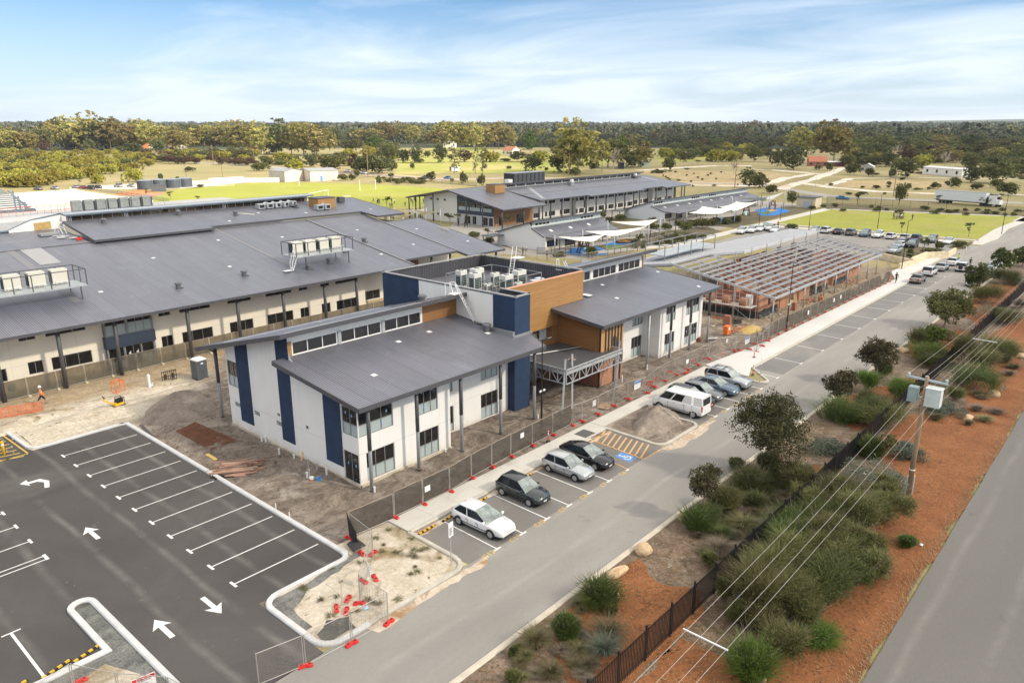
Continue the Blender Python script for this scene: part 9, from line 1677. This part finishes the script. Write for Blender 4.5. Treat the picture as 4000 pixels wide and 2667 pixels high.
def shrub(kind,label,F,xb,yb,w,h,sd,group=None,leaf=None,z=.06):
 """shrub whose foot is at zoom pixel xb, yb, w wide and h tall in zoom pixels"""
 x, y, _ = F(xb,yb,z); d = dep(x,y); W_ = w/2.351*d/FPX*1.15; H_ = h/2.351*d/FPX*1.1; Q = []; T = []
 if kind=='feather':
  rs = np.random.RandomState(sd)
  for i in range(11):
   a, b = rs.uniform(0,6.28), rs.rand()**.5; q, t_ = blades_np(95,H_*(.75+.35*rs.rand())*(1-.35*b),.35*W_,.9,.018,sd+i,.45); q[:,0]+=math.cos(a)*b*W_*.26; q[:,1]+=math.sin(a)*b*W_*.26; Q.append(q); T.append(t_)
  lobes = [(math.cos(i*1.1)*W_*.24*(i%3)/2,math.sin(i*1.1)*W_*.24*(i%3)/2,H_*.42,W_*.22,W_*.22,H_*.3)for i in range(8)]; q, t_ = leaf_np(lobes,3200,.16,.1,sd,12,.35,.3,.5,.7); Q.append(q); T.append(t_); lf = leaf or 'bottle'
 elif kind=='tussock': q, t_ = blades_np(520,H_,W_*.34,1.0,.012,sd,.8); Q.append(q); T.append(t_); lf = leaf or 'tussock'
 elif kind=='fine':
  q, t_ = blades_np(700,H_,W_*.34,.9,.010,sd,.5); Q.append(q); T.append(t_); lf = leaf or 'greygreen'
 elif kind=='mound':
  rs = np.random.RandomState(sd); lobes = [(x_*W_*.36,y_*W_*.36,H_*.22,W_*.2,W_*.2,H_*.5)for x_,y_ in rs.normal(size=(9,2))*.55]; q, t_ = leaf_np(lobes,5200,.11,.3,sd,14,.5,.2,.9); Q.append(q); T.append(t_); lf = leaf or 'greygreen'
 else:
  rs = np.random.RandomState(sd); lobes = [(v[0]*W_*.3,v[1]*W_*.3,H_*(.34+.34*rs.rand()),W_*.24*k_,W_*.24*k_,H_*.3*k_)for k_ in[rs.uniform(.5,1.15)]for v in unit(rs.normal(size=(16,3)))*(.6+.5*rs.rand(16,1))]; q, t_ = leaf_np(lobes,9500 if w>250 else 5200,.13,.15,sd,16,.3,.26,.4,.75); Q.append(q); T.append(t_); lf = leaf or 'olive'
  for l in lobes[:12]: q, t_ = blades_np(70,l[5]*2.1,l[3]*.9,1.1,.014,sd+int(l[0]*50)%97,.5); q+=np.array([l[0],l[1],max(0,l[2]-l[5]*.4)]); Q.append(q); T.append(t_)
 t = thing({'tussock':'grass_tussock','mound':'ground_cover'}.get(kind,'shrub'),label,'grass' if kind=='tussock' else 'shrub',(x,y,z),0,group); link('foliage',mesh_np('foliage',np.concatenate(Q),4,np.concatenate(T),[LEAF[lf]]),t)
 if kind in('feather','bushy'):
  rr = random.Random(sd); m = MB()
  for i in range(14): a = rr.uniform(0,6.28); b = rr.uniform(.3,.62); m.tu([(math.cos(a)*W_*.1,math.sin(a)*W_*.1,.1),(math.cos(a)*W_*b*.6,math.sin(a)*W_*b*.6,H_*rr.uniform(.4,.7)),(math.cos(a+.2)*W_*b,math.sin(a+.2)*W_*b,H_*rr.uniform(.6,1.05))],.014,4,.004)
  for i in range(6): a = i*1.05; m.tu([(0,0,0),(math.cos(a)*W_*.14,math.sin(a)*W_*.14,H_*.35),(math.cos(a)*W_*.3,math.sin(a)*W_*.3,H_*rr.uniform(.55,.8))],.025,5,.008)
  m.bd('stems',BARK,t)
 return t
SH = [('feather',D2,820,830,330,270,'big feathery shrub beside the flat boulder at the kerb'),('feather',D2,490,1150,190,290,'tall narrow feathery shrub behind the kerb at the bottom'),('tussock',D2,220,1240,230,180,'large green grass tussock below the narrow feathery shrub'),('tussock',D2,880,1160,270,170,'large strappy tussock in front of the palisade fence'),('bushy',D2,905,925,130,100,'small green bush at the mulch edge behind the flat boulder'),('fine',D2,850,1290,260,150,'fine grey-green tussock right above the palisade fence bottom'),('bushy',D2,15,1330,70,100,'small dark green bush at the bottom of the kerb'),('tussock',D2,130,1350,110,90,'small green tussock next to the dark green bush'),('tussock',D2,600,860,90,60,'dark dry tussock between feathery shrubs, left'),('tussock',D2,640,915,70,50,'dark dry tussock between feathery shrubs, right'),('tussock',D2,620,1290,130,90,'dry tussock in the litter below the strappy one'),('bushy',D2,10,1560,120,110,'green bush at the bottom edge of the verge'),('bushy',D2,1810,490,150,140,'green shrub at the mulch tip by the fence'),('fine',D2,1900,370,240,120,'pale dry tussock group near the fence, lower'),('fine',D2,1930,230,190,110,'grey-green fine shrub beside the dark bottlebrush'),('tussock',D2,2120,140,200,110,'pale dry tussock close to the fence, upper'),('tussock',D2,700,1420,130,80,'pale dry tussock at the fence bottom'),('tussock',D2,360,1490,180,100,'pale dry grass clump at the bottom edge'),('feather',C2,1700,960,260,240,'feathery shrub under the leaning bronze tree'),('feather',C2,2190,600,330,260,'dark bottlebrush right of the leaning bronze tree'),('bushy',C2,1800,900,230,160,'dark bush right of the blocky boulder'),('bushy',C2,1930,780,260,190,'greyish bush behind the leaning bronze tree'),('feather',C2,2230,760,150,170,'thin grey-green shrub below the dark bottlebrush'),('bushy',C2,2330,420,150,140,'small bush at the foot of the full dark green tree'),('bushy',C2,2060,400,170,110,'wispy pale shrub on the kerb left of the dark green tree'),('bushy',C3,30,500,230,200,'dark shrub under the full dark green street tree'),('mound',C3,520,230,420,110,'mown-looking green ground cover behind the mulch tongue'),('mound',C3,290,490,300,110,'yellow-green ground cover right of the mulch tongue'),('bushy',C3,-30,390,140,140,'white-flowering shrub below the full dark green street tree'),('mound',C3,1000,500,560,170,'silvery grey-green ground cover beside the timber pole'),('feather',C3,930,280,230,230,'feathery shrub beside the flowering small tree'),('mound',C3,1250,290,300,120,'green mound behind the timber pole foot'),('bushy',C3,620,760,360,260,'olive-brown bush behind the big thicket near the fence'),('feather',C3,180,1000,330,300,'tall olive shrub of the thicket against the fence posts'),('bushy',C3,560,1340,460,360,'grey-brown bush between the lower bushes of the thicket'),('bushy',C3,900,1250,300,260,'olive bush on the highway flank of the thicket'),('bushy',D3,120,1330,420,330,'olive bush above the large fresh shrub at the bottom'),('bushy',D3,60,900,380,330,'brown-green bush at the heart of the lower thicket'),('bushy',C3,1100,880,430,300,'olive bush spreading toward the highway below the pole'),('bushy',C3,780,960,420,330,'grey-olive bush in the middle of the big thicket'),('bushy',C3,360,800,330,260,'olive bush of the thicket touching the fence'),('feather',C3,680,1230,420,330,'bright green feathery bush in the heart of the thicket'),('bushy',C3,380,1180,440,330,'dark bush of the thicket behind the wires'),('bushy',C3,760,1480,420,330,'dark green lower bush of the thicket'),('bushy',C3,330,1500,440,330,'grey-green bush at the lower left of the thicket'),('feather',C3,60,1330,260,220,'pale twiggy shrub at the left end of the thicket'),('feather',C3,1280,1110,120,110,'small dark pine-like seedling on the mulch by the highway'),('bushy',D3,-60,1120,380,330,'olive thicket bush left of the heart of the lower thicket'),('bushy',D3,330,1060,330,300,'brown-olive thicket bush on the highway side'),('feather',C3,480,980,420,360,'tall feathery bush in the upper thicket'),('bushy',C3,200,1330,420,360,'wide thicket bush behind the wires at the fence'),('bushy',C3,760,1180,400,330,'olive bush in the centre of the thicket'),('bushy',C3,560,1560,420,330,'dark-leaved bush low in the thicket'),('bushy',C3,250,620,330,280,'grey-green thicket bush against the palisade posts'),('bushy',C3,-40,1480,420,360,'grey-brown thicket bush at the lower fence'),('bushy',C3,560,1180,460,380,'tall rounded bush in the thicket middle'),('bushy',C3,950,1420,320,280,'loose bush on the thicket flank by the highway mulch'),('feather',C3,180,1180,420,360,'dense low thicket bush beside the lower fence'),('bushy',D3,250,900,400,330,'olive thicket bush over the lower mulch'),('bushy',D3,520,840,360,300,'dark thicket bush facing the highway'),('bushy',D3,-80,760,400,330,'wispy olive thicket bush behind the palisade'),('bushy',C3,1050,700,330,240,'spreading olive bush below the silvery ground cover'),('feather',D3,420,1180,330,170,'bright green low bush below the thicket'),('feather',D2,2180,1490,380,420,'large fresh green shrub at the bottom right'),('bushy',D2,1950,820,170,250,'shrub behind the palisade fence, near the blue scrap'),('bushy',D2,2200,930,420,420,'wide olive shrub behind the palisade fence'),('bushy',D2,2260,460,240,190,'bare grey twiggy shrub behind the palisade fence'),('bushy',D2,2050,1000,260,220,'grey-olive shrub at the edge of the lower mulch'),('feather',A3,640,1500,340,240,'green feathery shrub beside the bronze tree behind the dark one'),('bushy',A3,900,1240,230,190,'fresh green shrub behind the bronze tree'),('bushy',A3,930,1470,360,220,'dark olive shrub at the fence behind the bronze tree'),('bushy',A3,1200,1320,240,180,'bright green shrub touching the fence'),('bushy',A3,1050,1120,210,170,'dark shrub under the reddish round tree'),('bushy',A3,1400,850,260,190,'leafy green shrub on the kerb beyond the tan boulder'),('feather',A3,1490,960,300,200,'bright green shrub in the middle of the far verge'),('bushy',A3,1560,800,280,150,'green shrub in front of the feathery street tree'),('bushy',A3,1500,1010,300,130,'low dark shrub beside the cloth-like fence'),('bushy',A3,1790,1000,300,330,'yellow-tipped shrub leaning over the fence'),('bushy',A3,1900,1230,420,220,'dark green mound on the highway side of the fence'),('bushy',A3,2080,960,330,200,'grey-green shrub on the highway side of the fence'),('bushy',A3,1960,1060,330,220,'olive shrub on the highway side, behind the mound'),('mound',A3,2030,570,330,130,'grey-green ground cover at the foot of the feathery tree'),('bushy',A3,2000,430,300,160,'green shrub patch behind the loose street tree'),('bushy',A3,2150,260,300,140,'green shrub patch near the dark far tree'),('bushy',A3,2180,620,260,120,'olive shrub against the far fence'),('bushy',A3,2300,480,160,100,'dry shrub at the right edge by the wires'),('mound',A3,2260,260,200,80,'ground cover at the far right verge'),('bushy',A3,1720,1330,150,120,'light green wispy shrub on the mulch by the pole'),('mound',A3,1600,1440,320,90,'pale flowering ground cover by the timber pole'),('tussock',A3,1540,1500,110,60,'dark tussock beside the timber pole'),('bushy',A3,1010,1560,420,170,'low olive ground shrub under the wires')]
for i, (k,F,x,y,w,h,l)in enumerate(SH): shrub(k,l,F,x,y,w,h,300+i,leaf='dead' if 'twiggy' in l or 'dry' in l and k!='tussock' else 'dark' if 'dark bottle' in l else 'midgreen' if 'dark' in l and k=='bushy' else 'bright' if 'fresh green' in l or 'bright green' in l else None)
rs_ = random.Random(31)
for i in range(150):
 F, x, y = rs_.choice([(D2,rs_.uniform(0,760),rs_.uniform(1000,1560)),(D2,rs_.uniform(1700,2300),rs_.uniform(60,420)),(C2,rs_.uniform(1900,2340),rs_.uniform(560,1060)),(C3,rs_.uniform(0,250),rs_.uniform(380,760)),(A3,rs_.uniform(850,2300),rs_.uniform(500,1560))])
 p = F(x,y)
 if not(8.5<p[1]<21.2)or abs(p[1]-15.65)<.35 or(29<p[0]<35 and p[1]>16 and False): continue
 shrub('tussock','dry straw-coloured tussock in the garden litter along the palisade fence',F,x,y,rs_.uniform(60,120),rs_.uniform(35,65),500+i,'dry tussocks in the verge litter','dead' if rs_.random()<.5 else 'tussock')
for i in range(34):
 x, y = rs_.uniform(18.4,27.8), rs_.uniform(28.6,35.2)
 if i>26: x, y = rs_.uniform(30,48), rs_.uniform(37,39)
 t = thing('grass_tussock','small weed tuft on the sandy verge near the car park kerb' if i<27 else 'small weed tuft on the soil behind the cloth fence','grass',(x,y,.015),0,'weed tufts on the sandy verge' if i<27 else 'weed tufts behind the cloth fence'); q, t_ = blades_np(60,rs_.uniform(.06,.16),rs_.uniform(.12,.3),.8,.012,700+i,.6); link('foliage',mesh_np('foliage',q,4,t_,[LEAF['tussock']]),t)
def chips():
 rs = np.random.RandomState(9); n = 26000; x = rs.uniform(14,75,n)**1.0; y = rs.uniform(8.4,21.3,n); d = np.hypot(x,y); k = rs.rand(n)<np.clip(34/d,0,1)**1.2; x, y = x[k], y[k]; n = len(x); a = rs.rand(n)*np.pi; L_ = .03+.07*rs.rand(n); w = .008+.014*rs.rand(n); z = .085+.02*rs.rand(n); dx, dy = np.cos(a)*L_, np.sin(a)*L_; nx, ny = -np.sin(a)*w, np.cos(a)*w; t = .02*rs.normal(size=n)
 q = np.stack([np.stack([x-dx+nx,y-dy+ny,z],1),np.stack([x-dx-nx,y-dy-ny,z],1),np.stack([x+dx-nx,y+dy-ny,z+t],1),np.stack([x+dx+nx,y+dy+ny,z+t],1)],1).reshape(-1,3)
 tag(link('mulch_chips',mesh_np('mulch_chips',q,4,rs.rand(n),[leafmat('mulch_chip',(.08,.03,.014),(.36,.18,.09),0,0)])),'scatter of wood chips and dry litter over the garden verge','mulch',None,'stuff')
chips()
def edge_grass():
 rs = np.random.RandomState(19); n = 14000; x = 14+90*rs.rand(n)**1.6; y = 7.12+.6*np.abs(rs.normal(size=n))*.8; h = .05+.12*rs.rand(n); a = rs.rand(n)*6.28; w = .012; o = np.stack([np.cos(a),np.sin(a)],1)*(.04+.08*rs.rand(n,1)); z = np.full(n,.075)
 q = np.stack([np.stack([x-w,y,z],1),np.stack([x+w,y,z],1),np.stack([x+o[:,0]+w*.4,y+o[:,1],z+h],1),np.stack([x+o[:,0]-w*.4,y+o[:,1],z+h],1)],1).reshape(-1,3)
 tag(link('roadside_grass',mesh_np('roadside_grass',q,4,rs.rand(n),[leafmat('straw',(.26,.19,.11),(.50,.40,.26),.1,0)])),'thin dry grass along the highway edge','grass',None,'stuff')
edge_grass()
for c, l, mt in((C3(890,455),'white scrap of paper on the silvery ground cover',WP),(C2(2130,715),'white paper scrap in the litter under the shrubs',WP),(C3(1405,1112),'white paper scrap on the mulch by the highway',WP),(D2(2065,790),'blue plastic scrap in the shrub behind the fence',BLUEP),(D1(1010,895),'light blue scrap by the verge fence',BLUEL)):
 m = MB(); x, y, _ = c; m.add([(x-.16,y-.08,.12),(x+.14,y-.1,.1),(x+.17,y+.09,.16),(x-.1,y+.1,.12),(x,y,.2)],[(0,1,4),(1,2,4),(2,3,4),(3,0,4)]); tag(m.bd('paper_scrap',mt),l,'litter')
# - light: sun from the right, most of it under a bright cloud
DH = RGT[:2]*.93-np.array([FWD[0],FWD[1]])/math.cos(PITCH)*.36; DH/=np.linalg.norm(DH); EL = R(36)
SUN = Vector((DH[0]*math.cos(EL),DH[1]*math.cos(EL),math.sin(EL)))
sun = bpy.data.lights.new('sun','SUN'); sun.energy = 5; sun.angle = R(3); sun.color = (1,.90,.74); so = bpy.data.objects.new('sun',sun); COL.objects.link(so); so.rotation_euler = SUN.to_track_quat('Z','Y').to_euler()
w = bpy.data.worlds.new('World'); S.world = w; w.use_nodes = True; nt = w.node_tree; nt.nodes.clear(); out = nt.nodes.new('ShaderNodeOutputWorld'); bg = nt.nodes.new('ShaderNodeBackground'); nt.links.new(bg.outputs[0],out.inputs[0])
sky = nt.nodes.new('ShaderNodeTexSky'); sky.sky_type = 'NISHITA'; sky.sun_disc = False; sky.sun_elevation = EL; sky.sun_rotation = math.atan2(DH[0],DH[1]); sky.air_density = 1.0; sky.dust_density = .6; sky.ozone_density = 1.6
v = nd(nt,'TexCoord').outputs['Generated']; sp = nd(nt,'SeparateXYZ',Vector=v); zz = mth(nt,'ADD',mth(nt,'MAXIMUM',sp.outputs[2],0),.09)
pv = nd(nt,'CombineXYZ',X=mth(nt,'DIVIDE',sp.outputs[0],zz),Y=mth(nt,'DIVIDE',sp.outputs[1],zz),Z=0.0).outputs[0]
mp = nd(nt,'Mapping',Vector=pv,Rotation=(0,0,YAW+R(20)),Scale=(.6,.42,1)).outputs[0]
n1 = noise(nt,mp,1.1,9,.6,.7); n2 = noise(nt,nd(nt,'Mapping',Vector=pv,Rotation=(0,0,YAW-R(8)),Scale=(.3,.25,1),Location=(1.7,.4,0)).outputs[0],.8,4,.55,.4)
cl = ramp(nt,mth(nt,'ADD',mth(nt,'MULTIPLY',n1,.62),mth(nt,'MULTIPLY',n2,.55)),.52,.80)
low = ramp(nt,sp.outputs[2],.15,-.01); cl = mth(nt,'MINIMUM',mth(nt,'ADD',mth(nt,'MULTIPLY',cl,.9),mth(nt,'MULTIPLY',low,.78)),1.0)
tint = nd(nt,'MixRGB',blend_type='MULTIPLY',Fac=1.0,Color1=sky.outputs[0],Color2=(.66,.90,1.18,1))
veil = nd(nt,'MixRGB',Fac=cl,Color1=tint.outputs[0],Color2=(7.4,8.3,9.4,1))
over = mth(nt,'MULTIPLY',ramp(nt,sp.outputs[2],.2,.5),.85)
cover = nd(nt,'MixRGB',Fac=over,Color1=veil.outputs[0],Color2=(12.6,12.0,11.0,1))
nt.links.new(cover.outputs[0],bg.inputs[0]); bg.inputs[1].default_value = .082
def cloud(name,lab,poly,zc,th,sd,alpha):
 rs = np.random.RandomState(sd); k = zc/math.tan(EL); P = np.array(poly,float)+DH*k; x0, y0 = P.min(0); x1, y1 = P.max(0); st = 45.0; nx, ny = int((x1-x0)/st)+1, int((y1-y0)/st)+1
 def inside(x,y):
  c = False; n = len(P)
  for i in range(n):
   a, b = P[i], P[i-1]
   if(a[1]>y)!=(b[1]>y)and x<(b[0]-a[0])*(y-a[1])/(b[1]-a[1])+a[0]: c = not c
  return c
 idx = {}; vs = []; fs = []
 for i in range(nx+1):
  for j in range(ny+1):
   x, y = x0+i*st+rs.uniform(-12,12), y0+j*st+rs.uniform(-12,12)
   if inside(x,y): idx[i,j] = len(vs); vs.append((x,y))
 top = [(x,y,zc+th*(.4+.6*rs.rand()))for x,y in vs]; bot = [(x,y,zc-th*.2*rs.rand())for x,y in vs]; n = len(vs); edges = {}
 for(i,j)in idx:
  q = [(i,j),(i+1,j),(i+1,j+1),(i,j+1)]
  if all(p in idx for p in q): a = [idx[p]for p in q]; fs.append(tuple(p for p in a)); fs.append(tuple(p+n for p in a[::-1])); [edges.__setitem__((a[k_],a[(k_+1)%4]),1)for k_ in range(4)]
 for(a,b)in list(edges):
  if(b,a)not in edges: fs.append((b,a,a+n,b+n))
 m_, nt_, b_ = _mat('cloud_vapour'); o_ = nt_.nodes['Material Output']; tr = nd(nt_,'BsdfTranslucent',Color=(.95,.95,.95,1)); tp = nd(nt_,'BsdfTransparent'); ms = nd(nt_,'MixShader'); ms.inputs[0].default_value = alpha
 nt_.links.new(tr.outputs[0],ms.inputs[1]); nt_.links.new(tp.outputs[0],ms.inputs[2]); nt_.links.new(ms.outputs[0],o_.inputs[0])
 o = MB().add(top+bot,fs).bd(name,m_,smooth=True); o['kind'] = 'structure'; o['label'] = lab
shade = [(-700,-500),(-700,215),(40,205),(110,190),(175,170),(240,205),(300,262),(345,250),(430,330),(560,470),(760,560),(1200,640),(1500,300),(1500,-500)]
cloud('cloud','bright cloud shading the school from the sun',shade,560,60,4,.58)
hz, hnt, hb = _mat('haze_air'); hnt.nodes.remove(hb); pv_ = nd(hnt,'VolumePrincipled',Color=(.80,.88,1,1),Density=.00006,Anisotropy=.2); hnt.links.new(pv_.outputs[0],hnt.nodes['Material Output'].inputs['Volume'])
tag(MB().box(-9200,9200,-9200,9200,-1,104).bd('haze',hz),'thin pale air fading the far woodland','haze',None,'stuff')
S.view_settings.view_transform = 'Standard'; S.view_settings.look = 'None'; S.view_settings.exposure = .62; S.view_settings.gamma = 1
S.cycles.max_bounces = 6; S.cycles.transparent_max_bounces = 24; S.cycles.diffuse_bounces = 3
S.cycles.use_denoising = True
